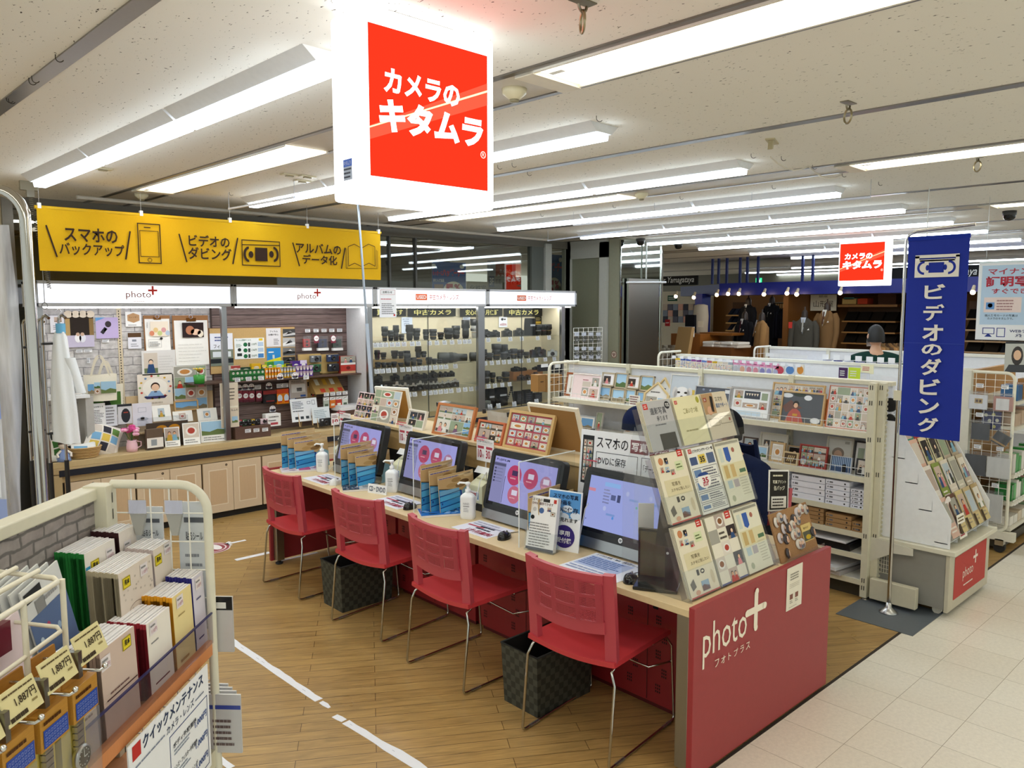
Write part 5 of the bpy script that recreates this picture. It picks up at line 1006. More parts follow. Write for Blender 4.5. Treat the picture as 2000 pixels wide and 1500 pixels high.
for a in(.4,2.4,4.6):
 mb=MB()
 for i in range(9):s_=i/8;mb.ball((.08*cos(a)*(1-s_),.07*sin(a)*(1-s_),.012+.2*s_),.012,'1a1a1c','rubber',8,6)
 mb.build('leg',t)
MB().cyl((0,0,.2),(0,0,.24),.018,n=12,col='202022').build('head',t)
for x,y0,y1,c,lb in((855,1265,1420,'1d1d20','black accessory box at the bottom of the right case'),(960,1260,1420,'24242a','dark accessory box right of the small tripod'),(450,1340,1440,'7a7d78','grey boxed item before the black bags'),(1075,1290,1400,'2a2a30','dark box at the right bottom of the case')):
 carton('accessory_box',(*zr(x-42,y0),*zr(x+42,y1)),1,7.02 if x==450 else 7.1,.07,lambda q,w,h:q.ln(w*.1,h*.2,w*.9,h*.8,4,'5a5a62'),lb,'box',c,z_on=.712)
 # price cards along the shelf edges: one built, the rest copied
def tags(conv,ci,pts,y,z,shelf,w=.062,h=.05):
 src=None
 for i,x in enumerate(pts):
  X_=at(*conv(x,700),1,y).x;lab='white price card, %s from the left on the %s edge of the %s'%(ORD[i],shelf,CASES[ci])
  if src is None:
   mb,q=sheet(w,h,.0015,'f4f4fb');q.r(w*.3,h*.9,w*.5,h*1.04,'2a2a30');q.r(w*.06,h*.72,w*.94,h*.84,'b9bccc');q.ln(w*.06,h*.1,w*.94,h*.66,3,'6a6a7a',5)
   src=mb.build('price_card',None,(X_,y,z),(R(-8),0,0),label=lab,cat='price card',group='price cards in the glass cases')
  else:dup(src,(X_,y,z),(R(-8),0,0),lab)
T0=GYS-.012
tags(zl,0,[335,400,470,555,632,715,825,907,1055,1155,1258,1358,1458,1530,1590],T0,RZ[0][0]-.06,'top shelf');tags(zl,0,[345,420,500,580,690,770,850,920,985,1050,1130,1205,1275,1400],T0,RZ[0][1]-.06,'second shelf');tags(zl,0,[770,848,975,1060,1130,1200,1270,1340,1440,1530,1610,1690],T0,RZ[0][2]-.06,'third shelf')
tags(zr,1,[440,570,710,850,1045,1185],T0,RZ[1][0]-.055,'top shelf');tags(zr,1,[400,482,560,630,700,775,842,935,1030,1140,1250],T0,RZ[1][1]-.055,'second shelf');tags(zr,1,[350,440,520,610,700,940,1070],T0,RZ[1][2]-.055,'third shelf');tags(zr,1,[455,560,755,1030],6.99,.712,'bottom shelf',.07,.06)
# notice taped on the header
card('taped_notice',(741,563,774,620),1,FY-.006,lambda q,w,h:(q.r(0,0,w,h,'eef0f6'),q.up(),q.frame(w*.08,h*.78,w*.92,h*.95,.003,'c2808a'),q.txt('お知らせ',w*.2,h*.82,w*.76,h*.91,'333333',.02),q.ln(w*.08,h*.6,w*.92,h*.66,1,'c24a5a'),q.ln(w*.12,h*.1,w*.92,h*.5,6,'8a8a92'),q.r(w*.82,h*.05,w*.92,h*.11,'c2302a')),'white notice sheet hung over the header joint','notice',.002)
# posters behind the glass
def offer(q,w,h):
 q.r(0,0,w,h,'2a5aa8');q.up();q.ell(w*.88,h*.9,w*.07,h*.05,'e8eef4');q.ell(w*.05,h*.9,w*.06,h*.04,'e8eef4');q.txt('ハッピーデー',w*.3,h*.64,w*.95,h*.84,'d83a48',.05);q.txt('らっきーに',w*.02,h*.66,w*.3,h*.78,'d83a48',.03)
 for c in((.62,.3,.3,.22),(.45,.2,.16,.14),(.82,.2,.17,.15),(.55,.1,.2,.1),(.75,.1,.2,.1)):q.ell(w*c[0],h*c[1],w*c[2],h*c[3],'f4eedc',18)
 q.up(2);q.txt('5',w*.38,h*.06,w*.62,h*.46,'c0203a',.05);q.txt('%',w*.64,h*.28,w*.82,h*.46,'c0203a',.04);q.txt('OFF',w*.66,h*.06,w*.95,h*.22,'c0203a',.03);q.txt('ほとんど全品',w*.03,h*.5,w*.34,h*.58,'eef2f6',.02);q.r(w*.06,h*.2,w*.32,h*.44,'a58a7a')
card('hanging_poster',(844,512,910,590),1,8.35,offer,'blue five percent off poster hanging behind the glass','poster',.004,'e8e8e8');card('hanging_poster',(1052,497,1100,590),1,8.6,offer,'second blue discount poster seen past the white mullion','poster',.004,'e8e8e8')
card('hanging_sign',(913,550,953,600),1,9.0,lambda q,w,h:(q.r(0,0,w,h,'cfc6a6'),q.up(),q.txt('化粧室',w*.12,h*.62,w*.9,h*.86,'3a342a',.0)),'beige restroom direction sign behind the glass','sign',.03,'bdb594')
card('hanging_sign',(958,510,1007,565),1,9.6,lambda q,w,h:(q.r(0,0,w,h,'c9d0d6'),q.up(),q.r(w*.2,h*.1,w*.85,h*.95,'c26a50'),q.up(),q.txt('カメラの',w*.35,h*.58,w*.8,h*.72,'f0e6e0',.04),q.txt('キタムラ',w*.25,h*.32,w*.8,h*.54,'f0e6e0',.05)),'dim white and red square sign behind the glass','sign',.08,'c9d0d6')
card('hanging_sign',(955,540,1018,575),1,9.2,lambda q,w,h:(q.r(0,0,w,h,'8f8a78'),q.up(),q.r(0,h*.4,w*.16,h,'2f4a7a'),q.up(),q.txt('3F',w*.02,h*.5,w*.14,h*.9,'ffffff',.02),q.txt('肌着・パジャマ・紳士',w*.2,h*.55,w,h*.85,'2a261c',.01)),'grey floor guide sign behind the glass','sign',.04,'7d7866')
# stand of hanging lens filters right of the cases
XF=at(1148,700,1,6.9)
loc,rot,w,h=place((1120,640,1176,712),1,6.86);t=thing('wire_rack','white wire rack of hanging round filters by the door','rack',(loc[0],6.86,.35))
mb=MB();H_=loc[2]+h-.35
for i in range(7):mb.tube([(w*i/6,0,0),(w*i/6,0,H_)],.0035,5,'eeeee8','paint')
for i in range(26):mb.tube([(0,0,H_*i/25),(w,0,H_*i/25)],.003,5,'eeeee8','paint')
mb.build('wire_grid',t);MB().box(-.05,w+.05,-.2,.2,-.35,-.32,'e0e0da','paint').box(-.01,.01,-.01,.01,-.34,0,'e0e0da','paint').box(w-.01,w+.01,-.01,.01,-.34,0,'e0e0da','paint').build('stand_base',t)
for j,yy in enumerate((656,684,700)):
 for i in range(4):
  p=at(1127+14*i,yy,1,6.8);mb=MB().box(-.04,.04,0,.01,0,.045,'e2e6ee','paper').box(-.042,.042,-.003,-.001,-.09,.045,mat='clear_wrap');mb.tube([(.03*cos(a),-.002,-.045+.03*sin(a)) for a in [k_*pi/8 for k_ in range(16)]],.004,5,'2b2d30','plastic',closed=True).tube([(0,0,.04),(0,.06,.04)],.003,5,'c9ccd2')
  mb.build('filter_pack',None,p,0,label='round filter in a clear pack, %s in the %s row of the wire rack'%(ORD[i],['top','middle','low'][j]),cat='pack',group='filter packs on the wire rack')
  # ================================================================== THE DESK
DT=.72;DX0,DX1,DY0,DY1=2.566,3.765,1.722,5.44
t=thing('service_desk','long pale wood service desk with red end panels and red underside','desk',(0,0,0))
MB().box(DX0,DX1,DY0,DY1,DT-.03,DT,'d9c398','laminate').build('desk_top',t,bevel=.002)
ep=MB().box(2.566,3.765,1.695,1.722,.012,.733,'9c3236','paint').build('end_panel',t,bevel=.002)
MB().box(2.556,3.765,5.44,5.466,.02,.733,'8f2a2f','paint').build('end_panel',t,bevel=.002)
mb=MB();q=P(mb,(2.566,1.6945,0),mat='paper');LX=lambda px,py:at(px,py,1,1.695).x-2.566;LZ=lambda px,py:at(px,py,1,1.695).z
q.txt('photo',LX(1372,1270),.462,LX(1458,1215),.648,'f6ecd9',.0)
cx,cz=LX(1476,1190),LZ(1476,1190);r_=.075;tk=.0155
for a_,b_,c_,d_ in((cx-r_,cz-tk,cx+r_,cz+tk),(cx-tk,cz-r_*1.1,cx+tk,cz+r_*1.1)):q.r(a_,b_,c_,d_,'f6ecd9');q.up()
for a_,b_ in((cx-r_,cz),(cx+r_,cz)):q.ell(a_,b_,tk,tk,'f6ecd9');q.up()
for b_ in(cz-r_*1.1,cz+r_*1.1):q.ell(cx,b_,tk,tk,'f6ecd9');q.up()
for i,c in enumerate('フォトプラス'):x=LX(1394,1285)+i*.049;q.txt(c,x,.444,x+.034,.476,'f6ecd9',.0,keep=True)
mb.build('lettering',ep)
for x,y in((2.575,1.726),(2.575,5.375),(3.69,1.726),(3.69,5.375)):
 l=MB().box(x,x+.06,y,y+.06,.03,DT-.03,'9a9a94','steel').build('leg',t,bevel=.003);MB().lathe([(.028,0),(.028,.012),(.012,.014),(.012,.03)],14,'1c1c1e','rubber',(x+.03,y+.03,0)).build('foot',l)
 # red perforated lockers under the desk
for i,(a,b_) in enumerate(((1.80,2.60),(2.63,3.46),(3.49,4.30),(4.33,5.02))):
 l=MB().box(2.935,3.4,a,b_,.03,DT-.032,'8c1d22','paint').box(2.955,3.38,a+.02,b_-.02,0,.03,'5a1216','paint').build('red_locker',t,bevel=.003)
 mb=MB();q=P(mb,(2.934,b_,0),(0,-1,0),(0,0,1),'rubber');W=b_-a
 q.r(W/2-.002,.04,W/2+.002,.68,'3d0a0d')
 for h_ in range(2):
  for c_ in range(2):
   for j in range(7):
    x0_=h_*W/2+(.05 if c_==0 else W/2-.12)+(.035 if j%2 else 0);z0_=.09+j*.085
    for u in range(3):
     for v in range(3):q.r(x0_+u*.011,z0_+v*.016,x0_+u*.011+.0065,z0_+v*.016+.010,'2a0709')
 q.r(W/2+.03,.5,W/2+.06,.54,'111111');mb.build('perforation',l)
RX0,RX1,RZ_=3.10,3.46,1.09
MB().box(RX0,RX1,2.14,5.3,DT,RZ_-.02,'c4a26c','laminate').box(RX0-.01,RX1+.01,2.12,5.32,RZ_-.02,RZ_,'d8bf92','laminate').box(RX0-.002,RX0,2.15,5.29,DT+.01,.93,'1b1a18','rubber').build('desk_riser',bevel=.002,label='wooden riser box running along the middle of the desk',cat='riser')
# ---- monitors
def hp(q,cx,cy,r):
 q.ell(cx,cy,r,r,'f2f4f6',20).up();q.txt('hp',cx-r*.55,cy-r*.62,cx+r*.6,cy+r*.7,'2a3040',.02,.3)
def scr_photo(q,w,h):
 q.r(0,0,w,h,'a3a2dc','screen');q.up();q.r(0,0,w*.2,h*.88,'8c8cb8','screen')
 q.up();q.txt('FUJIFILM',w*.03,h*.9,w*.25,h*.96,'3a3a52',.02,mat='screen');q.r(0,h*.8,w*.2,h*.86,'5a5a78','screen')
 for i in range(5):q.r(w*.02,h*(.72-i*.07),w*.05,h*(.76-i*.07),'4a4a66','screen');q.r(w*.06,h*(.735-i*.07),w*.16,h*(.745-i*.07),'6a6a88','screen')
 for cx,cy,r,c in((.36,.66,.115,'b8466a'),(.62,.66,.115,'b8466a'),(.86,.62,.085,'b07a98'),(.40,.25,.1,'c06a80')):
  q.ell(cx*w,cy*h,r*w,r*w,c,24,mat='screen');q.up();q.r((cx-.04)*w,(cy-.01)*h,(cx+.05)*w,(cy+.1)*h,'d8d2e2' if cx!=.36 else '4a3a5a','screen');q.ln((cx-.06)*w,(cy-.1)*h,(cx+.06)*w,(cy-.04)*h,1,'e2a0b4');q.L-=1
 q.line(w*.215,h*.02,w*.215,h*.6,.004,'2a2a44')
def scr_menu(q,w,h):
 q.r(0,0,w,h,'9ea8e2','screen');q.up();q.r(w*.0,h*.7,w*.09,h*.76,'d08a9a','screen');q.r(w*.2,h*.84,w*.4,h*.92,'8fb6e8','screen');q.ln(w*.2,h*.5,w*.3,h*.8,5,'8e94c8');q.r(w*.3,h*.6,w*.36,h*.7,'5c648c','screen');q.r(w*.38,h*.58,w*.42,h*.72,'4a5074','screen')
 for x,y in((.5,.78),(.78,.78),(.24,.42)):q.ell(x*w,y*h,.02*w,.025*w,'b4bce6',14,mat='screen');q.r((x+.03)*w,(y-.12)*h,(x+.14)*w,(y-.08)*h,'7e9ad2','screen')
 q.ell(.63*w,.56*h,.012*w,.014*w,'5fb0a0',12,mat='screen');q.ell(.02*w,.15*h,.006*w,.006*w,'333a5a',10,mat='screen');q.ell(.36*w,.27*h,.013*w,.016*w,'5a94d8',12,mat='screen')
def monitor(y_left,x,scr,lb):
 t=thing('monitor',lb,'monitor',(x,y_left,DT),R(-90),'monitors on the service desk');W,H,tl=.575,.40,-.24
 T_=Matrix.Translation((0,0,.012))@Matrix.Rotation(tl,4,'X')
 def rr(x0,x1,z0,z1,r):
  o=[]
  for cx_,cz_,a0 in((x1-r,z0+r,-pi/2),(x1-r,z1-r,0),(x0+r,z1-r,pi/2),(x0+r,z0+r,pi)):
   o+=[(cx_+r*cos(a0+i*pi/8),cz_+r*sin(a0+i*pi/8)) for i in range(5)]
  return o
 mb=MB();mb.T=T_;mb.prism(rr(0,W,.05,H,.03),0,.045,'y','202327','plastic',True);mb.build('bezel',t,bevel=.003)
 mb=MB();mb.T=T_;mb.prism(rr(.004,W-.004,0,.052,.012),-.002,.05,'y','a9adb2','steel',True);mb.build('silver_chin',t,bevel=.002)
 mb=MB();mb.T=T_;q=P(mb,(.04,-.0005,.1),mat='black_gloss');q.r(-.018,-.018,W-.062,H-.122,'0c0d10','black_gloss').up();scr(q,W-.08,H-.14);mb.build('screen',t)
 mb=MB();mb.T=T_;q=P(mb,(0,-.001,0),mat='paper');hp(q,W*.5,.075,.013);q.r(W*.82,H-.018,W*.86,H-.015,'8a8c90');mb.build('maker_badge',t)
 MB().prism([(.02,0),(.16,0),(.19,.012),(.07,.22),(.05,.22)],W*.3,W*.7,'x','26282c','plastic').build('stand',t,bevel=.004)
MY=(2.62,3.34,4.20,5.05)
monitor(MY[0],2.865,scr_menu,'black desktop monitor nearest the red end panel, pale blue menu on screen');monitor(MY[1],2.855,scr_photo,'black monitor second from the end panel, pink circles on screen');monitor(MY[2],2.865,scr_photo,'black monitor third from the end panel behind a printed partition');monitor(MY[3],2.875,scr_photo,'farthest black monitor at the left end of the desk')
# ---- chairs
def chair():
 t=thing('desk_chair','x','chair',(0,0,0),0,'red chairs along the desk');RD,RD_HAZE='c23a40','b84652'  # seat red, then back red paled by painted-in haze from the lamps
 def sx(y,z):return -.235-.036*(max(0,z-.44)/.4)**1.25-.022*(1-(2*y/.47)**2)
 def strip(mb,y0,y1,z0,z1,th=.016,n=8,m_=8,col=RD_HAZE):
  f0=z0 if callable(z0) else(lambda y:z0);f1=z1 if callable(z1) else(lambda y:z1)
  g=lambda u,v:((lambda y:(lambda z:(sx(y,z)+th/2,y,z))(f0(y)+(f1(y)-f0(y))*v))(y0+(y1-y0)*u))
  return mb.grid(g,n,m_,col,'plastic',-th) if False else mb.grid(lambda u,v:g(1-u,v),n,m_,col,'plastic',th)
 low=lambda y:.575-.02*(1-(2*y/.4)**2);top=lambda y:.835+.0*y-.012*(1-(2*y/.46)**2)
 mb=MB();strip(mb,-.235,-.183,.45,top,.03,3,14);strip(mb,.183,.235,.45,top,.03,3,14);strip(mb,-.19,.19,lambda y:top(y)-.04,top,.018,14,2);strip(mb,-.19,.19,low,lambda y:low(y)+.055,.012,14,3);mb.build('back_frame',t)
 mb=MB()
 mb.grid(lambda u,v:((lambda y:(lambda z:(sx(y,z)+.001,y,z))(low(y)+.05+(top(y)-.085-low(y))*v))(.186-.372*u)),14,10,'ffffff','red_mesh');mb.build('mesh_panel',t)
 mb=MB()
 for y in(-.065,.065):strip(mb,y-.009,y+.009,lambda y:low(y)+.05,lambda y:top(y)-.035,.008,1,8)
 for k_ in(.33,.66):strip(mb,-.186,.186,lambda y,k_=k_:low(y)+.055+k_*.17-.006,lambda y,k_=k_:low(y)+.055+k_*.17+.006,.008,12,1)
 for y in(-.17,.17):strip(mb,y-.016,y+.016,lambda y:low(y)+.05,lambda y:top(y)-.035,.008,1,8)
 mb.build('back_ribs',t)
 def seat(u,v):x=-.235+.48*u;y=(v-.5)*(.465-.02*u);return(x,y,.452-.022*sin(pi*v)*(1-.3*u)-.03*max(0,u-.8)**1.2+.006*(1-u))
 MB().grid(lambda u,v:seat(u,v),16,12,RD,'plastic',.022).build('seat',t)
 for s_ in(-1,1):
  y=.236*s_;yi=.215*s_
  pts=[(-.2,yi,.425),(-.228,yi,.41),(-.235,y,.36),(-.272,y,.025),(-.265,y,.012),(-.25,y,.009),(.25,y,.009),(.264,y,.014),(.268,y,.03),(.235,y,.38),(.22,yi,.42),(.1,yi,.426)]
  MB().tube(pts,.0062,8,'b9b9b4','chrome').build('sled_leg',t)
  for x in(-.19,.2):MB().tube([(x-.03,y,.009),(x+.03,y,.009)],.0095,8,'c9c4bf','clear_wrap').build('glide',t)
 MB().tube([(.25,.236,.30),(.17,.18,.295),(.13,-.18,.295),(.25,-.236,.30)],.005,7,'b9b9b4','chrome').build('cross_bar',t)
 return t
CH=[(2.625,2.235,R(6),'red mesh-back chair nearest the red end panel'),(2.612,3.125,R(1),'red mesh-back chair second from the red end panel'),(2.625,3.94,R(6),'red mesh-back chair third from the red end panel'),(2.605,4.85,R(3),'red mesh-back chair at the far left end of the desk')]
c0=None
for x,y,a,lb in CH:
 if c0 is None:c0=chair();c0.location=(x,y,0);c0.rotation_euler=(0,0,a);c0['label']=lb
 else:dup(c0,(x,y,0),a,lb)
 # ---- woven bins
def bin_(x,y,lb,a):
 t=thing('waste_basket',lb,'basket',(x,y,0),a);w,d,h,k_=.25,.40,.30,.93;T_=.008
 mb=MB();v=lambda X,Y,z,s_=1.:(d*.5+(X-.5)*d*(k_+(1-k_)*z/h)*s_,w*.5+(Y-.5)*w*(k_+(1-k_)*z/h)*s_,z)
 cs=[(0,0),(1,0),(1,1),(0,1)]
 for i in range(4):a_,b_=cs[i],cs[(i+1)%4];mb.add([v(*a_,0),v(*b_,0),v(*b_,h),v(*a_,h)],[(0,1,2,3)],'3a3c33','woven_strap');mb.add([v(*a_,.01,.95),v(*b_,.01,.95),v(*b_,h,.95),v(*a_,h,.95)],[(3,2,1,0)],'0c0c0c','rubber')
 mb.add([v(*c,.012,.95) for c in cs],[(0,1,2,3)],'0c0c0c','rubber');mb.build('woven_body',t)
 mb=MB();p_=[v(*c,h) for c in cs];mb.tube(p_,.005,6,'1a1a18','rubber',closed=True);mb.build('rim',t)
bin_(2.45,2.47,'black woven waste basket beside the chair nearest the end panel',0);bin_(2.44,4.22,'black woven waste basket under the far left half of the desk',0)
# ---- partitions with locker print
def lockers(mb,o,W,H,blur=0):
 q=P(mb,o,mat='glossy_print');q.r(0,0,W,H,'c9a878');q.up()
 for i,(x,y,c) in enumerate(((.5,.82,'a8834f'),(.72,.74,'6a4a2c'),(.35,.7,'b8955f'),(.85,.9,'d8bd92'),(.6,.66,'8a6840'))):q.ell(W*x,H*y,W*.14,H*.06,c)
 q.poly([(0,H*.9),(W,H*.92),(W,H*.96),(0,H*.95)],'d9c6a0');q.ln(W*.02,H*.9,W*.6,H*.945,1,'5a54a8',6);q.line(0,H*.66,W*.55,H*.56,.006,'5a4a3a')
 q.up();q.poly([(0,0),(W*.62,0),(W*.62,H*.52),(W*.45,H*.56),(0,H*.65)],'3d9ad8').up()
 for j in range(4):y=H*(.02+.15*j);c=['4fb0e8','3a96d8','5ab8ea','78b4de'][j];q.poly([(W*.015,y+.004),(W*.56,y+H*(.05-.012*j)),(W*.56,y+H*(.165-.012*j)),(W*.015,y+H*.14)],c);q.line(W*.0,y,W*.6,y+H*.05,.005,'1c3a8a')
 q.r(W*.585,0,W*.625,H*.52,'1f3f96');q.up();q.ell(W*.06,H*.27,W*.02,H*.03,'234a9a');q.poly([(W*.625,0),(W,0),(W,H*.5),(W*.8,H*.62),(W*.625,H*.5)],'8fb6c8')
for st,(yb,xb) in enumerate(((2.74,2.655),(3.66,2.665),(4.585,2.675),(5.385,2.64))):
 nm=['nearest the end panel','second from the end panel','third from the end panel','at the far left end'][st]
 for k_ in range(3):
  W,H=.30,.285-.03*k_;mb=MB().box(0,W,0,.004,0,H,'cbb48c','card');lockers(mb,(0,0,0),W,H)
  mb.build('card_partition',None,(xb+.03*k_,yb-.055*k_,DT),(-.05*k_,0,R(7)),label='upright card printed with blue drawers, %s of three in the set %s'%(['rear','middle','front'][k_],nm),cat='partition',group='printed cards between desk seats')
 if st!=3:
  mb=MB().box(0,.44,0,.004,0,.44,mat='acrylic');t=mb.build('acrylic_screen',None,(xb-.02,yb+.045,DT),R(3),label='clear acrylic screen beside the printed cards, %s'%nm,cat='screen')
  MB().box(0,.44,-.001,.005,.437,.441,'e9f2f4','plastic').box(-.001,.001,-.001,.005,0,.44,'e9f2f4','plastic').build('polished_edge',t)
  # ---- sanitiser bottles, mice, flyers, booklets
def bottle(x,y,lb,a):
 t=thing('pump_bottle',lb,'bottle',(x,y,DT),a,'hand pump bottles on the desk')
 def body(u,v):
  z=.155*v;r_=1 if v<.82 else 1-.75*((v-.82)/.18)**1.6;r_*=(.9+.1*min(1,v/.06));c_,s_=cos(2*pi*u),sin(2*pi*u);p_=.55
  return(.043*r_*(abs(c_)**p_)*(1 if c_>0 else -1),.03*r_*(abs(s_)**p_)*(1 if s_>0 else -1),z)
 MB().grid(body,28,20,'eef1f2','plastic').build('bottle_body',t)
 MB().lathe([(.013,.15),(.016,.155),(.016,.172),(.008,.174),(.008,.195),(.014,.197),(.014,.212),(0,.213)],14,'f4f6f6','plastic').tube([(0,0,.206),(-.05,.0,.206),(-.062,0,.196)],.006,8,'f4f6f6','plastic').build('pump',t)
 mb=MB();q=P(mb,(-.03,-.0305,.03),mat='paper');q.txt('HAND',.012,.055,.05,.068,'9a9aa0');q.r(.012,.045,.05,.048,'3a3a40');q.ln(.014,.012,.048,.04,3,'b4b4ba',4);mb.build('label_print',t)
b0=None
for i,(x,y,lb) in enumerate(((2.80,3.39,'white hand pump bottle beside the second monitor from the end'),(2.85,4.235,'white hand pump bottle with CD-DVD sign behind it'),(2.83,5.12,'white hand pump bottle at the far left monitor'))):bottle(x,y,lb,R(-62))
def mouse(x,y,lb,c,a):
 t=thing('computer_mouse',lb,'mouse',(x,y,DT),a)
 def f(u,v):
  aa=2*pi*u;s_=sin(pi*v*.5);return(.054*cos(aa)*cos(pi*v/2)**.55,.032*sin(aa)*cos(pi*v/2)**.55*(1-.12*cos(aa)),.036*s_*(1-.18*cos(aa)))
 MB().grid(f,24,10,c,'black_gloss' if c<'4' else 'plastic').build('mouse_body',t)
 MB().at((.022,0,.030),(R(90),0,0)).cyl((0,0,-.003),(0,0,.003),.008,n=12,col='8a8c90',mat='rubber').build('scroll_wheel',t)
 MB().tube([(.05,0,.01),(.09,.01,.004),(.13,-.02,.004),(.17,0,.004)],.002,5,c,'rubber').build('cable',t)
mouse(2.665,2.095,'black mouse on the desk corner nearest the red panel','17181b',R(25));mouse(2.69,2.955,'black mouse before the second monitor from the end','17181b',R(20));mouse(2.685,3.80,'black mouse before the third monitor from the end','17181b',R(15));mouse(2.69,4.69,'white mouse before the far left monitor','eceff2',R(20))
def flyer(x,y,w,d,a,draw,lb):
 mb=MB().box(0,w,0,d,0,.0012,'f4f4f6','paper');q=P(mb,(0,0,.0012),(1,0,0),(0,1,0));draw(q,w,d);mb.build('flyer',None,(x,y,DT+.0005),a,label=lb,cat='flyer')
def fl(q,w,h):q.r(.004,.004,w-.004,h-.004,'dfe0ec');q.up();q.ln(w*.08,h*.62,w*.9,h*.92,2,'a9a9c0');q.r(w*.06,h*.5,w*.5,h*.58,'b0485a');q.ln(w*.35,h*.36,w*.85,h*.7,2,'3a3a48',3);q.up();q.txt('1か月無料',w*.3,h*.1,w*.95,h*.34,'a03048',.02)
for y,lb in((3.31,'printed flyer on the desk before the second monitor'),(4.13,'printed flyer on the desk before the third monitor'),(5.02,'printed flyer on the desk before the far left monitor')):flyer(2.61,y,.30,.21,R(-90),fl,lb)
def fl2(q,w,h):
 q.r(.004,.004,w-.004,h-.004,'eaeef8');q.up();q.txt('スマホの写真・動画',w*.06,h*.88,w*.5,h*.96,'3a4a6a',.01);q.r(w*.05,h*.3,w*.8,h*.84,'b9c8ea').up();q.ln(w*.08,h*.36,w*.76,h*.8,6,'5a78b8',5,.4);q.ln(w*.05,h*.06,w*.9,h*.26,2,'9aa6c8',6);q.txt('保存します',w*.55,h*.86,w*.95,h*.97,'4a5a7a',.01)
flyer(2.585,2.46,.34,.27,R(-90),fl2,'large blue and white guide sheet before the nearest monitor')
def booklet(x,y,w,d,a,draw,lb):
 mb=MB().box(0,w,0,d,0,.012,'e9e6e2','paper');q=P(mb,(0,0,.012),(1,0,0),(0,1,0),'glossy_print');draw(q,w,d);mb.build('booklet',None,(x,y,DT+.001),a,label=lb,cat='booklet')
def camo(c1,c2,c3):
 def f(q,w,h):
  q.r(0,0,w,h,c1);q.up();r_=random.Random(3)
  for i in range(26):q.ell(r_.uniform(.08,.92)*w,r_.uniform(.1,.9)*h,w*r_.uniform(.04,.09),h*r_.uniform(.03,.08),r_.choice([c2,c3]),8)
 return f
booklet(2.60,3.57,.24,.17,R(-58)+R(30),camo('2f6ec0','14204a','9ac4ee'),'blue patterned booklet on the desk beside a pump bottle')
booklet(2.60,4.44,.24,.15,R(-28),lambda q,w,h:(q.r(0,0,w,h,'c9c4bc'),q.up(),camo('3a3c48','c8ccd8','6a6e80')(q,w*.45,h),q.ln(w*.55,h*.3,w*.95,h*.7,3,'9a9488')),'grey booklet with a dark patterned half on the desk')
booklet(2.575,5.26,.28,.17,R(-22),lambda q,w,h:(camo('e6dbe0','8a3a5a','c890a8')(q,w,h),q.up(),q.r(w*.45,h*.05,w*.75,h*.95,'c23a68')),'pink booklet at the far left end of the desk')
# ---- receipt printers, card readers, price signs
for i,(x,y,lb) in enumerate(((2.93,2.72,'cream label printer half hidden behind the standing leaflets'),(2.95,3.56,'cream label printer beside the second monitor from the end'),(2.96,4.40,'cream label printer behind the CD-DVD sign'),(2.97,5.2,'cream label printer at the far left monitor'))):
 t=thing('label_printer',lb,'printer',(x,y,DT),R(-90),'label printers between the monitors')
 MB().prism([(0,0),(.2,0),(.2,.2),(.1,.2),(0,.15)],-.0,.12,'x','d9d8b8','plastic').build('housing',t,bevel=.008)
 MB().box(.012,.108,.05,.1,.178,.186,'b9b894','plastic').build('paper_slot',t);MB().box(.0,.12,-.004,.0,0,.045,'1c1c1e','plastic').build('dark_base',t)
 mb=MB();q=P(mb,(.008,-.0006,.06));q.r(0,0,.085,.055,'f2f0f2').up();q.txt('5%OFF',.006,.018,.06,.045,'a8304a',.03);q.r(.062,.008,.082,.05,'7a9ac0');mb.build('offer_sticker',t)
 MB().tube([(.1,.05,.18),(.14,.02,.24),(.16,-.05,.2),(.15,-.08,.05),(.12,-.12,.006)],.003,6,'d9d9d6','rubber').build('cable',t)
 t=thing('price_clip_sign',['price sign on a clip before the leaflet board, reading 10 and 30 yen','price sign on a clip between the second and third monitors','price sign on a clip between the third and fourth monitors','price sign on a clip at the far left monitor'][i],'sign',(3.055,y+.075-(.06 if i==0 else 0),DT),R(-90),'price signs between monitors')
 MB().box(.02,.12,.0,.09,.16,.195,'17181a','plastic').box(.05,.09,.03,.07,0,.16,'17181a','plastic').build('black_reader',t,bevel=.004)
 mb=MB().prism([(0,0),(.06,0),(.03,.035)],.01,.13,'x','f4f4f2','paper').at((0,0,0));mb.T=Matrix.Translation((0,-.01,.2));tg=MB();tg.T=Matrix.Translation((0,-.01,.2));tg.prism([(0,0),(.06,0),(.03,.035)],.01,.13,'x','f4f4f2','paper');q=P(tg,(.014,-.011+.004,.203),(1,0,0),Vector((0,.03,.035)).normalized());q.ln(0,0,.11,.035,2,'b04a5a',2);tg.build('tent_tag',t)
 MB().tube([(.07,.03,.2),(.08,.03,.28)],.005,6,'e6e6e6','plastic').build('clip_stem',t)
 mb,q=sheet(.16,.14,.002,'f6f4f6',o=(.0,.02,.27));q.txt('スマホ・デジカメプリント',.012,.115,.15,.128,'333333',.01);q.r(.012,.078,.07,.094,'b84a5a');q.r(.09,.078,.148,.094,'b84a5a');q.txt('10',.014,.02,.05,.072,'b02a40',.02);q.txt('円',.052,.022,.07,.042,'b02a40');q.txt('30',.088,.02,.128,.072,'b02a40',.02);q.txt('円',.131,.022,.149,.042,'b02a40');mb.build('price_board',t)
mb,q=sheet(.16,.06,.006,'eef0f2');q.txt('CD・DVDの',.01,.012,.15,.048,'2a3a5a',.02);mb.build('disc_sign',None,(2.72,4.33,DT),(-.15,0,R(-75)),label='small white CD-DVD sign leaning by a pump bottle',cat='sign')
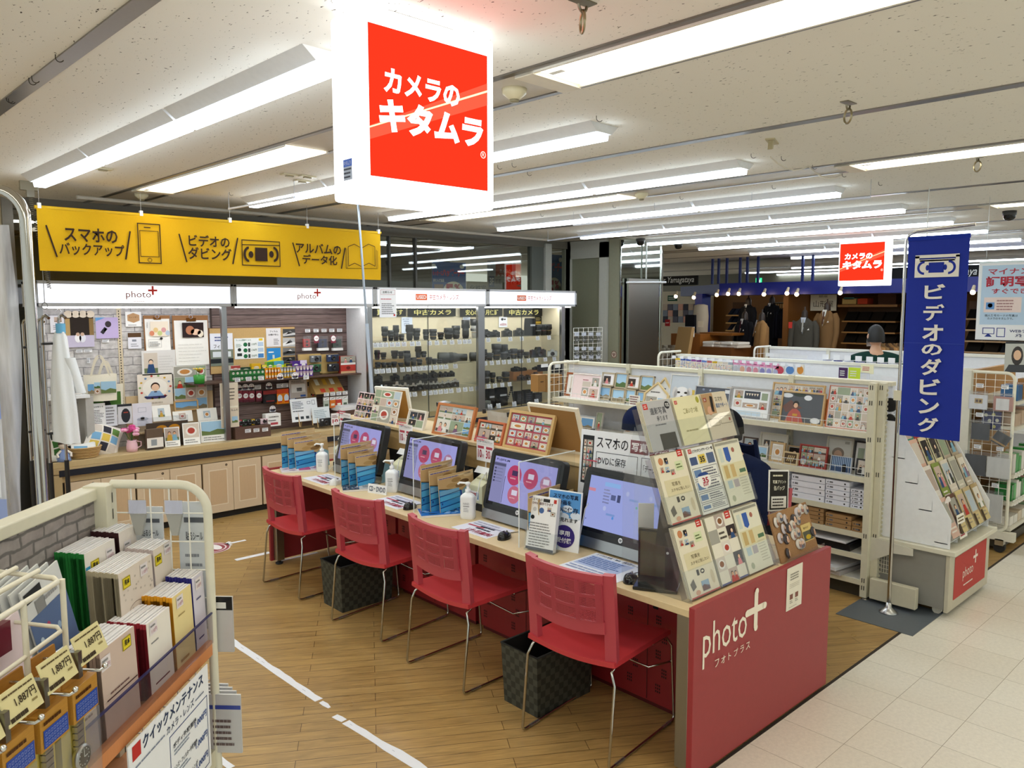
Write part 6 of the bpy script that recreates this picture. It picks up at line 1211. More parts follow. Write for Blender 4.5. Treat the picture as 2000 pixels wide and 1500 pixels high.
# leaflet holder + cloud sign
t=thing('leaflet_holder','clear holder of white data saving leaflets on the desk edge','holder',(2.635,2.745,DT),(0,0,R(-76)))
mb=MB().box(0,.165,.0,.07,0,.008,mat='acrylic');mb.T=Matrix.Rotation(-.2,4,'X');mb.box(-.002,.167,-.006,-.003,0,.10,mat='acrylic').box(-.002,.167,.04,.043,0,.26,mat='acrylic').box(-.004,-.001,-.006,.043,0,.1,mat='acrylic').box(.166,.169,-.006,.043,0,.1,mat='acrylic');mb.build('clear_case',t)
def lf(q,w,h):
 q.r(0,0,w,h,'f2f2f2');q.up();q.txt('スマホの',w*.1,h*.91,w*.45,h*.96,'444444',.01);q.r(w*.48,h*.905,w*.72,h*.965,'333333');q.txt('DVDに保存できます',w*.1,h*.84,w*.85,h*.895,'6a3a3a',.01);q.r(w*.86,h*.9,w*.96,h*.97,'c23a30')
 q.ell(w*.2,h*.75,w*.07,h*.04,'c9c9c9');q.ell(w*.45,h*.74,w*.09,h*.055,'4a6aa0');q.ph(w*.65,h*.74,w*.8,h*.82,2,'pair');q.ph(w*.78,h*.66,w*.95,h*.74,3,'food');q.ell(w*.15,h*.6,w*.07,h*.04,'222222');q.ln(w*.08,h*.06,w*.92,h*.52,9,'8a8a8a',7,.4);q.r(0,0,w,h*.05,'4a4a50')
mb=MB();mb.T=Matrix.Rotation(-.2,4,'X');mb.box(.003,.162,0,.03,.008,.275,'ececec','paper');lf(P(mb,(.003,0,.008)),.159,.267);mb.build('leaflets',t)
def cloud(q,w,h):
 q.r(0,0,w,h,'f4f6f8');q.up();q.r(w*.03,h*.55,w*.97,h*.98,'5a9ad8').up();[q.ell(w*x,h*y,w*.16,h*.06,'dfeaf6') for x,y in((.3,.62),(.6,.7),(.85,.6),(.5,.57))];q.up();q.txt('スマホの写真',w*.15,h*.86,w*.9,h*.94,'1c2a4a',.02);q.txt('動画を',w*.3,h*.76,w*.7,h*.84,'1c2a4a',.02);q.txt('DVDに保存',w*.1,h*.64,w*.92,h*.73,'1c2a4a',.02);q.txt('TVで見れます',w*.1,h*.48,w*.92,h*.55,'333333',.02)
 q.ell(w*.55,h*.24,w*.32,h*.19,'3a2a7a',24).up();q.txt('専用',w*.4,h*.25,w*.72,h*.34,'f4f4f8',.02);q.txt('受付機',w*.33,h*.13,w*.78,h*.22,'f4f4f8',.02)
mb,q=sheet(.19,.30,.006,'f4f6f8');cloud(q,.19,.30);mb.build('cloud_sign',None,(2.735,2.70,DT),(-.14,0,R(-76)),label='white sign with blue cloud picture and violet disc behind the leaflets',cat='sign')
# phone stand device near the corner
t=thing('tablet_stand','black smoky stand device on the desk corner before the leaflet rack','stand',(2.655,2.06,DT),R(-62))
MB().box(0,.19,-.08,.12,0,.016,'17181a','black_gloss').build('base',t,bevel=.004)
MB().box(.0,.19,.05,.058,.016,.24,'0c0d0e','black_gloss').build('upright_plate',t,bevel=.003)
mb=MB();q=P(mb,(.0,.0495,.016),mat='black_gloss');q.r(.01,.01,.12,.21,'4a432c').up();q.ell(.13,.12,.006,.006,'d0d2d6');mb.build('glass_front',t)
MB().tube([(.19,.08,.03),(.25,.1,.02),(.3,.06,.006),(.38,.1,.006)],.006,7,'3a3c40','rubber').build('cable',t)
mb,q=sheet(.10,.22,.005,'0f0f11','rubber');mb.build('black_plate',None,(2.70,1.99,.90),(-.02,.10,R(-50)),label='plain black plate fixed on the left side of the leaflet rack',cat='plate')
mb=MB().box(0,.12,0,.003,0,.34,mat='acrylic');t=mb.build('acrylic_screen',None,(2.75,2.15,.86),R(-50),label='clear acrylic plate with a bubble wrap patch by the nearest monitor',cat='screen')
MB().grid(lambda u,v:(.02+.07*u,-.004-.003*(sin(40*u)*sin(60*v))**2,.05+.14*v),14,24,'f2f2ec','clear_wrap').box(.02,.09,-.003,-.001,.05,.19,'eceae2','paper').build('bubble_wrap',t)
for x,y,z in((.0,.0,0),):MB().box(.05,.07,0,.01,-.14,.02,mat='acrylic').build('foot',t)
# ---- leaflet rack on the end of the desk
RKX=[2.655,2.885,3.11];t=thing('leaflet_rack','clear three-tier acrylic leaflet rack on the desk end','rack',(0,0,0))
TL=-.35
for j in range(3):
 yb,zb=1.765+.105*j,DT+.006+.295*j
 mb=MB();mb.T=Matrix.Translation((RKX[0]-.02,yb,zb))@Matrix.Rotation(TL,4,'X');Wr=.70
 mb.box(0,Wr,.035,.038,0,.29 if j<2 else .2,mat='smoke_acrylic').box(0,Wr,-.004,-.001,0,.12,mat='acrylic').box(0,Wr,-.004,.038,-.004,0,mat='smoke_acrylic')
 for x in(0,.232,.464,Wr):mb.box(x-.002,x+.002,-.004,.038,0,.13,mat='acrylic')
 mb.build('tier',t)
MB().prism([(1.75,DT),(2.12,DT),(2.12,DT+.45),(2.06,DT+.7)],RKX[0]-.024,RKX[0]-.02,'x',mat='acrylic').prism([(1.75,DT),(2.12,DT),(2.12,DT+.45),(2.06,DT+.7)],RKX[0]+.68,RKX[0]+.684,'x',mat='smoke_acrylic').build('side_plate',t)
def logo(q,x,y,s_):q.r(x,y,x+s_,y+s_*.8,'c83a30');q.up();q.ln(x+s_*.15,y+s_*.15,x+s_*.85,y+s_*.65,2,'f6e6e0',3);q.L-=1
def l_memory(q,w,h):
 q.r(0,0,w,h,'e9e0c8');q.up();logo(q,w*.76,h*.92,w*.18);q.ell(w*.16,h*.9,w*.08,h*.055,'c9855a');q.ph(w*.28,h*.85,w*.4,h*.94,4,'dark');q.ph(w*.08,h*.74,w*.2,h*.82,5,'kid');q.ph(w*.24,h*.73,w*.38,h*.81,6,'kid');q.ph(w*.4,h*.68,w*.54,h*.76,8,'pair');q.r(w*.6,h*.72,w*.86,h*.86,'d8e0b4').up();q.ln(w*.63,h*.75,w*.83,h*.83,2,'6a7a4a')
 q.L-=1;q.r(w*.1,h*.38,w*.95,h*.62,'ddd2ac');q.up();q.txt('写真を',w*.32,h*.52,w*.62,h*.58,'5a4a30',.0);q.txt('ステキに残したい',w*.25,h*.44,w*.88,h*.49,'5a4a30',.0)
 q.r(w*.36,h*.28,w*.44,h*.36,'33291f');q.ring(w*.56,h*.32,w*.07,h*.035,.006,'33291f');q.poly([(w*.06,h*.2),(w*.2,h*.26),(w*.24,h*.14),(w*.1,h*.1)],'6a6458');q.r(w*.42,h*.05,w*.68,h*.19,'9ab4cc');q.poly([(w*.42,h*.05),(w*.68,h*.05),(w*.68,h*.1),(w*.5,h*.14),(w*.42,h*.12)],'9a5a3a');q.ell(w*.25,h*.06,w*.08,h*.035,'d8a88a');q.r(0,0,w,h*.02,'c2483a');q.ell(w*.85,h*.2,w*.06,h*.1,'d6c8a8')
def l_checker(q,w,h):
 q.r(0,0,w,h,'ece6d4');q.up();r_=random.Random(8)
 for i in range(3):
  for j in range(5):
   if(i+j)%2:q.ph(w*i/3,h*j/5,w*(i+1)/3,h*(j+1)/5,i*5+j,r_.choice(['dark','food','plain','pair']))
 q.ln(w*.36,h*.62,w*.64,h*.76,2,'5a5248');logo(q,w*.74,h*.9,w*.2);q.r(0,0,w,h*.025,'4a4a8a')
def l_forms(q,w,h):
 q.r(0,0,w,h,'eae6d0');q.up();q.r(0,h*.93,w,h,'e0dcc8');q.r(w*.02,h*.945,w*.95,h*.985,'3a3a36');q.poly([(w*.3,h*.7),(w*.4,h*.66),(w*.5,h*.7),(w*.5,h*.9),(w*.3,h*.9)],'3f62b0');q.r(w*.08,h*.68,w*.22,h*.9,'d2d8cc');q.ell(w*.66,h*.84,w*.06,h*.04,'a86a5a');q.r(w*.05,h*.4,w,h*.64,'e0d8b0').up();q.r(w*.12,h*.42,w*.28,h*.62,'c9ae74');q.r(w*.38,h*.42,w*.54,h*.62,'d0b47c');q.r(w*.7,h*.46,w*.95,h*.52,'5a7a5c');q.L-=1;q.r(w*.12,h*.26,w*.3,h*.38,'b9ccd0');q.r(w*.36,h*.26,w*.56,h*.38,'b9aeb0');q.ln(w*.62,h*.1,w*.95,h*.44,8,'c4bfa4',5,.3);q.ell(w*.2,h*.1,w*.07,h*.05,'b4b89a')
def l_dub(q,w,h):
 q.r(0,0,w,h,'ecebe4');q.up();logo(q,w*.06,h*.92,w*.12);q.txt('ビデオダビングサービス一覧',w*.2,h*.92,w*.97,h*.97,'1c1c28',.02);q.r(w*.05,h*.74,w*.3,h*.86,'4a5a84');q.r(w*.36,h*.74,w*.62,h*.88,'e3c85a');q.r(w*.68,h*.72,w*.95,h*.88,'5a6a8c');q.up();q.txt('35',w*.4,h*.76,w*.58,h*.85,'2a2a30',.03);q.L-=1
 for y0,y1 in((.52,.69),(.33,.5),(.17,.31),(.04,.15)):q.frame(w*.04,h*y0,w*.97,h*y1,.002,'2a2c3a');q.r(w*.08,h*(y0+.03),w*.34,h*(y1-.03),'6a88b4');q.ln(w*.4,h*(y0+.02),w*.92,h*(y1-.02),3,'6a6a74',4)
 q.up(2);q.ell(w*.36,h*.49,w*.24,h*.12,'f4f2ee',24);q.up();q.ell(w*.36,h*.56,w*.2,h*.05,'2f4a8c',20,0,pi);q.txt('35',w*.28,h*.44,w*.5,h*.53,'b02a40',.03);q.txt('%OFF',w*.26,h*.40,w*.46,h*.435,'b02a40',.02)
def l_grey(q,w,h):q.r(0,0,w,h,'b9b8ba');q.up();logo(q,w*.05,h*.84,w*.15);q.txt('遺影写真',w*.24,h*.72,w*.78,h*.86,'3a3a40',.0);q.txt('承ります',w*.4,h*.58,w*.78,h*.68,'4a4a50',.0);q.ell(w*.86,h*.88,w*.09,h*.08,'2c2c30',20).up();q.txt('写真',w*.8,h*.84,w*.92,h*.92,'e0e0e0',.01);q.L-=1;q.ln(w*.3,h*.48,w*.8,h*.53,1,'6a6a70');q.r(w*.36,h*.0,w*.9,h*.32,'38342e')
def l_greet(q,w,h):q.r(0,0,w,h,'e9e2b9');q.up();logo(q,w*.04,h*.86,w*.1);q.txt('ごあいさつ状',w*.28,h*.64,w*.82,h*.76,'8a8448',.0);q.ell(w*.9,h*.9,w*.06,h*.07,'a8a43a');q.ln(w*.2,h*.25,w*.8,h*.32,1,'b0a878')
def l_setup(q,w,h):q.r(0,0,w,h,'dfd2bc');q.up();q.r(0,h*.55,w*.45,h,'b9956e');logo(q,w*.05,h*.82,w*.12);q.up();q.poly([(w*.26,h*.6),(w*.36,h*.58),(w*.42,h*.92),(w*.32,h*.94)],'2a2420');q.ell(w*.2,h*.62,w*.1,h*.1,'d8a888');q.txt('スマホ',w*.5,h*.8,w*.8,h*.9,'4a4640',.0);q.txt('設定サポート',w*.48,h*.66,w*.95,h*.76,'4a6a9a',.01);q.frame(w*.06,h*.28,w*.45,h*.44,.002,'8a7a62');q.frame(w*.5,h*.3,w*.95,h*.46,.002,'8a7a62');q.ell(w*.88,h*.38,w*.03,h*.04,'b04a3a')
LF=[[(l_memory,'lower left leaflet with small photos reading save your photographs'),(l_checker,'lower middle leaflet with a checkerboard of photos'),(l_forms,'lower right leaflet of pale card samples')],[(l_memory,'upper left leaflet with small photos above the identical lower one'),(l_dub,'middle leaflet listing video dubbing prices with a 35 seal'),(l_forms,'right middle tier leaflet of pale card samples')],[(l_grey,'grey memorial photo leaflet at the top left of the rack'),(l_greet,'pale yellow greeting card leaflet at the top of the rack'),(l_setup,'beige phone setup leaflet at the top right of the rack')]]
for j in range(3):
 for i in range(3):
  yb,zb=1.765+.105*j,DT+.008+.295*j;dr,lb=LF[j][i]
  for k_ in range(4):
   mb=MB().box(0,.21,0,.003,0,.297 if j<2 else .22,'ece4cc','paper')
   if k_==0:dr(P(mb),.21,.297 if j<2 else .22)
   o=Vector((RKX[i],yb,zb))+Matrix.Rotation(TL,3,'X')@Vector((.002*k_,.002+.008*k_,.002*k_))
   mb.build('leaflet',None,o,(TL,0,0),label=lb if k_==0 else 'plain edge of a spare leaflet, %s behind the %s'%(ORD[k_],lb[:lb.find('leaflet')+7]),cat='leaflet',group='leaflets in the desk end rack')
   # ---- badge display + sign holder + taped notice
t=thing('badge_board','sloping cork board covered with round photo badges at the desk end','display board',(3.37,1.75,DT))
mb=MB();mb.T=Matrix.Rotation(-.33,4,'X');mb.box(0,.37,0,.008,0,.235,'a07850','cork');mb.build('cork_panel',t)
MB().box(-.004,.374,-.03,-.027,0,.03,mat='acrylic').box(-.004,.374,-.03,.05,0,.003,mat='acrylic').build('acrylic_tray',t)
mb=MB();mb.T=Matrix.Rotation(-.33,4,'X');q=P(mb,(.25,-.002,.05),mat='paper');q.r(0,0,.1,.085,'d9bf7a').up();q.txt('缶バッジ',.02,.06,.07,.072,'5a3a1c',.01);q.r(.005,.004,.095,.05,'5a5a4a');q.up();q.ell(.05,.02,.025,.012,'c8a82a');mb.build('sample_pack',t)
BD=[(.04,.19),(.085,.205),(.13,.19),(.205,.175),(.30,.21),(.345,.2),(.09,.15),(.135,.145),(.18,.15),(.24,.165),(.04,.115),(.09,.10),(.165,.105),(.205,.11),(.26,.20),(.07,.035),(.19,.055),(.205,.05),(.22,.052),(.355,.085)]
for i,(x,z) in enumerate(BD):
 mb=MB();r_=.026;mb.lathe([(0,.008),(r_*.7,.0065),(r_,.002),(r_*.98,0)],18,['d9d2c8','b9b2aa','c8c0c4','3a3438'][i%4],'glossy_print');q=P(mb,(0,0,.0085),(1,0,0),(0,1,0),'glossy_print');q.ell(0,-.006,.011,.012,['8a5a4a','4a4a5a','6a5040','c89a7a'][i%4],12).up();q.ell(0,.006,.008,.009,'d8b094',10)
 o=Vector((3.37,1.75,DT))+Matrix.Rotation(-.33,3,'X')@Vector((x,-.003,z))
 mb.build('photo_badge',None,o,(R(90)-.33,0,random.Random(i).uniform(-.25,.25)),label='round photo badge on the cork board, %s counted from the upper left'%ORD[i],cat='badge',group='round photo badges')
t=thing('table_sign','tall black chalkboard-style sign in a clear foot behind the badges','sign',(3.575,1.94,.90),(-.1,R(7),R(-8)))
mb,q=sheet(.165,.21,.004,'f0efea');q.r(.008,.008,.157,.202,'26231e').up();q.txt('写真プリント',.03,.14,.14,.158,'e9e4d0',.02);q.txt('缶バッジ',.04,.105,.13,.13,'e9e4d0',.02);q.r(.02,.016,.145,.075,'f0eee6').up();q.ln(.03,.022,.135,.068,3,'4a4640',5);q.L-=1;q.ln(.03,.172,.14,.19,1,'d8d2b8');mb.build('sign_card',t)
MB().box(.05,.11,-.01,.02,-.10,.01,mat='acrylic').box(.02,.14,-.04,.05,-.18,-.17,mat='acrylic').box(.07,.09,.0,.01,-.17,-.08,mat='acrylic').build('clear_foot',t)
def ntc(q,w,h):q.r(0,0,w,h,'efe8d6');q.up();q.ln(w*.2,h*.68,w*.82,h*.86,3,'9a9488',5);q.ln(w*.16,h*.5,w*.85,h*.62,3,'bdb6a6',6,.25);[(q.r(w*x,h*.24,w*(x+.2),h*.36,'8a5a50'),q.ln(w*x,h*.14,w*(x+.2),h*.22,2,'9a9488')) for x in(.2,.55)];q.ln(w*.16,h*.04,w*.85,h*.08,1,'c4bcaa')
mb,q=sheet(.148,.205,.001,'efe8d6');ntc(q,.148,.205);mb.build('taped_notice',None,(3.312,1.6925,.518),(0,0,0),label='narrow cream notice taped to the red end panel',cat='notice')
# ---- things on the riser
def rframe(px,val,draw,lb,fc,b=.018,tilt=.3,z_on=RZ_,**k):
 return frame(px,0,val,draw,lb,fc,b,.022,tilt,z_on,**k)
rframe((842,797,915,858),3.12,col1((5,4),31,.002,['kid','sky','plain','pair'],'dde4dc'),'orange wood frame with a wedding photo collage on the riser','b9703a')
rframe((925,830,977,873),3.13,col1((4,3),32,.002,None,'4a4a44'),'small orange frame with a colourful photo collage on the riser','c2653a',.014)
rframe((980,812,1068,886),3.12,col1((5,4),33,.005,['kid','pair','food'],'b04a58'),'pale wood frame of baby photos on red, on the riser','c9a66c')
t=thing('framed_photo','white edged frame turned away, behind the red collage frame','photo frame',(3.27,3.30,RZ_),(.3,0,R(-90)),None);MB().box(0,.4,0,.02,0,.29,'ece2cc','wood').build('frame_moulding',t,bevel=.002);MB().box(.02,.38,-.002,0,.02,.27,'9a7242','card').build('back_board',t)
t=thing('framed_photo','white edged frame turned away, behind the far collage card','photo frame',(3.25,4.98,RZ_),(.25,0,R(-70)),None);MB().box(0,.30,0,.02,0,.26,'f0ece0','wood').build('frame_moulding',t,bevel=.002);MB().box(.02,.28,-.002,0,.02,.24,'a87a3c','card').build('back_board',t)
card('collage_card',(722,769,772,832),0,3.14,col1((4,4),34,.003,['food','kid','plain'],'e3d8c4'),'beige photo collage card in a clear stand at the far riser end','print',.006,tilt=.25,z_on=RZ_)
card('collage_card',(690,771,722,820),0,3.16,col1((3,4),35,.003,['kid','dark'],'ecd6da'),'pink photo collage card at the far end of the riser','print',.006,tilt=.3,z_on=RZ_)
rframe((790,806,824,843),3.13,col1((2,2),36,.002,['dark','plain'],'f0ece4'),'small white frame with a dark wedding photo on the riser','e4ddd0',.012)
for i,(px,lb) in enumerate((((862,785,925,830),'clear stand with a blank grey sheet, left of two on the riser'),((952,812,1000,850),'clear stand with a blank grey sheet behind the red collage'),((1165,808,1283,872),'wide clear stand with a blank grey sheet behind the data poster'))):
 loc,rot,w,h=place(px,0,3.40 if i<2 else 3.25,0,RZ_);t=thing('acrylic_stand',lb,'stand',loc,(.12,0,R(-90)))
 h=max(h,.17);MB().box(0,w,0,.003,0,h,mat='acrylic').build('clear_plate',t);MB().grid(lambda u,v:(w*(.04+.92*u),.006+.004*sin(9*u),h*(.02+.9*v)),10,3,'cfcac4','paper',.001).build('grey_sheet',t)
 MB().box(-.004,w+.004,-.02,.05,h-.006,h,mat='acrylic').build('top_lip',t)
 for x in(0,w):MB().box(x-.008,x+.008,-.02,.0,h-.03,h,'4a4a4c','steel').build('corner_clip',t)
def dposter(q,w,h):
 q.r(0,0,w,h,'eef1f6');q.up();q.poly([(w*.02,h*.22),(w*.125,h*.2),(w*.125,h*.92),(w*.02,h*.92)],'2a2c30').up();q.co(w*.03,h*.25,w*.118,h*.86,3,6,.002,77,['kid','food','pair']);q.L-=1
 q.txt('スマホの',w*.15,h*.76,w*.43,h*.92,'2a2a30',.01)
 for i,s_ in enumerate(('写真','動画')):x=.45+.165*i;q.r(w*x,h*.74,w*(x+.155),h*.93,'7a2834');q.up();q.txt(s_,w*(x+.012),h*.77,w*(x+.143),h*.9,'f6f0f0',.02);q.L-=1
 q.txt('を',w*.8,h*.76,w*.87,h*.9,'2a2a30',.01)
 q.frame(w*.15,h*.08,w*.52,h*.7,.003,'3a3a44');q.frame(w*.55,h*.08,w*.94,h*.7,.003,'3a3a44');q.txt('DVDに保存',w*.17,h*.52,w*.42,h*.64,'2a2a34',.005);q.ln(w*.17,h*.42,w*.48,h*.48,1,'9a9aa6');q.ell(w*.2,h*.28,w*.03,h*.05,'9aa4b0');q.txt('スマホ写真・動画保存サービス',w*.24,h*.27,w*.5,h*.34,'2a2a34',.01);q.txt('2,000円',w*.33,h*.12,w*.5,h*.24,'2a2a34',.01)
 q.txt('「データ保存」のお手伝い',w*.57,h*.5,w*.92,h*.6,'2a2a34',.01);q.ln(w*.58,h*.38,w*.9,h*.46,1,'9a9aa6');q.ell(w*.6,h*.28,w*.04,h*.05,'7ab0e0');q.txt('バックアップ設定サポート',w*.65,h*.26,w*.93,h*.33,'2a2a34',.01);q.txt('3,000円',w*.75,h*.1,w*.93,h*.22,'2a2a34',.01);q.r(w*.66,h*.12,w*.72,h*.2,'7a2834')
mb,q=sheet(.68,.36,.006,'eef1f6');dposter(q,.68,.36);mb.build('data_poster',None,(3.02,2.74,.93),(-.1,0,R(-83)),label='white poster board about saving phone photos and videos above the nearest monitor',cat='poster')
MB().box(0,.04,0,.06,0,.21,mat='acrylic').build('acrylic_block',None,(3.035,2.5,DT),label='clear block holding up the data poster',cat='stand')
# ================================================================== FRAME GONDOLA
GX,GB,GY0,GY1=5.09,5.46,2.08,4.93
CR='d9d4bc'
def fence(mb,y0,y1,x,z,h=.055):
 mb.tube([(x,y0,z+h),(x,y1,z+h)],.0022,5,'d6d8d6','paint');n=int((y1-y0)/.045)
 for i in range(n+1):y=y0+(y1-y0)*i/n;mb.tube([(x,y,z),(x,y,z+h)],.0013,4,'d6d8d6','paint')
t=thing('display_gondola','long cream shop gondola carrying photo frames','shelf unit',(0,0,0))
MB().box(GB,GB+.04,GY0,GY1+.15,.08,1.40,'dfe1e6','paint').build('back_panel',t)
mb=MB().box(GB-.02,GB+.06,GY0,GY1+.17,1.395,1.425,CR,'paint');mb.build('top_rail',t,bevel=.004)
for px in(1104,1226,1367,1545):
 y=at(px,730,0,GB-.03).y;mb=MB().box(GB-.03,GB,y-.02,y+.02,0,1.43,CR,'paint');q=P(mb,(GB-.0302,y+.02,0),(0,-1,0),(0,0,1),'rubber')
 for i in range(26):
  for s_ in(.012,.026):q.r(s_-.002,.1+i*.05,s_+.002,.125+i*.05,'5a564a')
 mb.build('slotted_upright',t)
SHZ=[1.113,.818,.60,.445,.30,.13]
for i,z in enumerate(SHZ):
 s_=MB().box(GX,GB,GY0+.0,GY1,z-.03,z,'e4e3da','paint').box(GX-.006,GX,GY0,GY1,z-.034,z+.004,CR,'paint').build('shelf',t,bevel=.002)
 if i<2:mb=MB();fence(mb,GY0+.03,GY1-.02,GX+.004,z);mb.build('wire_fence',s_)
MB().box(GX+.05,GB+.4,GY0,GY1,.0,.1,'3a362c','paint').build('plinth',t)
# slotted end post pair and end unit foot
t2=thing('end_post','cream double slotted post at the right end of the frame gondola','post',(0,0,0))
for k_,(x,y) in enumerate(((GX-.012,2.065),(GX+.03,2.02))):
 mb=MB().box(x,x+.05,y-.022,y+.022,.02,1.445,CR,'paint');q=P(mb,(x-.0006,y+.022,0),(0,-1,0),(0,0,1),'rubber')
 for z in(.07,.12,.42,.83,1.06,1.30,1.40):
  for s_ in(.014,.028):q.r(s_-.003,z,s_+.003,z+.03,'3a3730')
 mb.build('upright',t2,bevel=.002)
mb=MB()
for i in range(44):mb.box(GX+.06,GX+.072,1.99,2.0,.1+i*.03,.115+i*.03,'c9c4ac','paint')
mb.build('tooth_strip',t2);MB().lathe([(.02,0),(.02,.01),(.008,.012),(.008,.03)],12,'9a978c','steel',(GX+.015,2.06,0)).build('foot',t2)
def mesh_end(nm,lb,X0,X1,Yp,z0,z1,loc=(0,0,0),rot=0,r=.07,nx=6,nz=14,closed_bottom=False,col='e6e3d2'):
 "round-cornered wire panel lying in the local x-z plane"
 t=thing(nm,lb,'wire panel',loc,rot);W,H=X1-X0,z1-z0
 arc=[(X1-r+r*cos(a),Yp,z1-r+r*sin(a)) for a in [i*pi/12 for i in range(7)]]
 pts=[(X1,Yp,z0)]+arc+[(X0,Yp,z1)] if not closed_bottom else [(X0,Yp,z0),(X1-r,Yp,z0)]+[(X1-r+r*cos(a),Yp,z0+r+r*sin(a)) for a in [-pi/2+i*pi/12 for i in range(7)]]+arc+[(X0,Yp,z1)]
 MB().tube(pts,.0125,8,col,'paint').build('round_frame',t)
 mb=MB()
 for i in range(1,nx):x=X0+W*i/nx;mb.tube([(x,Yp,z0),(x,Yp,z1)],.0022,5,'f0eee4','paint')
 for i in range(1,nz):z=z0+H*i/nz;mb.tube([(X0,Yp,z),(X1,Yp,z)],.0022,5,'f0eee4','paint')
 mb.build('wire_grid',t);return t
mesh_end('wire_grid_divider','white wire end panel at the far left end of the frame gondola',0,.40,0,.5,1.425,(GB,GY1+.02,0),R(180),.06,6,14)
# things hung on that wire panel
for i,(px,y0,y1,c,lb) in enumerate((((1052,1075),712,725,'2a2a2e','black item with price card hung at the left gondola end'),((1080,1098),712,728,'2b2c30','second black item with price card at the left gondola end'))):card('hanging_pack',(px[0],y0,px[1],y1),1,GY1+.12,lambda q,w,h:(q.r(0,0,w,h,'2a2b30'),q.up(),q.r(w*.2,h*.6,w*.8,h*1.1,'e4e6ea')),lb,'pack',.02,c)
for i in range(3):card('wooden_box',(1051+i*16,732,1066+i*16,765),1,GY1+.28,lambda q,w,h:(q.r(w*.3,h*.55,w*.7,h*.62,'5a3c1c'),),'brown wooden album box seen through the wire panel, %s from the left'%ORD[i],'box',.1,'a87c44','wood','wooden album boxes')
# ---- frames on the upper and lower shelves
Z1,Z2=SHZ[0]+.001,SHZ[1]+.001
def gf(px,val,draw,lb,fc,b=.018,tilt=.2,z_on=Z1):return frame(px,0,val,draw,lb,fc,b,.02,tilt,z_on,'frames on the gondola')
gf((1101,724,1165,770),5.27,pic(1,'kid',.1),'brown frame at the left end of the upper gondola shelf','a8643a')
gf((1113,727,1168,776),5.17,lambda q,w,h:(q.r(0,0,w,h,'eed9d8'),q.up(),q.ln(w*.36,h*.74,w*.64,h*.82,1,'a04a54'),q.ph(w*.36,h*.5,w*.66,h*.72,2,'plain'),q.ph(w*.7,h*.55,w*.95,h*.9,3,'kid'),q.ph(w*.36,h*.1,w*.6,h*.46,4,'food'),q.ph(w*.64,h*.08,w*.95,h*.44,5,'kid')),'white frame with pink baby collage on the upper shelf','f3f1ee',.008)
def multi(px,val,lb,seed):
 loc,rot,w,h=place(px,0,val,.2,Z1);t=thing('multi_window_photo',lb,'photo frame',loc,rot,'frames on the gondola')
 cells=[(.02,.52,.5,.98),(.52,.48,.98,1.),(.0,.04,.42,.5),(.46,.0,.98,.46)]
 MB().box(.01,w-.01,.012,.02,.01,h-.01,'6a5a44','wood').build('back_board',t)
 for i,(a,b_,c,d) in enumerate(cells):
  a,c,b_,d=a*w,c*w,b_*h,d*h;f_=.011;m=MB().box(a,a+f_,0,.018,b_,d,'b9aa8e','wood').box(c-f_,c,0,.018,b_,d,'b9aa8e','wood').box(a,c,0,.018,b_,b_+f_,'b9aa8e','wood').box(a,c,0,.018,d-f_,d,'b9aa8e','wood').build('frame_moulding',t)
  mb=MB();q=P(mb,(a+f_,.008,b_+f_),mat='glossy_print');W,H=c-a-2*f_,d-b_-2*f_;q.r(0,0,W,H,'f2f0f2').up()
  q.ph(W*.08 if i==0 else 0,H*.1 if i==0 else 0,W*.7 if i==0 else W,H*.8 if i==0 else H,seed+i,'sky' if i else 'dark');mb.build('photo_print',m)
multi((1168,725,1222,782),5.2,'four window brown photo frame, left one of the pair',40);multi((1216,728,1272,785),5.2,'four window brown photo frame, right one of the pair',44)
card('shelf_card',(1229,766,1250,787),0,5.12,note('f4f2ea',None,4,tc='8a5a5a'),'small white notice card before the four window frames','sign',.002,z_on=Z1)
def house(px,val,lb,seed,pal):
 loc,rot,w,h=place(px,0,val,.2,Z1);t=thing('house_shaped_photo',lb,'photo frame',loc,rot,'frames on the gondola');e=h*.52
 o=[(0,0),(w,0),(w,e),(w*.5,h),(0,e)];f_=.014;k_=lambda p:(w/2+(p[0]-w/2)*.86,h*.44+(p[1]-h*.44)*.86);i_=[k_(p) for p in o]
 mb=MB()
 for a in range(5):b_=(a+1)%5;mb.prism([o[a],o[b_],i_[b_],i_[a]],0,.02,'y',pal,'wood')
 mb.build('house_moulding',t)
 mb=MB();q=P(mb,(0,.012,0),mat='glossy_print');q.poly(i_,'eceae6').up();q.ph(w*.1,h*.08,w*.52,h*.42,seed,'kid');q.ph(w*.56,h*.08,w*.9,h*.38,seed+1,'sky');q.ln(w*.25,h*.55,w*.75,h*.65,1,'6a6a6a');mb.build('photo_print',t)
house((1273,720,1310,775),5.3,'large house-shaped wooden photo frame behind the small one',51,'d6bb84');house((1254,743,1303,793),5.15,'small house-shaped wooden photo frame in front',53,'dcc48e')
def dog(q,w,h):
 q.r(0,0,w,h,'c9d2da');q.up();q.r(w*.62,h*.15,w,h*.6,'e0c25a');q.up();q.poly([(0,0),(w,0),(w*.85,h*.28),(w*.2,h*.3)],'a8352c');q.up();q.ell(w*.44,h*.45,w*.3,h*.22,'f0efee',20);q.ell(w*.18,h*.5,w*.1,h*.16,'dcdad8');q.ell(w*.72,h*.5,w*.1,h*.16,'dcdad8');q.up();q.ell(w*.32,h*.5,w*.06,h*.03,'2a2422');q.ell(w*.58,h*.5,w*.06,h*.03,'2a2422');q.ell(w*.45,h*.37,w*.06,h*.04,'1c1818')
gf((1303,727,1358,796),5.16,dog,'thin white frame with a small white dog in red','ecebe6',.006)
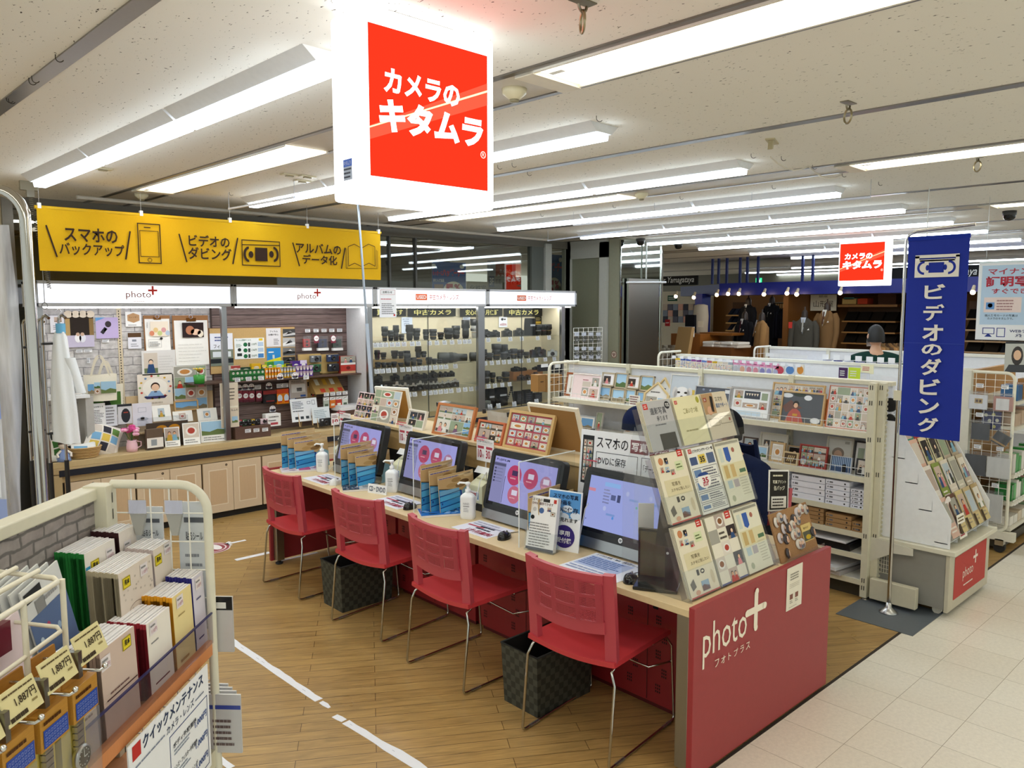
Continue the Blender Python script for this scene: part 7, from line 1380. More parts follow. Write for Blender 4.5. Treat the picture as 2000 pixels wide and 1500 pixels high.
gf((1366,728,1415,757),5.3,lambda q,w,h:(q.r(0,0,w,h,'1d3f8a'),q.up(),q.r(0,h*.5,w,h,'2a5cb4'),q.ell(w*.3,h*.1,w*.12,h*.12,'3a2a8a'),q.r(w*.72,h*.75,w*.96,h,'e6ecf4')),'dark frame with a deep blue picture behind the lantern frame','23252c',.01,z_on=Z1+.06)
def lant(q,w,h):
 q.r(0,0,w,h,'59606e');q.up();q.r(0,0,w,h*.36,'a85a3e').up();r_=random.Random(5)
 for i in range(13):q.ell(w*r_.uniform(.05,.95),h*r_.uniform(.05,.3),w*.04,h*.08,r_.choice(['d8885a','8a3a2a','e8a878']),8)
 for i in range(9):q.ell(w*r_.uniform(.05,.95),h*r_.uniform(.5,.92),w*.03,w*.03,'a8b4cc',10)
 q.r(w*.86,h*.82,w*.99,h*.96,'e6e8ea')
gf((1352,750,1421,803),5.14,lant,'silver frame with a night picture of red lanterns','b4b6ba',.008)
gf((1414,748,1436,798),5.28,pic(58,'kid',.1),'pale wood frame mostly hidden behind the party collage','c9b48c',.012)
gf((1422,754,1502,813),5.15,lambda q,w,h:(q.r(0,0,w,h,'f2f4f6'),q.up(),q.ph(w*.06,h*.66,w*.28,h*.94,61,'kid'),q.r(w*.32,h*.66,w*.74,h*.94,'3a3f4c'),q.up(),[q.poly([(w*(.36+.07*i),h*.86),(w*(.42+.07*i),h*.86),(w*(.39+.07*i),h*.76)],'e0d4c0') for i in range(5)],q.ph(w*.06,h*.32,w*.26,h*.6,62,'food'),q.ph(w*.3,h*.32,w*.7,h*.5,63,'food'),q.ph(w*.74,h*.3,w*.94,h*.56,64,'kid'),q.ph(w*.78,h*.64,w*.94,h*.9,65,'plain'),q.r(w*.14,h*.04,w*.8,h*.2,'c9dceb')),'silver grey frame with a birthday party collage','a9a6a4',.014)
gf((1502,749,1604,820),5.3,col1((7,6),66,.002,['kid','group','pair'],'e6e2da'),'large pale wood frame crowded with small photos behind the kimono frame','c4a06a',.012)
def kimono(q,w,h):
 q.r(0,0,w,h,'4f545c');q.up();q.poly([(0,h*.5),(w*.2,h*.75),(w*.34,h*.6),(w*.5,h*.5),(w*.1,h*.3)],'6a4a44');q.ell(w*.1,h*.9,w*.14,h*.08,'dfe4ea');q.ell(w*.62,h*.86,w*.1,h*.09,'e6eaf0');q.ell(w*.4,h*.95,w*.16,h*.07,'2c3a34');q.ell(w*.85,h*.1,w*.12,h*.1,'e4e8ec');q.up();q.poly([(w*.1,0),(w*.56,0),(w*.46,h*.36),(w*.36,h*.46),(w*.26,h*.44),(w*.18,h*.3)],'b4574e').up();q.r(w*.28,h*.2,w*.4,h*.28,'c8983a');q.ell(w*.34,h*.62,w*.075,h*.11,'1c1614').up();q.ell(w*.34,h*.57,w*.055,h*.085,'e0b494')
gf((1521,764,1606,826),5.16,kimono,'wood frame with a child in a red kimono','c2a272',.012)
gf((1607,774,1630,822),5.3,lambda q,w,h:q.r(0,0,w,h,'a8642c'),'orange wood panel edge behind the glossy collage','b46a2c',.01)
gf((1612,750,1696,832),5.17,col1((6,5),71,.002,['kid','food','pair','plain'],'f4eeee'),'large glossy collage in a clear frame beside the end post','c86a3a',.004)
for x0,x1,y0,y1,v,dr,fc,lb,b_ in((1066,1088,802,845,5.2,pic(81,'dark',.0),'5a4438','dark brown frame at the far left of the lower shelf',.012),(1090,1108,803,838,5.25,pic(82,'dark',0),'2c3a5a','navy frame behind the small red portrait',.012),(1097,1122,806,832,5.16,pic(83,'dark',.1),'4a3028','dark frame with a red festive portrait',.012),(1121,1128,807,834,5.2,pic(84,'plain'),'e4d8bc','pale frame edge right of the red portrait',.01),(1127,1159,809,840,5.18,pic(85,'sky',.12),'b8bfc4','silver frame with a bride picture on the lower shelf',.01),(1088,1118,797,812,5.36,pic(86,'plain'),'a8762c','golden wood frame at the back of the lower shelf',.014),(1117,1165,790,806,5.38,pic(87,'kid',.1),'b08a3c','wide golden frame at the back of the lower shelf',.014),(1160,1172,803,845,5.15,pic(88,'kid'),'d8d4cc','narrow photo panel left of the clear stand',.004),(1291,1327,812,840,5.3,pic(89,'dark',.16),'6a5a5c','dark brown frame seen above the memorial leaflet',.014),(1297,1327,823,842,5.2,pic(90,'plain',.1),'d8c48a','gold edged frame seen above the memorial leaflet',.008),
(1448,1476,842,875,5.28,pic(91,'kid',.04),'5a4a44','dark frame behind the navy jacket person',.012),(1480,1535,846,892,5.3,lambda q,w,h:(q.r(0,0,w,h,'dedbd0'),q.up(),[q.ph(w*(.1+.28*i),h*.42,w*(.34+.28*i),h*.72,92+i,'dark') for i in range(3)]),'d9d4c4','cream frame with three dark photos in a row',.014),(1472,1498,861,885,5.2,pic(95,'sky',.05),'eceae4','small white frame before the three photo frame',.008),(1501,1530,865,903,5.16,pic(96,'food',.1),'c8a878','small tan frame on the lower shelf',.014),(1535,1565,860,890,5.27,pic(97,'dark',.05),'c2a67c','wood frame with a red and black picture',.01),(1527,1557,881,906,5.13,lambda q,w,h:(q.r(0,0,w,h,'5a4630'),q.up(),[q.line(w*(.2+.15*i),h*.2,w*(.35+.15*i),h*.8,.006,'d8c08a') for i in range(4)]),'d0b88c','small wood frame with golden stripes leaning low',.012),(1558,1613,867,910,5.15,col1((4,3),98,.002,['kid','group'],'8a2e28'),'a83a30','red bordered collage in a clear stand',.008),(1610,1663,847,904,5.3,lambda q,w,h:(q.r(0,0,w,h,'e2e0d8'),q.up(),q.r(0,0,w,h*.35,'8a7468'),q.up(),q.ell(w*.45,h*.46,w*.26,h*.22,'9a8a7c',20),q.up(),q.ell(w*.45,h*.38,w*.18,h*.2,'d8b49c',20),q.r(w*.7,h*.84,w*.9,h*.94,'b0aca4')),'d6d0c0','cream frame with an elderly woman portrait',.014),(1620,1662,885,916,5.14,lambda q,w,h:(q.r(0,0,w,h,'2f486e'),q.up(),[q.line(w*(.06+.09*i),h*.3,w*(.06+.09*i),h,.006,'9ab4d4') for i in range(11)],q.up(),q.ell(w*.66,h*.4,w*.1,h*.14,'0e1420'),q.r(w*.58,0,w*.76,h*.35,'0e1420')),'c8ccd2','blue silhouette picture in a clear frame',.005),(1664,1692,858,915,5.28,pic(99,'plain',.2),'2a2624','black frame with cream mount beside the end post',.012),(1670,1694,886,918,5.14,pic(100,'pair',.05),'1c1a1c','small black frame with a grey portrait by the end post',.01)):
 gf((x0,y0,x1,y1),v,dr,lb,fc,b_,z_on=Z2)
 # white album boxes, kraft boxes, lower shelf stacks
def stack(n,y0,y1,x,z,h,d,col,lb,grp,mark=True):
 src=None
 for i in range(n):
  lab='%s, %s from the bottom'%(lb,ORD[i])
  if src is None:
   mb=MB().box(0,y1-y0,0,d,0,h-.003,col,'card');q=P(mb,(0,0,0))
   if mark:q.r(.012,h*.3,.018,h*.6,'4a4a50');q.r(.026,h*.3,.05,h*.6,'6a6a70');q.ell((y1-y0)-.03,h*.45,.006,.006,'2a2a2a',10)
   src=mb.build('album_box',None,(x,y1,z),R(-90),.0015,label=lab,cat='box',group=grp)
  else:dup(src,(x+.004*(i%2),y1,z+i*h),R(-90),lab)
B1=SHZ[2]+.001
stack(4,2.36,2.60,5.10,B1,.042,.24,'e6e6ee','white album box in the left stack below the frames','white album boxes');stack(5,2.19,2.352,5.10,B1,.034,.24,'dfe0ea','flat white box in the middle stack below the frames','flat white boxes');stack(5,2.085,2.185,5.11,B1,.026,.24,'dfe0ea','thin white box in the stack beside the end post','thin white boxes')
stack(5,2.62,3.0,5.10,B1,.038,.24,'e6e6ee','white album box in the stack behind the navy jacket person','white boxes behind the person')
B2=SHZ[3]+.001
stack(4,2.36,2.56,5.10,B2,.028,.24,'a8845a','kraft box in the left stack of the brown box shelf','kraft boxes');stack(3,2.17,2.345,5.10,B2,.032,.24,'a8845a','kraft box in the middle stack of the brown box shelf','kraft boxes');stack(2,2.085,2.165,5.10,B2,.035,.24,'a07c52','kraft box in the stack beside the end post','kraft boxes')
for i,(z,h,c,lb) in enumerate(((SHZ[4]+.001,.05,'1d1e22','black flat frames lying on the low shelf'),(SHZ[4]+.053,.016,'e4e4e8','thin white packed frame on the black ones'),(SHZ[5]+.001,.03,'b9b4b4','grey packed frames on the bottom shelf'),(SHZ[5]+.033,.028,'dddde0','white packed frame on the bottom shelf'))):
 MB().box(0,.38,0,.3,0,h-.003,c,'glossy_print').build('packed_frame',None,(5.1,2.55+.02*i,z),R(-90-3*i),.002,label=lb,cat='frame')
 # ================================================================== END UNIT WITH LEAFLET DISPLAY + BANNER STAND
t=thing('display_cart','white and grey end display box with red photo sign on its front','display cart',(0,0,0));CX_,CX2,CY_,CY2=5.155,5.93,1.60,2.02
MB().box(CX_,CX2,CY_,CY2,.05,.40,'8f8d86','paint').build('box_body',t)
fp=MB().box(CX_-.005,CX2,CY_-.025,CY_-.002,.035,.405,'c4bea9','paint').build('front_panel',t,bevel=.002)
mb=MB();q=P(mb,(CX_+.085,CY_-.0256,.095),mat='paper');W,H=.62,.275;q.r(0,0,W,H,'bf4a44').up();q.txt('photo',.16,.085,.36,.17,'f4e4d8',0.);plusmark(q,.40,.2,.045,.009,'f4e4d8');q.ln(.18,.045,.36,.065,1,'f4e4d8',2);mb.build('red_sign',fp)
MB().box(CX_-.03,CX2+.03,CY_-.06,CY2+.03,.405,.435,'dcd8c4','paint').build('top_shelf',t,bevel=.004)
MB().prism([(2.05,.43),(1.78,.405),(1.78,.36),(1.9,.35),(2.05,.26)],CX_-.04,CX_-.032,'x','d8d4c4','paint').build('shelf_bracket',t)
for x in(CX_+.05,CX2-.05):MB().cyl((x-.012,CY_+.05,.028),(x+.012,CY_+.05,.028),.027,n=16,col='d9d6ca').build('caster',t)
MB().box(GX-.02,GX+.03,1.735,2.02,.03,.165,'d2ccb4','paint').build('base_foot',None,bevel=.004,label='cream low steel foot plate before the banner pole',cat='shelf foot')
t=thing('wire_lattice','dark wire grid beside the display box','wire panel',(0,0,0));mb=MB()
for i in range(6):mb.tube([(GX+.05,1.93+.016*i,.2),(GX+.05,1.93+.016*i,.4)],.002,4,'c9c5b4','paint')
for i in range(8):mb.tube([(GX+.05,1.92,.2+i*.028),(GX+.05,2.02,.2+i*.028)],.002,4,'c9c5b4','paint')
mb.build('wire_grid',t)
D0,D1=CX_+.01,CX2-.02;ZT=.437
t=thing('leaflet_display','tall white stepped leaflet display on the end cart','leaflet stand',(0,0,0))
for x in(D0,D1):MB().prism([(1.585,ZT),(2.02,ZT),(2.02,1.20),(1.93,1.20),(1.585,.62)],x,x+.006,'x','eef0f2','paint').build('side_panel',t)
MB().box(D0,D1,2.0,2.008,ZT,1.2,'e4e6ea','paint').build('back_panel',t)
tiers=[(1.60,.47,.16),(1.70,.66,.16),(1.79,.82,.16),(1.875,.97,.15)]
for y,z,h in tiers:MB().box(D0,D1,y,y+.075,z-.006,z,'e9ebee','paint').box(D0,D1,y-.003,y,z-.006,z+.06,mat='acrylic').build('step_tray',t)
for i in range(1,4):x=D0+(D1-D0)*i/4;MB().prism([(1.60,ZT),(1.9,ZT),(1.9,.86),(1.60,.50)],x,x+.003,'x','e6e8ec','paint').build('divider',t)
LC=[['d8b4a4','6a4a3a','d8c48a','c9b48a','b49a6a'],['e6ded4','8a9a4a','e3d8c8','d0cbb8','c4b49a'],['e3b9a4','ead8b0','e8e0b4','c2b4a0','b8a88c'],['3aa088','c9403a','4a4e44','7a5a44','d8b0a0']]
for j,(y,z,h) in enumerate(tiers):
 for i in range(5):
  w=.125;x=D0+.015+i*.15;hh=.25;c=LC[j][i]
  mb,q=sheet(w,hh,.004,c,'glossy_print');r_=random.Random(j*5+i);q.ph(w*.1,hh*.35,w*.9,hh*.9,j*9+i+3,['kid','pair','dark','kid'][j] if i%3 else 'plain');q.ln(w*.12,hh*.1,w*.88,hh*.28,2,'f0e8dc',i)
  if j==0 and i>0:q.up();q.r(0,0,w,hh*.3,'d6c28c');q.up();q.r(0,0,w*.3,hh*.3,'4a3822')
  mb.build('leaflet',None,(x,y-.03,z+.035),(-.42,0,0),label='colourful leaflet in the white end display, %s in the %s tier'%(ORD[i],['lowest','second','third','top'][j]),cat='leaflet',group='leaflets in the end display')
MB().prism([(CX_+.16+.06*cos(a),.66+.075*sin(a)) for a in [i*pi/10 for i in range(20)]],1.655,1.659,'y','f0e8e4','paper').build('hang_tag',label='oval white tag among the leaflets of the end display',cat='tag')
mb,q=sheet(.13,.15,.003,'f4efe2');q.ln(.01,.1,.12,.14,2,'7a6a4a',2);q.ln(.01,.01,.12,.09,4,'b04a54',4);mb.build('price_card',None,(CX_+.17,1.575,.47),(-.2,0,0),label='white price card hanging at the front of the end display',cat='price card')
# cylinder lamp-like bottle and black objects at the back of the display
for i,(z,r_) in enumerate(((1.30,.04),(1.2,.035))):
 MB().cyl((5.2,1.99,z),(5.42,1.93,z+.01),r_,n=16,col='c9c4b8',mat='clear_wrap').cyl((5.19,1.993,z),(5.205,1.989,z),r_+.006,n=16,col='141416',mat='rubber').build('tube_pack',label=['clear roll with black end cap above the end display','second clear roll with black cap below the first'][i],cat='roll')
 # blue banner
BX,BYY=4.985,1.862
t=thing('banner_stand','tall blue video dubbing banner on a chrome floor stand','banner stand',(BX,BYY,0))
MB().lathe([(0,.002),(.055,.002),(.055,.01),(.03,.028),(.018,.04),(.016,.07),(0,.07)],20,'c4c6c8','steel').build('base_cap',t)
MB().tube([(0,0,.04),(0,0,1.42)],.0125,10,'b4b0a8').build('lower_pole',t)
top=at(1762,470,0,BX).z;tr=at(1905,443,0,BX);AY=BYY-tr.y
MB().tube([(0,0,1.38),(0,0,2.33),(0,-.02,2.365),(0,-.06,2.383),(0,-AY,2.40)],.009,10,'c4c0ba').build('upper_pole',t);MB().box(-.022,.022,-.022,.022,1.36,1.42,'d8d2b8','plastic').build('pole_clamp',t)
b_=MB().box(-.26,.26,-.24,.22,0,.004,'5d646c','paint').build('base_plate',t)
Y0,Y1=at(1766,650,0,BX-.03).y-BYY,at(1885,650,0,BX-.03).y-BYY;zt,zb=at(1830,461,0,BX-.03).z,at(1815,856,0,BX-.03).z;W,H=Y0-Y1,zt-zb
def cf(u,v):return(-.03+.006*sin(3*v+2*u),Y0-W*u,zb+H*v)
MB().grid(cf,16,30,'1b2f96','paper',.0012).box(-.037,-.022,Y1,Y0,zt-.02,zt+.004,'1d3298','cloth').build('banner_sheet',t)
mb=MB();q=P(mb,(-.040,Y0,zb),(0,-1,0),(0,0,1));WHT='e9e4da'
Xb=lambda f:f*W
q.r(W*.14,H*.80,W*.86,H*.885,WHT);q.r(W*.14,H*.885,W*.21,H*.905,WHT);q.r(W*.14,H*.895,W*.86,H*.91,WHT);q.r(W*.80,H*.885,W*.86,H*.905,WHT);q.r(W*.22,H*.878,W*.79,H*.888,WHT).up()
q.r(W*.37,H*.822,W*.62,H*.872,'1b2f96')
for cx_,a0 in((.30,pi/2),(.69,-pi/2)):q.ring(W*cx_,H*.847,W*.12,H*.034,W*.04,'1b2f96',14,a0,a0+pi);q.ell(W*(cx_+(.05 if cx_<.5 else -.05)),H*.847,W*.03,H*.014,'1b2f96')
q.line(0,H*.475,W,H*.475,.002,'3a4fae');q.L-=1
ch=[('ビ',553,582),('デ',592,625),('オ',632,664),('の',670,692),('ダ',698,732),('ビ',738,770),('ン',778,808),('グ',814,844)]
for c,y0,y1 in ch:
 z1_,z0_=at(1825,y0+2,0,BX-.04).z-zb,at(1825,y1+2,0,BX-.04).z-zb;q.txt(c,W*.32,z0_,W*.66,z1_,WHT,.028)
mb.build('printing',t)
for y in(Y0-.02,Y1+.02):MB().box(-.035,-.005,y-.012,y+.012,zt-.005,zt+.03,'e4e6ea','clear_wrap').build('clip',t)
# hung poster at right
def myn(q,w,h):
 q.r(0,0,w,h,'eef1f4');q.up();q.r(w*.05,h*.2,w,h*.97,'bcd4ea').up();q.txt('マイナンバー',w*.14,h*.85,w*1.0,h*.93,'b83a4a',.02);q.txt('証明写真',w*.11,h*.69,w*.9,h*.83,'b83a4a',.035);q.txt('すぐできます',w*.2,h*.6,w*.96,h*.67,'b83a4a',.02)
 q.r(w*.1,h*.36,w*.62,h*.555,'ead8d2').up();q.r(w*.13,h*.4,w*.25,h*.49,'6a9ad2');q.ell(w*.19,h*.45,w*.035,h*.028,'e4bfa6');q.ln(w*.28,h*.38,w*.58,h*.53,4,'b08a8a',3);q.L-=1;q.txt('個人番号カードの写真は',w*.12,h*.305,w*.58,h*.335,'3a4a5a',.01);q.txt('カメラのキタムラで。',w*.16,h*.265,w*.52,h*.295,'3a4a5a',.01);q.r(w*.72,h*.26,w*.79,h*.42,'b4303a');q.poly([(w*.66,h*.39),(w*.72,h*.42),(w*.72,h*.38),(w*.67,h*.36)],'b4303a')
 q.L-=1;q.frame(w*.1,h*.075,w*.27,h*.16,.006,'2a3a8a');q.poly([(w*.13,h*.04),(w*.24,h*.04),(w*.2,h*.075),(w*.17,h*.075)],'2a3a8a');q.frame(w*.3,h*.04,w*.42,h*.16,.006,'2a3a8a');q.txt('WEBデータ',w*.48,h*.1,w*.86,h*.145,'2a3a6a',.015);q.txt('承ります',w*.56,h*.04,w*.96,h*.085,'2a3a6a',.015)
A=at(1912,515,0,7.6);B=at(1905,663,0,7.6);hh=A.z-B.z
mb,q=sheet(.54,hh,.004,'eef1f4');myn(q,.54,hh);t=mb.build('hanging_poster',None,(7.6,(A.y+B.y)/2,B.z),R(-90),label='pale blue identity photo poster hanging at the right edge',cat='poster')
MB().tube([(0,.01,hh+.006),(.54,.01,hh+.006)],.008,8,'e4f0f2','plastic').build('top_rail',t)
for x in(.05,.49):MB().tube([(x,.01,hh),(x,.01,CEIL-B.z)],.0015,4,'c4c8cc','steel').build('wire',t)
# ================================================================== SECOND AND THIRD GONDOLAS
HX,HB=6.86,7.2
t=thing('display_gondola','white gondola behind the frames, hung with stickers and pens','shelf unit',(0,0,0))
MB().box(HB,HB+.04,2.1,5.05,.1,1.40,'e6e8ee','paint').build('back_panel',t);MB().box(HB-.02,HB+.06,2.1,5.05,1.395,1.42,'e2e0d4','paint').build('top_rail',t)
for z in(1.13,.8,.45):MB().box(HX,HB,2.1,4.95,z-.03,z,'e8e8e2','paint').build('shelf',t)
MB().box(HX+.03,HB+.4,2.1,4.95,0,.1,'3a362c','paint').build('plinth',t)
mesh_end('wire_grid_divider','white wire end panel of the sticker gondola',0,.40,0,.4,1.45,(HB+.02,5.03,0),R(180),.06,5,14)
STK=['e0c24a','3a5aa8','4a62b0','9a5aa0','8a4a98','6a86c8','c06a6a','dcb83a','e6dcc0','dcd2c6','a8b4c0']
def stick(c,seed):
 def f(q,w,h):
  q.r(0,0,w,h,'e8e2d8');q.up();q.r(0,h*.82,w,h,c);r_=random.Random(seed)
  for i in range(4):
   for j in range(7):q.ell(w*(.14+.24*i),h*(.08+.105*j),w*.09,h*.04,r_.choice([c,'d89a9a','a8c0a0','8a9ac0','e0c88a','6a5a5a']),8)
 return f
for i in range(11):
 x0=1319+i*10.3
 card('sticker_pack',(x0,699+i*.9,x0+9.6,722+i*1.1),0,6.93,stick(STK[i],i),'small sticker sheet hung on the second gondola, %s from the left'%ORD[i],'sticker',.004,'e8e2d8','glossy_print','sticker sheets on the second gondola')
for i in range(7):
 x0=1431+i*13
 def pk(q,w,h,i=i):q.r(0,0,w,h,'d9d6de');q.up();q.r(0,h*.62,w,h,'e8a0c4');q.up();q.ln(w*.15,h*.72,w*.85,h*.84,1,'a03a6a',i);q.ell(w*.5,h*.3,w*.4,h*.26,['b9bcc4','d8a890','c88a9a','d890a0','8a8ac0','9a9ad0','b0b4d8'][i],14)
 card('ribbon_pack',(x0,703+i*1.2,x0+12,727+i*1.4),0,6.93,pk,'pink topped pack of round tape, %s from the left on the second gondola'%ORD[i],'pack',.014,'d9d6de','glossy_print','pink topped tape packs')
for x0,x1,c,c2,lb in((1513,1532,'c8485a','e0dcda','red and white craft pack right of the pink packs'),(1534,1552,'5a8ac8','dfe6ee','blue and white craft pack right of the red one'),(1556,1570,'d8903a','e6e0d4','small orange craft pack near the gondola upright')):
 card('craft_pack',(x0,712,x1,732),0,6.93,lambda q,w,h,c=c,c2=c2:(q.r(0,0,w,h,c2),q.up(),q.ell(w*.5,h*.45,w*.45,h*.4,c,16)),lb,'pack',.012,c2,'glossy_print')
for i in range(17):
 p=at(1316+i*15.2,697+i*1.05,0,6.88)
 mb=MB().box(-.022,.022,0,.002,-.014,.014,'eef0f6','paper').tube([(0,.002,-.016),(0,.3,-.016)],.0025,5,'dfe2ea','paint');mb.build('price_hook',None,p,R(-90),label='white price flag on a long wire hook, %s from the left above the stickers'%ORD[i],cat='price tag',group='price flags above the stickers')
for i in range(22):
 x0=1580+i*4.0;c=['e0703a','4a5ab8','d84a8a','c82a5a','3a8a4a','2a6a3a','3a3a44','8aa0b0','6a4a8a','4a3a6a','2b2b33'][i%11]
 p=at(x0,746,0,6.9);mb=MB().cyl((0,0,0),(0,0,.10),.0085,n=8,col=c).cyl((0,0,.10),(0,0,.13),.0075,n=8,col='e4e4e6' if i%3 else c)
 mb.build('marker_pen',None,(6.9,p.y,1.132),label='small upright marker pen, %s from the left in the pen row'%(ORD[i] if i<20 else ['last but one','last'][i-20]),cat='pen',group='marker pens on the second gondola')
for x0,y0,x1,y1,c,lb in((1638,718,1655,742,'4a2a5a','dark purple pen card'),(1657,718,1680,744,'c8e03a','lime green pen card'),(1681,712,1706,730,'f0ecc8','cream notice with red lines by the pens'),(1680,728,1698,746,'dfe2ea','clear pack with a tiny baby photo')):
 card('pen_card',(x0,y0,x1,y1),0,6.88,lambda q,w,h,c=c:(q.r(0,0,w,h,c),q.up(),q.ln(w*.15,h*.3,w*.85,h*.8,3,'c04a5a' if c>'e' else 'e8e8e0',3)),lb,'pack',.006,c,'glossy_print')
for i in range(7):
 p=at(1612+i*21.5,702+i*1.3,0,7.3);mb=MB().box(-.03,.03,0,.002,0,.05,'f0f2f8','paper').tube([(0,.0,0),(0,.3,-.01)],.004,5,'d0d4e0','paint').box(-.04,.04,.03,.05,-.06,-.005,'2a3f96' if i%2 else 'c9cfe6','glossy_print')
 mb.build('ink_hook',None,p,R(-90),label='white price flag on a hook with ink pack, %s from the left before the standing man'%ORD[i],cat='price tag',group='ink hooks on the gondola top')
t=thing('display_gondola','farthest white gondola standing before the suit department','shelf unit',(0,0,0));TX=9.3
MB().box(TX,TX+.04,2.0,5.1,.1,1.40,'e6e8ee','paint').build('back_panel',t);MB().box(TX-.02,TX+.06,2.0,5.1,1.4,1.43,'e6e4da','paint').build('top_rail',t)
for z in(1.05,.7,.35):MB().box(TX-.36,TX,2.0,5.0,z-.03,z,'e8e8e2','paint').build('shelf',t)
for px in(1497,1617):y=at(px,690,0,TX-.02).y;MB().box(TX-.025,TX,y-.02,y+.02,0,1.43,'dcd8c8','paint').build('upright',t)
mesh_end('wire_grid_divider','white wire end panel of the farthest gondola',0,.4,0,.4,1.43,(TX+.02,5.1,0),R(180),.06,5,12,col='eceae0')
for i in range(9):
 p=at(1500+i*9,699+.6*i,0,9.0);MB().box(-.03,.03,0,.03,-.14,.0,['d8a8b4','c9cfe0','e4e0d8','b8c0d8'][i%4],'glossy_print').box(-.03,.03,-.004,0,.02,.06,'f0f2f6','paper').build('hanging_pack',None,p,R(-90),label='tiny hanging pack on the farthest gondola, %s from the left'%ORD[i],cat='pack',group='packs on the farthest gondola')
 # ================================================================== RIGHT END RACK
EX=6.9
t=mesh_end('wire_rack','white wire side panel hung with albums at the right edge',0,.335,0,.17,1.42,(EX,2.06,0),R(-90),.06,5,22,True)
MB().box(-.03,.04,-.03,.03,.1,1.43,'d9d6c8','paint').build('upright_post',t);MB().box(-.06,.4,-.03,.03,.10,.17,'dcd8c8','paint').build('base_bar',t)
MB().cyl((.30,-.02,.04),(.30,.02,.04),.04,n=18,col='1a1a1c',mat='rubber').build('caster',t);MB().box(.27,.33,-.03,.03,.06,.11,'c9c9c4','steel').build('caster_fork',t)
t=thing('end_shelving','crowded shelf unit facing the aisle at the right edge','shelf unit',(0,0,0))
MB().box(EX+.02,8.2,2.05,2.09,.1,1.42,'b98a52','wood').build('back_panel',t)
for z in(1.2,1.0,.62,.40,.20):MB().box(EX+.02,8.2,1.70,2.05,z-.025,z,'d8d4c6','paint').build('shelf',t)
MB().box(EX+.02,8.2,1.75,2.05,.03,.1,'3a362c','paint').build('plinth',t)
r_=random.Random(12)
for j,(z,n,cs,hh) in enumerate(((1.201,6,['c8a06a','a87a44','3a6a9a'],.14),(1.001,6,['c8b09a','d8a890','9a6a4a'],.12),(.621,12,['3a9a4a','e6e0dc','c8485a','d8d4cc'],.16),(.401,14,['4aa85a','d87a8a','ece8e4','2a7a3a'],.15),(.201,8,['d8c8b0','c85a6a','e4e0d8','8ab08a'],.09))):
 for i in range(n):
  x=EX+.08+i*(.9/n)
  MB().box(0,.9/n*.82,0,.12,0,hh*r_.uniform(.75,1),r_.choice(cs),'glossy_print').build('goods_pack',None,(x,1.72,z),0,.002,label='small coloured pack at the right edge, %s from the left on the %s shelf'%(ORD[i],['top','second','third','fourth','bottom'][j]),cat='pack',group='packs on the right end shelves')
  if j in(2,3):card_=MB().box(0,.05,0,.002,0,.04,'e8e6e0','paper').build('price_tag',None,(x,1.697,z-.03),(-.3,0,0),label='shelf edge price tag at the right, %s from the left on the %s shelf'%(ORD[i],['','','third','fourth'][j]),cat='price tag',group='tags on the right end shelves')
mb,q=sheet(.16,.24,.003,'b9bcb8','glossy_print');q.r(0,.225,.16,.24,'1c1c1e');q.ell(.085,.13,.04,.075,'2a201c',16).up();q.ell(.085,.135,.027,.04,'e0b898',14);q.L-=1;q.poly([(0,0),(.16,0),(.14,.06),(.03,.06)],'34363c');mb.build('portrait_card',None,(7.0,1.83,1.42),R(-60),label='portrait card of a long haired woman on top of the right rack',cat='print')
def hpack(px,draw,lb,c,tilt=0,val=EX-.04,rz=0):
 loc,rot,w,h=place(px,0,val);t=thing('hanging_album',lb,'album',loc,(0,rz,R(-90)),'albums hung on the right wire rack')
 mb=MB().box(0,w,0,.02,0,h,c,'glossy_print');draw(P(mb,mat='glossy_print'),w,h);mb.build('album',t,bevel=.001);MB().box(-.004,w+.004,-.003,-.002,-.004,h+.03,mat='clear_wrap').build('clear_bag',t);MB().tube([(w/2,.02,h+.015),(w/2,-.03,h+.02)],.003,5,'d0d0d0').build('hook',t)
pl_=lambda q,w,h:None
hpack((1893,771,1928,799),lambda q,w,h:(q.r(0,0,w,h,'eceaea'),q.up(),q.r(w*.3,h*.4,w*.75,h*.75,'c8a868'),q.up(),q.r(w*.36,h*.48,w*.5,h*.66,'5a3a2a'),q.r(w*.56,h*.48,w*.68,h*.66,'5a3a2a'),q.L),'white boxed pack with two small frames pictured, at the top of the right rack','e6e4e4');hpack((1940,775,1978,803),lambda q,w,h:(q.r(0,0,w,h,'c48a78'),q.up(),q.r(w*.14,h*.06,w*.82,h*.86,'eeeae4')),'pink card mount pack at the top right of the wire rack','c48a78')
hpack((1918,804,1955,840),lambda q,w,h:(q.r(0,0,w,h,'2a2f6a'),q.up(),[q.ell(w*x,h*y,w*.1,h*.1,c,8) for x,y,c in((.2,.8,'e8e4d0'),(.6,.85,'e4dc8a'),(.4,.5,'e8e4d0'),(.8,.55,'e8e4d0'),(.2,.2,'e4dc8a'),(.65,.2,'e4dc8a'))]),'navy album patterned with daisies on the right wire rack','2a2f6a',val=EX+.02);hpack((1897,827,1932,859),lambda q,w,h:(q.r(0,0,w,h,'2a2c2c'),),'black square album hanging straight on the right rack','232424');hpack((1935,838,1966,862),lambda q,w,h:(q.r(0,0,w,h,'2c2e2e'),q.up(),q.r(0,h*.1,w,h*.25,'b08a4a')),'black album hanging crooked on the right rack','232424',rz=R(28));hpack((1884,888,1925,928),lambda q,w,h:(q.r(0,0,w,h,'2a2c2c'),),'large black album low on the right rack','232424');hpack((1927,894,1972,934),lambda q,w,h:(q.r(0,0,w,h,'e4e1da'),),'white square album low on the right rack','e4e1da');hpack((1926,966,1957,1019),lambda q,w,h:(q.r(0,0,w,h,'dedbd4'),),'tall white album at the bottom of the right rack','dedbd4')
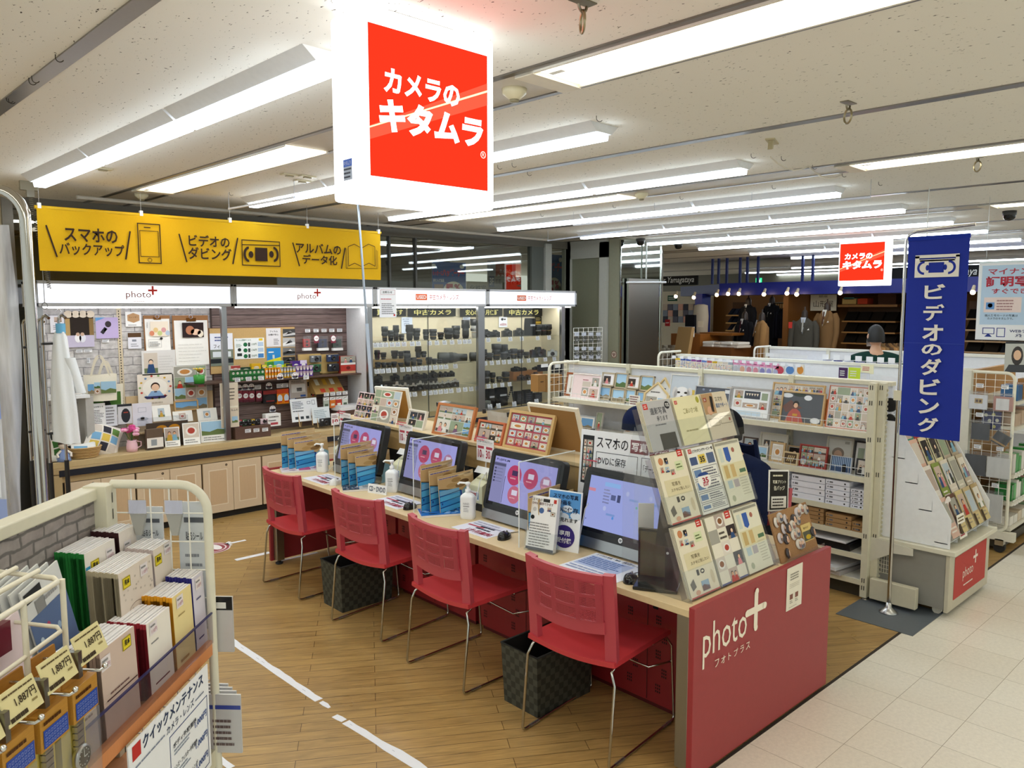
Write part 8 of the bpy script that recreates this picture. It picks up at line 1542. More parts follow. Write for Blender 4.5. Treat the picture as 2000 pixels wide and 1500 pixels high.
for i,(x,y) in enumerate(((1907,749),(1956,752),(1906,806),(1902,868),(1946,873),(1937,944))):card('price_tag',(x,y,x+14,y+8),0,EX-.06,price,'white price flag on the right wire rack, %s from the top'%ORD[i],'price tag',.002,group='price flags on the right rack')
# white folded paper sheets behind the gondola end
MB().grid(lambda u,v:(.02*sin(3*u),-.35*u,.24*v-.02*u),8,6,'eceef4','paper',.002).build('white_sheet',None,(5.95,2.35,1.18),label='large curved white sheet behind the end post',cat='sheet')
# ================================================================== PEOPLE
def skin(name,pts,edges,parent,col,mat,sub=2):
 "one continuous limb-and-trunk surface grown on a jointed skeleton; pts = (x,y,z,r[,r2])"
 me=bpy.data.meshes.new(name);me.from_pydata([p[:3] for p in pts],edges,[]);ob=bpy.data.objects.new(name,me);COL.objects.link(ob)
 ob.modifiers.new('skin','SKIN');sv=me.skin_vertices[0].data
 for i,p in enumerate(pts):sv[i].radius=(p[3],p[4] if len(p)>4 else p[3]);sv[i].use_root=(i==0)
 m=ob.modifiers.new('sub','SUBSURF');m.levels=m.render_levels=sub
 dg=bpy.context.evaluated_depsgraph_get();ev=ob.evaluated_get(dg).to_mesh();mb=MB();mb.add([v.co.copy() for v in ev.vertices],[tuple(f.vertices) for f in ev.polygons],col,mat,True)
 bpy.data.objects.remove(ob);return mb.build(name,parent)
def head(t,c,face,skin_c,hair_c,hat=None,mask=False,hair=True):
 "head at c (chin-to-crown centre) looking along local -y turned by face"
 T_=Matrix.Translation(c)@Matrix.Rotation(face,4,'Z')
 def hd(u,v):
  a=2*pi*u;z=-.115+.23*v;r_=sin(pi*min(1,max(0,v*.98+.01)))**.62;jaw=.78+.22*min(1,v/.45)
  x=.075*cos(a)*r_*jaw;y=.094*sin(a)*r_*(.85+.15*min(1,v/.4));s_=-sin(a)
  if s_>.9 and .36<v<.52:y-=.016*(1-abs(v-.43)/.09)*(s_-.9)/.1
  if s_>.7 and .5<v<.58:y+=.004
  if s_>.8 and .22<v<.27:y-=.003
  return tuple(T_@Vector((x,y,z)))
 mb=MB();mb.grid(hd,36,28,skin_c,'skin')
 mb.T=T_
 for s_ in(-1,1):
  mb.ball((s_*.031,-.082,.012),(.012,.007,.007),'f2efe8','skin',10,6).ball((s_*.031,-.0875,.012),(.0055,.003,.0055),'2a1a12','skin',8,6).ball((s_*.031,-.085,.034),(.017,.006,.004),hair_c,'hair',8,4)
  mb.ball((s_*.077,.008,.005),(.010,.018,.031),skin_c,'skin',10,8).ball((s_*.084,.004,.004),(.005,.010,.018),skin_c,'skin',8,6)
 mb.ball((0,-.085,-.058),(.022,.008,.006),'b4685c','skin',10,5)
 mb.build('head',t)
 if hair:
  mb=MB();mb.T=T_;mb.grid(lambda u,v:(lambda a,b:(.084*cos(a)*sin(b),.104*sin(a)*sin(b)+.006,.022+.108*cos(b)-(0 if sin(a)<-.2 else .06*(b/1.9)**2)))(2*pi*u,.02+(1.05 if sin(2*pi*u)<-.35 else 1.75)*v),32,14,hair_c,'hair');mb.build('hair',t)
 if hat:
  mb=MB();mb.T=T_;mb.grid(lambda u,v:(lambda a,b:(.094*cos(a)*sin(b),.113*sin(a)*sin(b)+.004,.025+.112*cos(b)))(2*pi*u,.02+1.5*v),28,10,hat[0],'knit');mb.build('cap',t)
  mb=MB();mb.T=T_;mb.grid(lambda u,v:(lambda a:((.097-.004*v)*cos(a),(.116-.004*v)*sin(a)+.004,-.012+.05*v))(2*pi*u),28,4,hat[1],'knit',.004);mb.build('cap_band',t)
 if mask:
  mb=MB();mb.T=T_;mb.grid(lambda u,v:(lambda a:(.076*cos(a),.100*sin(a)-.008*sin(pi*v),-.10+.09*v))(pi+.35+(pi-.7)*u),14,6,'eef0f2','paper');mb.tube([(.07,-.04,-.03),(.083,.0,-.012),(.086,.02,.0)],.0015,5,'f2f2f2','cloth').tube([(-.07,-.04,-.03),(-.083,.0,-.012),(-.086,.02,.0)],.0015,5,'f2f2f2','cloth');mb.build('face_mask',t)
def hand(pts,edges,w,d,side,r=.0085):
 "append palm and five bent fingers beginning at wrist index w, pointing along d"
 d=Vector(d).normalized();sidev=Vector((0,0,1)).cross(d).normalized()*side;base=Vector(pts[w][:3])
 k=len(pts);pm=base+d*.045;pts.append((*pm,.026,.016));edges.append((w,k));pe=base+d*.085
 for i in range(4):
  o=pe+sidev*(.026-.0175*i);L_=(.068,.078,.072,.055)[i]
  a=len(pts);pts.append((*o,r));edges.append((k,a));pts.append((*(o+d*L_*.5-Vector((0,0,.010))),r*.95));edges.append((a,a+1));pts.append((*(o+d*L_*.9-Vector((0,0,.030))),r*.8));edges.append((a+1,a+2))
 o=base+d*.03+sidev*.03;a=len(pts);pts.append((*o,r*1.1));edges.append((k,a));pts.append((*(o+d*.035+sidev*.02),r));edges.append((a,a+1));pts.append((*(o+d*.06+sidev*.022-Vector((0,0,.01))),r*.85));edges.append((a+1,a+2))
def seated(lb,loc,rz,jc,hat,tw=0.,mask=True,hood=True,lean=.12):
 t=thing('person',lb,'person',loc,rz)
 SHY=-lean
 pts=[(0,.02,.52,.12,.1),(0,-.02,.75,.12,.09),(0,SHY,.98,.11,.08),(0,SHY-.03,1.08,.045),(0,SHY-.06,1.15,.05)];ed=[(0,1),(1,2),(2,3),(3,4)]
 for s_ in(-1,1):
  a=len(pts);pts+=[(s_*.17,SHY,.97,.05),(s_*.22,SHY-.1,.74,.042),(s_*.13,SHY-.32,.75,.03)];ed+=[(2,a),(a,a+1),(a+1,a+2)];hand(pts,ed,a+2,(-.15*s_,-1,-.05),-s_)
  b=len(pts);pts+=[(s_*.09,0,.5,.085),(s_*.12,-.4,.5,.065),(s_*.12,-.42,.09,.04),(s_*.12,-.54,.05,.035)];ed+=[(0,b),(b,b+1),(b+1,b+2),(b+2,b+3)]
 body=skin('body',pts,ed,t,'d8ab8c','skin',2)
 pj=[(0,.03,.50,.17,.14),(0,.0,.72,.17,.13),(0,SHY,.94,.15,.11),(0,SHY-.02,1.05,.075)];ej=[(0,1),(1,2),(2,3)]
 for s_ in(-1,1):a=len(pj);pj+=[(s_*.19,SHY,.97,.085),(s_*.25,SHY-.08,.76,.075),(s_*.16,SHY-.28,.76,.05)];ej+=[(2,a),(a,a+1),(a+1,a+2)]
 skin('jacket',pj,ej,t,jc,'knit',2)
 pp=[(0,.02,.52,.15,.12)];ep_=[]
 for s_ in(-1,1):a=len(pp);pp+=[(s_*.1,-.02,.51,.1),(s_*.13,-.42,.5,.08),(s_*.13,-.43,.1,.06)];ep_+=[(0,a),(a,a+1),(a+1,a+2)]
 skin('trousers',pp,ep_,t,'23252c','cloth',2)
 for s_ in(-1,1):MB().ball((s_*.13,-.5,.045),(.045,.12,.045),'1c1c1e','rubber').build('shoe',t)
 if hood:mb=MB();mb.grid(lambda u,v:(.15*cos(pi*u)*(1-.2*v),SHY+.06+.12*sin(pi*u)*(1-.5*v),.98+.17*v-.05*sin(pi*u)),18,8,jc,'knit',.02);mb.build('hood',t)
 head(t,(0,SHY-.085,1.20),tw,'d8ab8c','1e1a18',hat,mask,True);return t
dup(c0,(4.15,2.47,0),R(180),'red chair back seen behind the badges, on the far side of the desk');dup(c0,(4.22,3.36,0),R(180),'red chair on the far side of the desk, mostly hidden')
seated('person in navy hooded jacket and black cap with grey band seated behind the leaflets',(4.22,2.46,0),R(-90-10),'1b2442',('191b22','3c3b38'),R(-25),True,True,.10)
seated('person in a navy cap seated behind the clear stands, mostly hidden',(4.25,3.08,-.035),R(-90),'1d2a50',('1a2344','232a3c'),0,True,True,.2)
def standing(lb,loc,rz):
 t=thing('person',lb,'person',loc,rz)
 pts=[(0,0,.95,.12,.1),(0,.01,1.2,.13,.09),(0,0,1.40,.11,.07),(0,-.01,1.49,.05),(0,-.02,1.56,.055)];ed=[(0,1),(1,2),(2,3),(3,4)]
 for s_ in(-1,1):
  a=len(pts);pts+=[(s_*.18,0,1.39,.05),(s_*.22,.0,1.13,.04),(s_*.17,-.22,1.05,.028)];ed+=[(2,a),(a,a+1),(a+1,a+2)];hand(pts,ed,a+2,(-.1*s_,-1,.1),-s_)
  b=len(pts);pts+=[(s_*.09,0,.9,.085),(s_*.1,-.01,.5,.06),(s_*.1,.02,.09,.04),(s_*.1,-.12,.05,.035)];ed+=[(0,b),(b,b+1),(b+1,b+2),(b+2,b+3)]
 skin('body',pts,ed,t,'d0a284','skin',2)
 pj=[(0,0,.88,.17,.13),(0,.01,1.15,.18,.13),(0,0,1.37,.16,.10),(0,-.005,1.50,.09)];ej=[(0,1),(1,2),(2,3)]
 for s_ in(-1,1):a=len(pj);pj+=[(s_*.19,0,1.38,.085),(s_*.24,.0,1.14,.07),(s_*.19,-.19,1.06,.05)];ej+=[(2,a),(a,a+1),(a+1,a+2)]
 skin('jacket',pj,ej,t,'1d3a34','knit',2)
 pp=[(0,0,.92,.14,.11)];ep_=[]
 for s_ in(-1,1):a=len(pp);pp+=[(s_*.1,0,.88,.095),(s_*.1,-.01,.5,.075),(s_*.1,.01,.08,.06)];ep_+=[(0,a),(a,a+1),(a+1,a+2)]
 skin('trousers',pp,ep_,t,'2a2b30','cloth',2)
 for s_ in(-1,1):MB().ball((s_*.1,-.06,.045),(.045,.13,.045),'1c1c1e','rubber').build('shoe',t)
 head(t,(0,-.03,1.625),R(10),'d0a284','121010',None,True,True)
standing('man with short dark hair and dark green jacket standing with his back turned',(8.2,3.31,0),R(125))
# ================================================================== SUIT DEPARTMENT
SX=13.2
struct('wall_suits',MB().box(15.2,15.3,-1,13,0,2.25,'8a5a22','wood').box(19.5,19.6,-6,16,0,CEIL,'5e5a4c','paint').box(13.2,15.2,6.9,7.0,0,2.2,'7a4c1c','wood').box(13.6,15.2,4.9,4.98,0,2.2,'744818','wood').box(13.4,15.2,3.0,3.08,0,2.2,'6a4016','wood').box(13.2,15.3,-1,6.9,2.16,2.2,'5a3a18','wood'))
fy=lambda px:at(px,560,0,SX).y
struct('trim_fascia',MB().box(SX-.2,SX+.2,-1,fy(1416),2.16,2.385,'0f1d7a','paint').prism([(SX-.2,fy(1416)),(SX+.2,fy(1416)),(SX+1.2,fy(1285)),(SX+.8,fy(1285))],2.17,2.37,'z','0e1a68','paint').box(SX,SX+.3,fy(1372),fy(1358),0,2.2,'20308a','paint'))
for i,px in enumerate((1392,1404,1420,1446,1460,1481,1568,1588)):p=at(px,520,0,SX);MB().box(SX-.02,SX+.02,p.y-.02,p.y+.02,2.385,CEIL,'1c2a6a','paint').build('blue_rod',label='thin blue rod above the fascia, %s from the left'%ORD[i],cat='rod',group='blue rods above the fascia')
for i,(px,py) in enumerate(((1320,579),(1355,581),(1400,576),(1422,574),(1443,574),(1492,575),(1537,573),(1556,575),(1641,572),(1900,571))):
 p=at(px,py,0,SX-.35);t=thing('spotlight','small warm spotlight under the blue fascia, %s from the left'%ORD[i],'spotlight',p,0,'spotlights under the fascia');MB().ball((0,0,0),.035,'ffd9a0','spot',10,8).build('bulb',t);MB().cyl((0,0,.02),(.05,0,.1),.03,.02,col='d8c8a8').build('lamp_can',t)
def ssign(px,X_,draw,lb,c='1c1a18'):
 return card('shop_sign',px,0,X_,draw,lb,'sign',.04,c)
ssign((1240,540,1362,558),14.6,lambda q,w,h:(q.r(0,0,w,h,'221e1a'),q.up(),q.txt('Tailor Yamagataya',w*.3,h*.1,w*.95,h*.92,'f2f0ea',.01,.3)),'black sign with white cursive lettering above the suit department')
ssign((1735,520,1912,548),14.6,lambda q,w,h:(q.r(0,0,w,h,'1c1c1e'),q.up(),q.txt('Yamagataya',w*.55,h*.15,w*.98,h*.85,'f2f0ea',.01,.3)),'second black cursive sign showing past the blue banner')
ssign((1583,571,1634,607),14.0,lambda q,w,h:(q.r(0,0,w,h,'ddd6c2'),q.up(),q.txt('山形屋',w*.12,h*.2,w*.88,h*.55,'3a2c1c',.0),q.txt('銀座',w*.32,h*.72,w*.66,h*.85,'4a3c2c')),'cream square sign with brown tailor shop characters','3a2c20')
ssign((1476,543,1488,560),16.5,lambda q,w,h:(q.r(0,0,w,h,'2aa86a','sign_light'),q.up(),q.r(w*.3,h*.2,w*.7,h*.8,'e8f6ee','sign_light')),'small green lit exit sign far behind','1a6a44')
def jacket(px,X_,lb,c,shirt='d8d4cc',tie='4a2a2a',rz=R(-110),coat=1.):
 x0,y0,x1,y1=px;top=at((x0+x1)/2,y0,0,X_);w=abs(at(x0,y0,0,X_).y-at(x1,y0,0,X_).y);t=thing('mannequin',lb,'mannequin',(X_,top.y,0),rz,'suit mannequins')
 zt=top.z;L_=.85*coat;sc=max(.8,min(1.25,w/.42))
 def tor(u,v):
  a=2*pi*u;k=.20+.03*v if v<.55 else .217-.03*(v-.55);k*=sc*(1-.75*max(0,v-.9)/.1);return(k*cos(a),.62*k*sin(a)*(1-.1*v),zt-.06-L_+L_*v)
 MB().grid(tor,26,20,c,'cloth').build('jacket_body',t)
 mb=MB()
 for s_ in(-1,1):mb.tube([(s_*.17*sc,0,zt-.13),(s_*.225*sc,-.01,zt-.22),(s_*.25*sc,-.03,zt-.45),(s_*.235*sc,-.08,zt-.70)],[.055*sc,.062*sc,.055*sc,.048*sc],12,c,'cloth')
 mb.build('sleeves',t)
 f=-.62*.2*sc-.012;mb=MB();mb.add([(-.05*sc,f+.05,zt-.06),(.05*sc,f+.05,zt-.06),(0,f-.004,zt-.34)],[(0,1,2)],shirt,'cloth');mb.add([(-.014,f+.03,zt-.09),(.014,f+.03,zt-.09),(.012,f-.008,zt-.3),(-.012,f-.008,zt-.3)],[(0,1,2,3)],tie,'cloth')
 for s_ in(-1,1):mb.add([(s_*.055*sc,f+.055,zt-.05),(s_*.1*sc,f+.03,zt-.16),(s_*.01,f-.012,zt-.36),(s_*.015,f-.008,zt-.3)],[(0,1,2,3)],c,'cloth')
 mb.add([(.09*sc,f+.004,zt-.27),(.13*sc,f+.012,zt-.27),(.12*sc,f+.01,zt-.24)],[(0,1,2)],'e8e4dc','cloth');mb.build('shirt_front',t)
 MB().lathe([(.055,-.08),(.05,.02),(.03,.06),(.012,.07),(.012,.12),(0,.12)],14,'2a1a10','wood',(0,0,zt)).build('neck_cap',t);MB().cyl((0,0,.03),(0,0,zt-.4),.016,n=10,col='3a2a1c',mat='wood').lathe([(.16,0),(.16,.02),(.02,.04),(0,.04)],16,'3a2a1c','wood').build('stand',t)
jacket((1440,616,1470,690),12.4,'black suited headless mannequin before the tie shelves','17161a','e4e0dc','4a1c24',coat=1.35);jacket((1450,588,1474,620),13.4,'black jacket mannequin with white collar standing higher behind','15151a','eceaea','1c1c24');jacket((1467,618,1510,692),12.2,'tan overcoat mannequin beside the black suit','9a7246','c8ccd4','8a8a98',R(-140),1.5);jacket((1500,586,1516,622),14.2,'narrow tuxedo front display between the wood pillars','141418','f0ece8','1a1a1a');jacket((1552,613,1592,676),12.6,'grey suit mannequin left of the brown coat','4a463e','b8bcc4','a8a49c',R(-80),1.25);jacket((1596,598,1636,672),12.8,'brown overcoat mannequin under the cream tailor sign','7a5a38','e0dcd0','5a3a2a',R(-100),1.5)
for i in range(9):
 p=at(1516+i*4.4,598,0,14.2);m2=MB().grid(lambda u,v:(.22*cos(2*pi*u)*(1-.25*v**6),.04*sin(2*pi*u),-.62+.6*v-.08*abs(cos(2*pi*u))*v**3),14,6,['14141a','1a1a22','111116'][i%3],'cloth').tube([(0,0,-.03),(0,0,.05)],.005,5,'c8b47a','wood')
 m2.build('hanging_suit',None,(14.2,p.y,p.z),R(20),label='black suit on a hanger, %s from the left on the back rail'%ORD[i],cat='suit',group='black suits on the back rail')
MB().tube([(14.2,at(1510,595,0,14.2).y,at(1510,592,0,14.2).z),(14.2,at(1556,595,0,14.2).y,at(1556,592,0,14.2).z)],.015,8,'b0aca0').build('clothes_rail',label='steel rail holding the black suits',cat='rail')
# tie / trouser shelves
def unit(px,X_,rows,cols,cs,lb,wood='c08a4a'):
 x0,y0,x1,y1=px;A,B=at(x0,y0,0,X_),at(x1,y1,0,X_);W=A.y-at(x1,y0,0,X_).y;H=A.z-B.z;t=thing('wall_shelves',lb,'shelves',(X_,A.y,B.z),R(-90));n=0
 MB().box(-.03,W+.03,.3,.33,-.5,H+.1,'5a3814','wood').build('back_board',t)
 for r_i in range(rows):
  z=H*r_i/rows;MB().box(0,W,0,.3,z-.025,z,wood,'wood').build('shelf',t)
  for c_i in range(cols):
   w=W/cols;MB().prism([(.03,z),(.28,z),(.28,z+H/rows*.78),(.2,z+H/rows*.82)],w*c_i+.02,w*(c_i+1)-.02,'x',cs[(r_i*cols+c_i)%len(cs)],'cloth').build('folded_clothes',None,(X_,A.y,B.z),R(-90),label='%s folded dark trousers, %s row of %s'%(ORD[c_i],['lowest','second','third','top'][r_i],lb),cat='clothes',group='folded trousers on shelves')
unit((1418,600,1446,645),14.0,3,3,['232a3a','c8b090','1c2434','2a3040'],'tie shelves behind the black mannequin','d8a860');unit((1645,605,1750,672),14.2,3,4,['1c1712','221a12','18140f'],'trouser shelves at right of the suit department');unit((1885,600,1990,690),14.0,4,3,['1a1510','241c14','1f2024'],'dark shelves behind the hung poster','b8946a')
for i,(px,c,lb) in enumerate((((1645,583,1672,594),'c8a868','tan boxes'),((1675,583,1694,594),'c8482c','red orange boxes'),((1648,581,1668,585),'4a8a8a','flat teal box'),((1715,573,1750,594),'4a2f22','dark brown jacket display'))):carton('shoe_box',px,0,14.0,.25,None,lb+' on the high shelf of the suit department','box',c)
MB().box(13.95,14.3,at(1755,594,0,14).y,at(1638,594,0,14).y,at(1690,595,0,14).z-.04,at(1690,595,0,14).z,'9a6a34','wood').build('high_shelf',label='long high wooden shelf with boxes in the suit department',cat='shelf')
# counters, shirt table, small things at the left of the department
def wbox(px,X_,d,c,lb,name,cat,mat='wood'):return carton(name,px,0,X_,d,None,lb,cat,c,mat)
wbox((1310,652,1367,720),11.6,.6,'9a5a1c','wooden counter left of the shirt table','wooden_counter','counter');t=wbox((1367,678,1428,720),11.4,.8,'6a3c12','low wooden table stacked with pale shirts','shirt_table','table');wbox((1366,650,1430,655),11.9,.5,'8a5218','wooden top board over the shirt table','wooden_board','table')
for i in range(10):
 p=at(1372+(i%5)*12,676-(i//5)*8,0,11.5);MB().box(0,.22,0,.34,0,.045,['e8ddd0','d8c8b8','f0e8de'][i%3],'cloth').build('folded_shirt',None,(11.5,p.y,at(1390,678,0,11.5).z+.05*(i//5)),R(-100+7*(i%4)),.012,label='pale folded shirt in a bag, %s in the %s layer on the shirt table'%(ORD[i%5],['lower','upper'][i//5]),cat='shirt',group='folded shirts on the table')
card('stand_sign',(1332,638,1355,658),0,11.3,lambda q,w,h:(q.r(0,0,w,h,'2a2c3a'),q.up(),q.frame(0,0,w,h,.02,'c8c4bc'),q.r(w*.1,h*.45,w*.5,h*.55,'c04a4a'),q.ln(w*.15,h*.65,w*.9,h*.85,1,'e0dcd4')),'dark framed price sign on the wooden counter','sign',.02);card('stand_sign',(1363,627,1373,639),0,11.4,lambda q,w,h:q.r(0,0,w,h,'e0cdb0'),'plain beige card on a thin stem above the shirt table','sign',.01,'e0cdb0');card('stand_sign',(1299,624,1308,637),0,11.5,lambda q,w,h:(q.r(0,0,w,h,'b82a2a'),q.up(),q.txt('OFF',w*.15,h*.4,w*.85,h*.6,'f0e0d8',.02)),'small red discount sign at the left of the suit department','sign',.01,'b82a2a');card('stand_sign',(1540,629,1547,641),0,12.5,lambda q,w,h:q.r(0,0,w,h,'c83a30'),'small red card between the mannequins','sign',.01,'c83a30')
MB().box(0,.32,0,.07,0,.46,'b8905a','wood').build('wooden_board',None,at(1316,690,0,11.0),(-.2,0,R(-100)),.004,label='wooden clipboard stand among the shirts at left',cat='board')
r_=random.Random(9)
for j in range(6):
 for i in range(6-(j>3)):
  p=at(1291+i*8.5+(j%2)*4,712-j*5.6,0,10.9+.12*j);MB().grid(lambda u,v:(.09*cos(2*pi*u)*(1-.3*v),.07*sin(2*pi*u),.09*sin(pi*v*.5)),14,5,r_.choice(['c8b8a0','d8ccb8','b8a88e','8a7a66']),'cloth').build('slipper',None,p,R(r_.uniform(-130,-60)),label='grey beige slipper, %s in the %s row of the slipper rack'%(ORD[i],ORD[j]),cat='slipper',group='slippers beside the pillar')
MB().box(11.5,12.2,at(1345,700,0,11.6).y,at(1288,700,0,11.6).y,0,.95,'3a2c1e','wood').build('slipper_rack',label='dark rack of slippers beside the pillar',cat='rack')
struct('wall_far',MB().box(14.9,15.0,9.6,12.5,0,2.3,'d8cbb0','paint'))
for j in range(3):
 for i in range(7):
  p=at(1294+i*10,606+j*12,0,13.6);MB().box(0,.12,0,.06,0,.13,['c8b8a8','6a6a78','8a94a4','d8a898','4a4e5a'][(i+j*2)%5],'cloth').build('small_goods',None,p,R(-90),.01,label='small hanging fabric item, %s in the %s row on the back grid'%(ORD[i],ORD[j]),cat='goods',group='small goods on the back grid')
card('stand_sign',(1304,577,1322,588),0,14.4,lambda q,w,h:(q.r(0,0,w,h,'2f5a44'),q.up(),q.ln(w*.1,h*.2,w*.9,h*.8,2,'e0e4d8')),'green and white sign on the pale back wall','sign',.02,'2f5a44')
wbox((1338,615,1356,650),12.0,.3,'17171c','black jacket torso on the counter','folded_jacket','jacket','cloth')
MB().lathe([(.13,0),(.14,.3),(.12,.5),(.05,.52),(0,.52)],18,'c8b8a0','cloth').build('hat_form',None,at(1368,650,0,12.2),label='beige round bag form beside the dark blue post',cat='form')
wbox((1425,668,1440,692),11.6,.25,'d0c4ae','beige bin at the foot of the black mannequin','umbrella_bin','bin','paint')
for i in range(6):
 p=at(1722+i*8,668,0,12.2);MB().grid(lambda u,v:(.2*cos(2*pi*u)*(1-.3*v**5),.05*sin(2*pi*u),-.6+.6*v-.08*abs(cos(2*pi*u))*v**3),14,6,['a87a4a','8a6a44','5a4430'][i%3],'cloth').build('hanging_coat',None,p,R(40),label='brown coat on a rail right of the standing man, %s from the left'%ORD[i],cat='coat',group='coats right of the standing man')
 # ================================================================== LEFT FRONT GONDOLA (stands at an angle)
BA=R(44.8)
def Bp(s,d,z):return Vector((sin(BA)*s+cos(BA)*d,-cos(BA)*s+sin(BA)*d,z))
t=thing('display_gondola','cream gondola with grey brick back panel at the lower left','shelf unit',(0,0,0),BA)
MB().box(.1,2.0,1.205,1.235,.3,1.42,mat='grey_brick_print').build('brick_panel',t)
MB().box(.1,2.02,1.195,1.245,1.418,1.45,CR,'paint').build('top_rail',t,bevel=.004)
mb=MB().box(1.995,2.045,1.17,1.235,0,1.455,CR,'paint');q=P(mb,(1.9945,1.23,0),(0,-1,0),(0,0,1),'rubber')
q=P(mb,(2.0,1.1695,0),(1,0,0),(0,0,1),'rubber')
for i in range(30):q.r(.02,.1+i*.045,.024,.128+i*.045,'4a463a')
mb.build('slotted_upright',t,bevel=.002)
mb=MB().box(.1,1.47,1.2,1.204,.35,1.415,mat='grey_brick_print').box(1.472,1.476,1.199,1.2045,.35,1.415,'4a4644','rubber');mb.build('brick_panel',t)
MB().box(.1,2.03,.925,1.2,.985,1.0,'c98a5a','wood').box(.1,2.03,.912,.926,.975,1.018,'d28a55','laminate').build('upper_shelf',t,bevel=.002)
MB().box(.1,2.03,.93,1.2,.675,.69,'c98a5a','wood').box(.1,2.03,.915,.93,.65,.70,CR,'paint').build('lower_shelf',t,bevel=.002)
MB().box(.1,2.03,.93,1.2,.06,.12,CR,'paint').build('base_shelf',t)
MB().box(.9,2.02,.905,.908,1.015,1.10,mat='smoke_acrylic').box(.9,2.02,.904,.909,1.097,1.101,'2a2a5a','plastic').build('acrylic_guard',t)
MB().box(1.0,2.02,1.0,1.1,1.0,1.09,'c9c4b0','paint').box(1.0,2.02,1.1,1.2,1.0,1.14,'c9c4b0','paint').build('stepped_riser',t)
mesh_end('wire_grid_divider','cream wire end panel with rounded corner on the lower left gondola',0,.265,0,.1,1.452,Bp(-1.18,2.04,0),BA-R(90),.075,5,17,col='dcd8c4')
# envelopes and paper albums in packs
def pack(sf,d0,d1,z0,z1,n,th,cover,spine,draw,lb,grp,tag_=None):
 W,H=d1-d0,z1-z0;src=None
 for i in range(n):
  lab=lb if i==0 else '%s, %s behind the front copy'%(lb.replace('front copy of the ',''),ORD[i-1])
  if i<2:
   mb=MB().box(.004,W,0,th*.7,0,H,'eceaea','paper').box(0,W*.12,-.0005,th*.75,-.0005,H+.0005-.012,spine,'paper').box(0,.004,-.0005,th*.75,0,H,spine,'paper')
   if i==0:
    mb.box(.002,W,-.001,0,0,H,cover,'paper');q=P(mb,(0,-.001,0));draw(q,W,H)
   o=mb.build('paper_album',None,Bp(sf-th*i,d0+.001*i,z0),(R(-2),0,BA),label=lab,cat='album',group=grp)
   if i==1:src=o
  else:dup(src,Bp(sf-th*i,d0+.0012*i,z0+.001*(i%3)),(R(-2),0,BA),lab)
def mihon(q,x,y,w=.035,h_=.028):q.up();q.r(x,y,x+w,y+h_,'e8d22a');q.up();q.frame(x+.001,y+.001,x+w-.001,y+h_-.001,.001,'2a2a1a');q.txt('見本',x+.006,y+.009,x+w-.006,y+h_-.005,'2a2a1a',.03);q.L-=2
def ptag(q,x,y,w=.035,h_=.03):q.up();q.r(x,y,x+w,y+h_,'e6dede');q.up();q.txt('110円',x+.006,y+.004,x+w-.004,y+.014,'b06a7a');q.ln(x+.003,y+.017,x+w-.003,y+h_-.003,1,'8a8a8a');q.L-=2
pack(-.925,1.36,1.505,1.002,1.185,9,.008,'cdb9a8','a48a76',lambda q,w,h:(mihon(q,w*.5,h*.82),q.ln(w*.2,h*.5,w*.9,h*.56,1,'6a4a44',2)),'front copy of the beige paper album pack nearest the watch packs','paper albums on the lower left gondola')
pack(-.925,1.53,1.67,1.002,1.21,10,.0085,'cfb9aa','9a8272',lambda q,w,h:(mihon(q,w*.62,h*.82),ptag(q,w*.02,h*.78),q.r(w*.1,h*.44,w*.98,h*.455,'4a2a2c'),q.ln(w*.2,h*.48,w*.9,h*.52,1,'7a5a54',3)),'front copy of the beige paper album pack with brown stripe','paper albums on the lower left gondola')
pack(-.925,1.72,1.835,1.002,1.19,12,.0085,'ece6da','8e1f2a',lambda q,w,h:(ptag(q,w*.12,h*.82),q.ln(w*.14,h*.7,w*.55,h*.74,1,'8a8a8a'),q.r(w*.2,h*.16,w*.8,h*.18,'6a1a2a')),'front copy of the white paper album pack with dark red spines','paper albums on the lower left gondola')
pack(-.925,1.85,1.955,1.002,1.205,10,.0085,'ead79a','e09a1c',lambda q,w,h:(ptag(q,w*.2,h*.82),q.ln(w*.25,h*.7,w*.7,h*.74,1,'a8925a'),q.ln(w*.2,h*.1,w*.8,h*.18,1,'b08a4a')),'front copy of the yellow paper album pack','paper albums on the lower left gondola')
pack(-.925,1.962,2.03,1.002,1.215,9,.0085,'d5d0dc','2a2878',lambda q,w,h:(ptag(q,w*.25,h*.82),q.ln(w*.25,h*.68,w*.8,h*.73,1,'6a6a8a'),q.r(w*.25,h*.18,w*.7,h*.2,'3a2a6a')),'front copy of the pale purple paper album pack with navy spines','paper albums on the lower left gondola')
def flow(q,w,h):
 q.r(.002,0,w,h,'ddd0c2');q.up();r_=random.Random(2)
 for i in range(50):q.ell(r_.uniform(.1,.95)*w,r_.uniform(.03,.97)*h,.004,.003,r_.choice(['b8ac9e','c8bcae']),6)
 q.ring(w*.45,h*.45,w*.22,h*.1,.0012,'8a6a5a');q.ln(w*.35,h*.42,w*.56,h*.48,1,'a86a6a');mihon(q,w*.1,h*.78);ptag(q,w*.62,h*.8)
pack(-1.012,1.765,1.925,1.092,1.295,15,.0058,'ddd0c2','b4a88c',flow,'front copy of the flowered paper album pack with striped spines','paper albums on the lower left gondola')
pack(-1.012,1.935,2.03,1.092,1.30,12,.0068,'e2d6c8','c8b8b4',lambda q,w,h:(mihon(q,w*.06,h*.78),ptag(q,w*.6,h*.85),q.ln(w*.3,h*.5,w*.8,h*.56,1,'a89a8a')),'front copy of the tall cream paper album pack','paper albums on the lower left gondola')
pack(-1.108,1.79,1.925,1.142,1.335,11,.0075,'e4ddd4','1f7a34',lambda q,w,h:(q.r(.003,h*.1,w*.16,h*.82,'3a9ac8'),mihon(q,w*.18,h*.72),ptag(q,w*.68,h*.76)),'front copy of the paper album pack with green spines','paper albums on the lower left gondola')
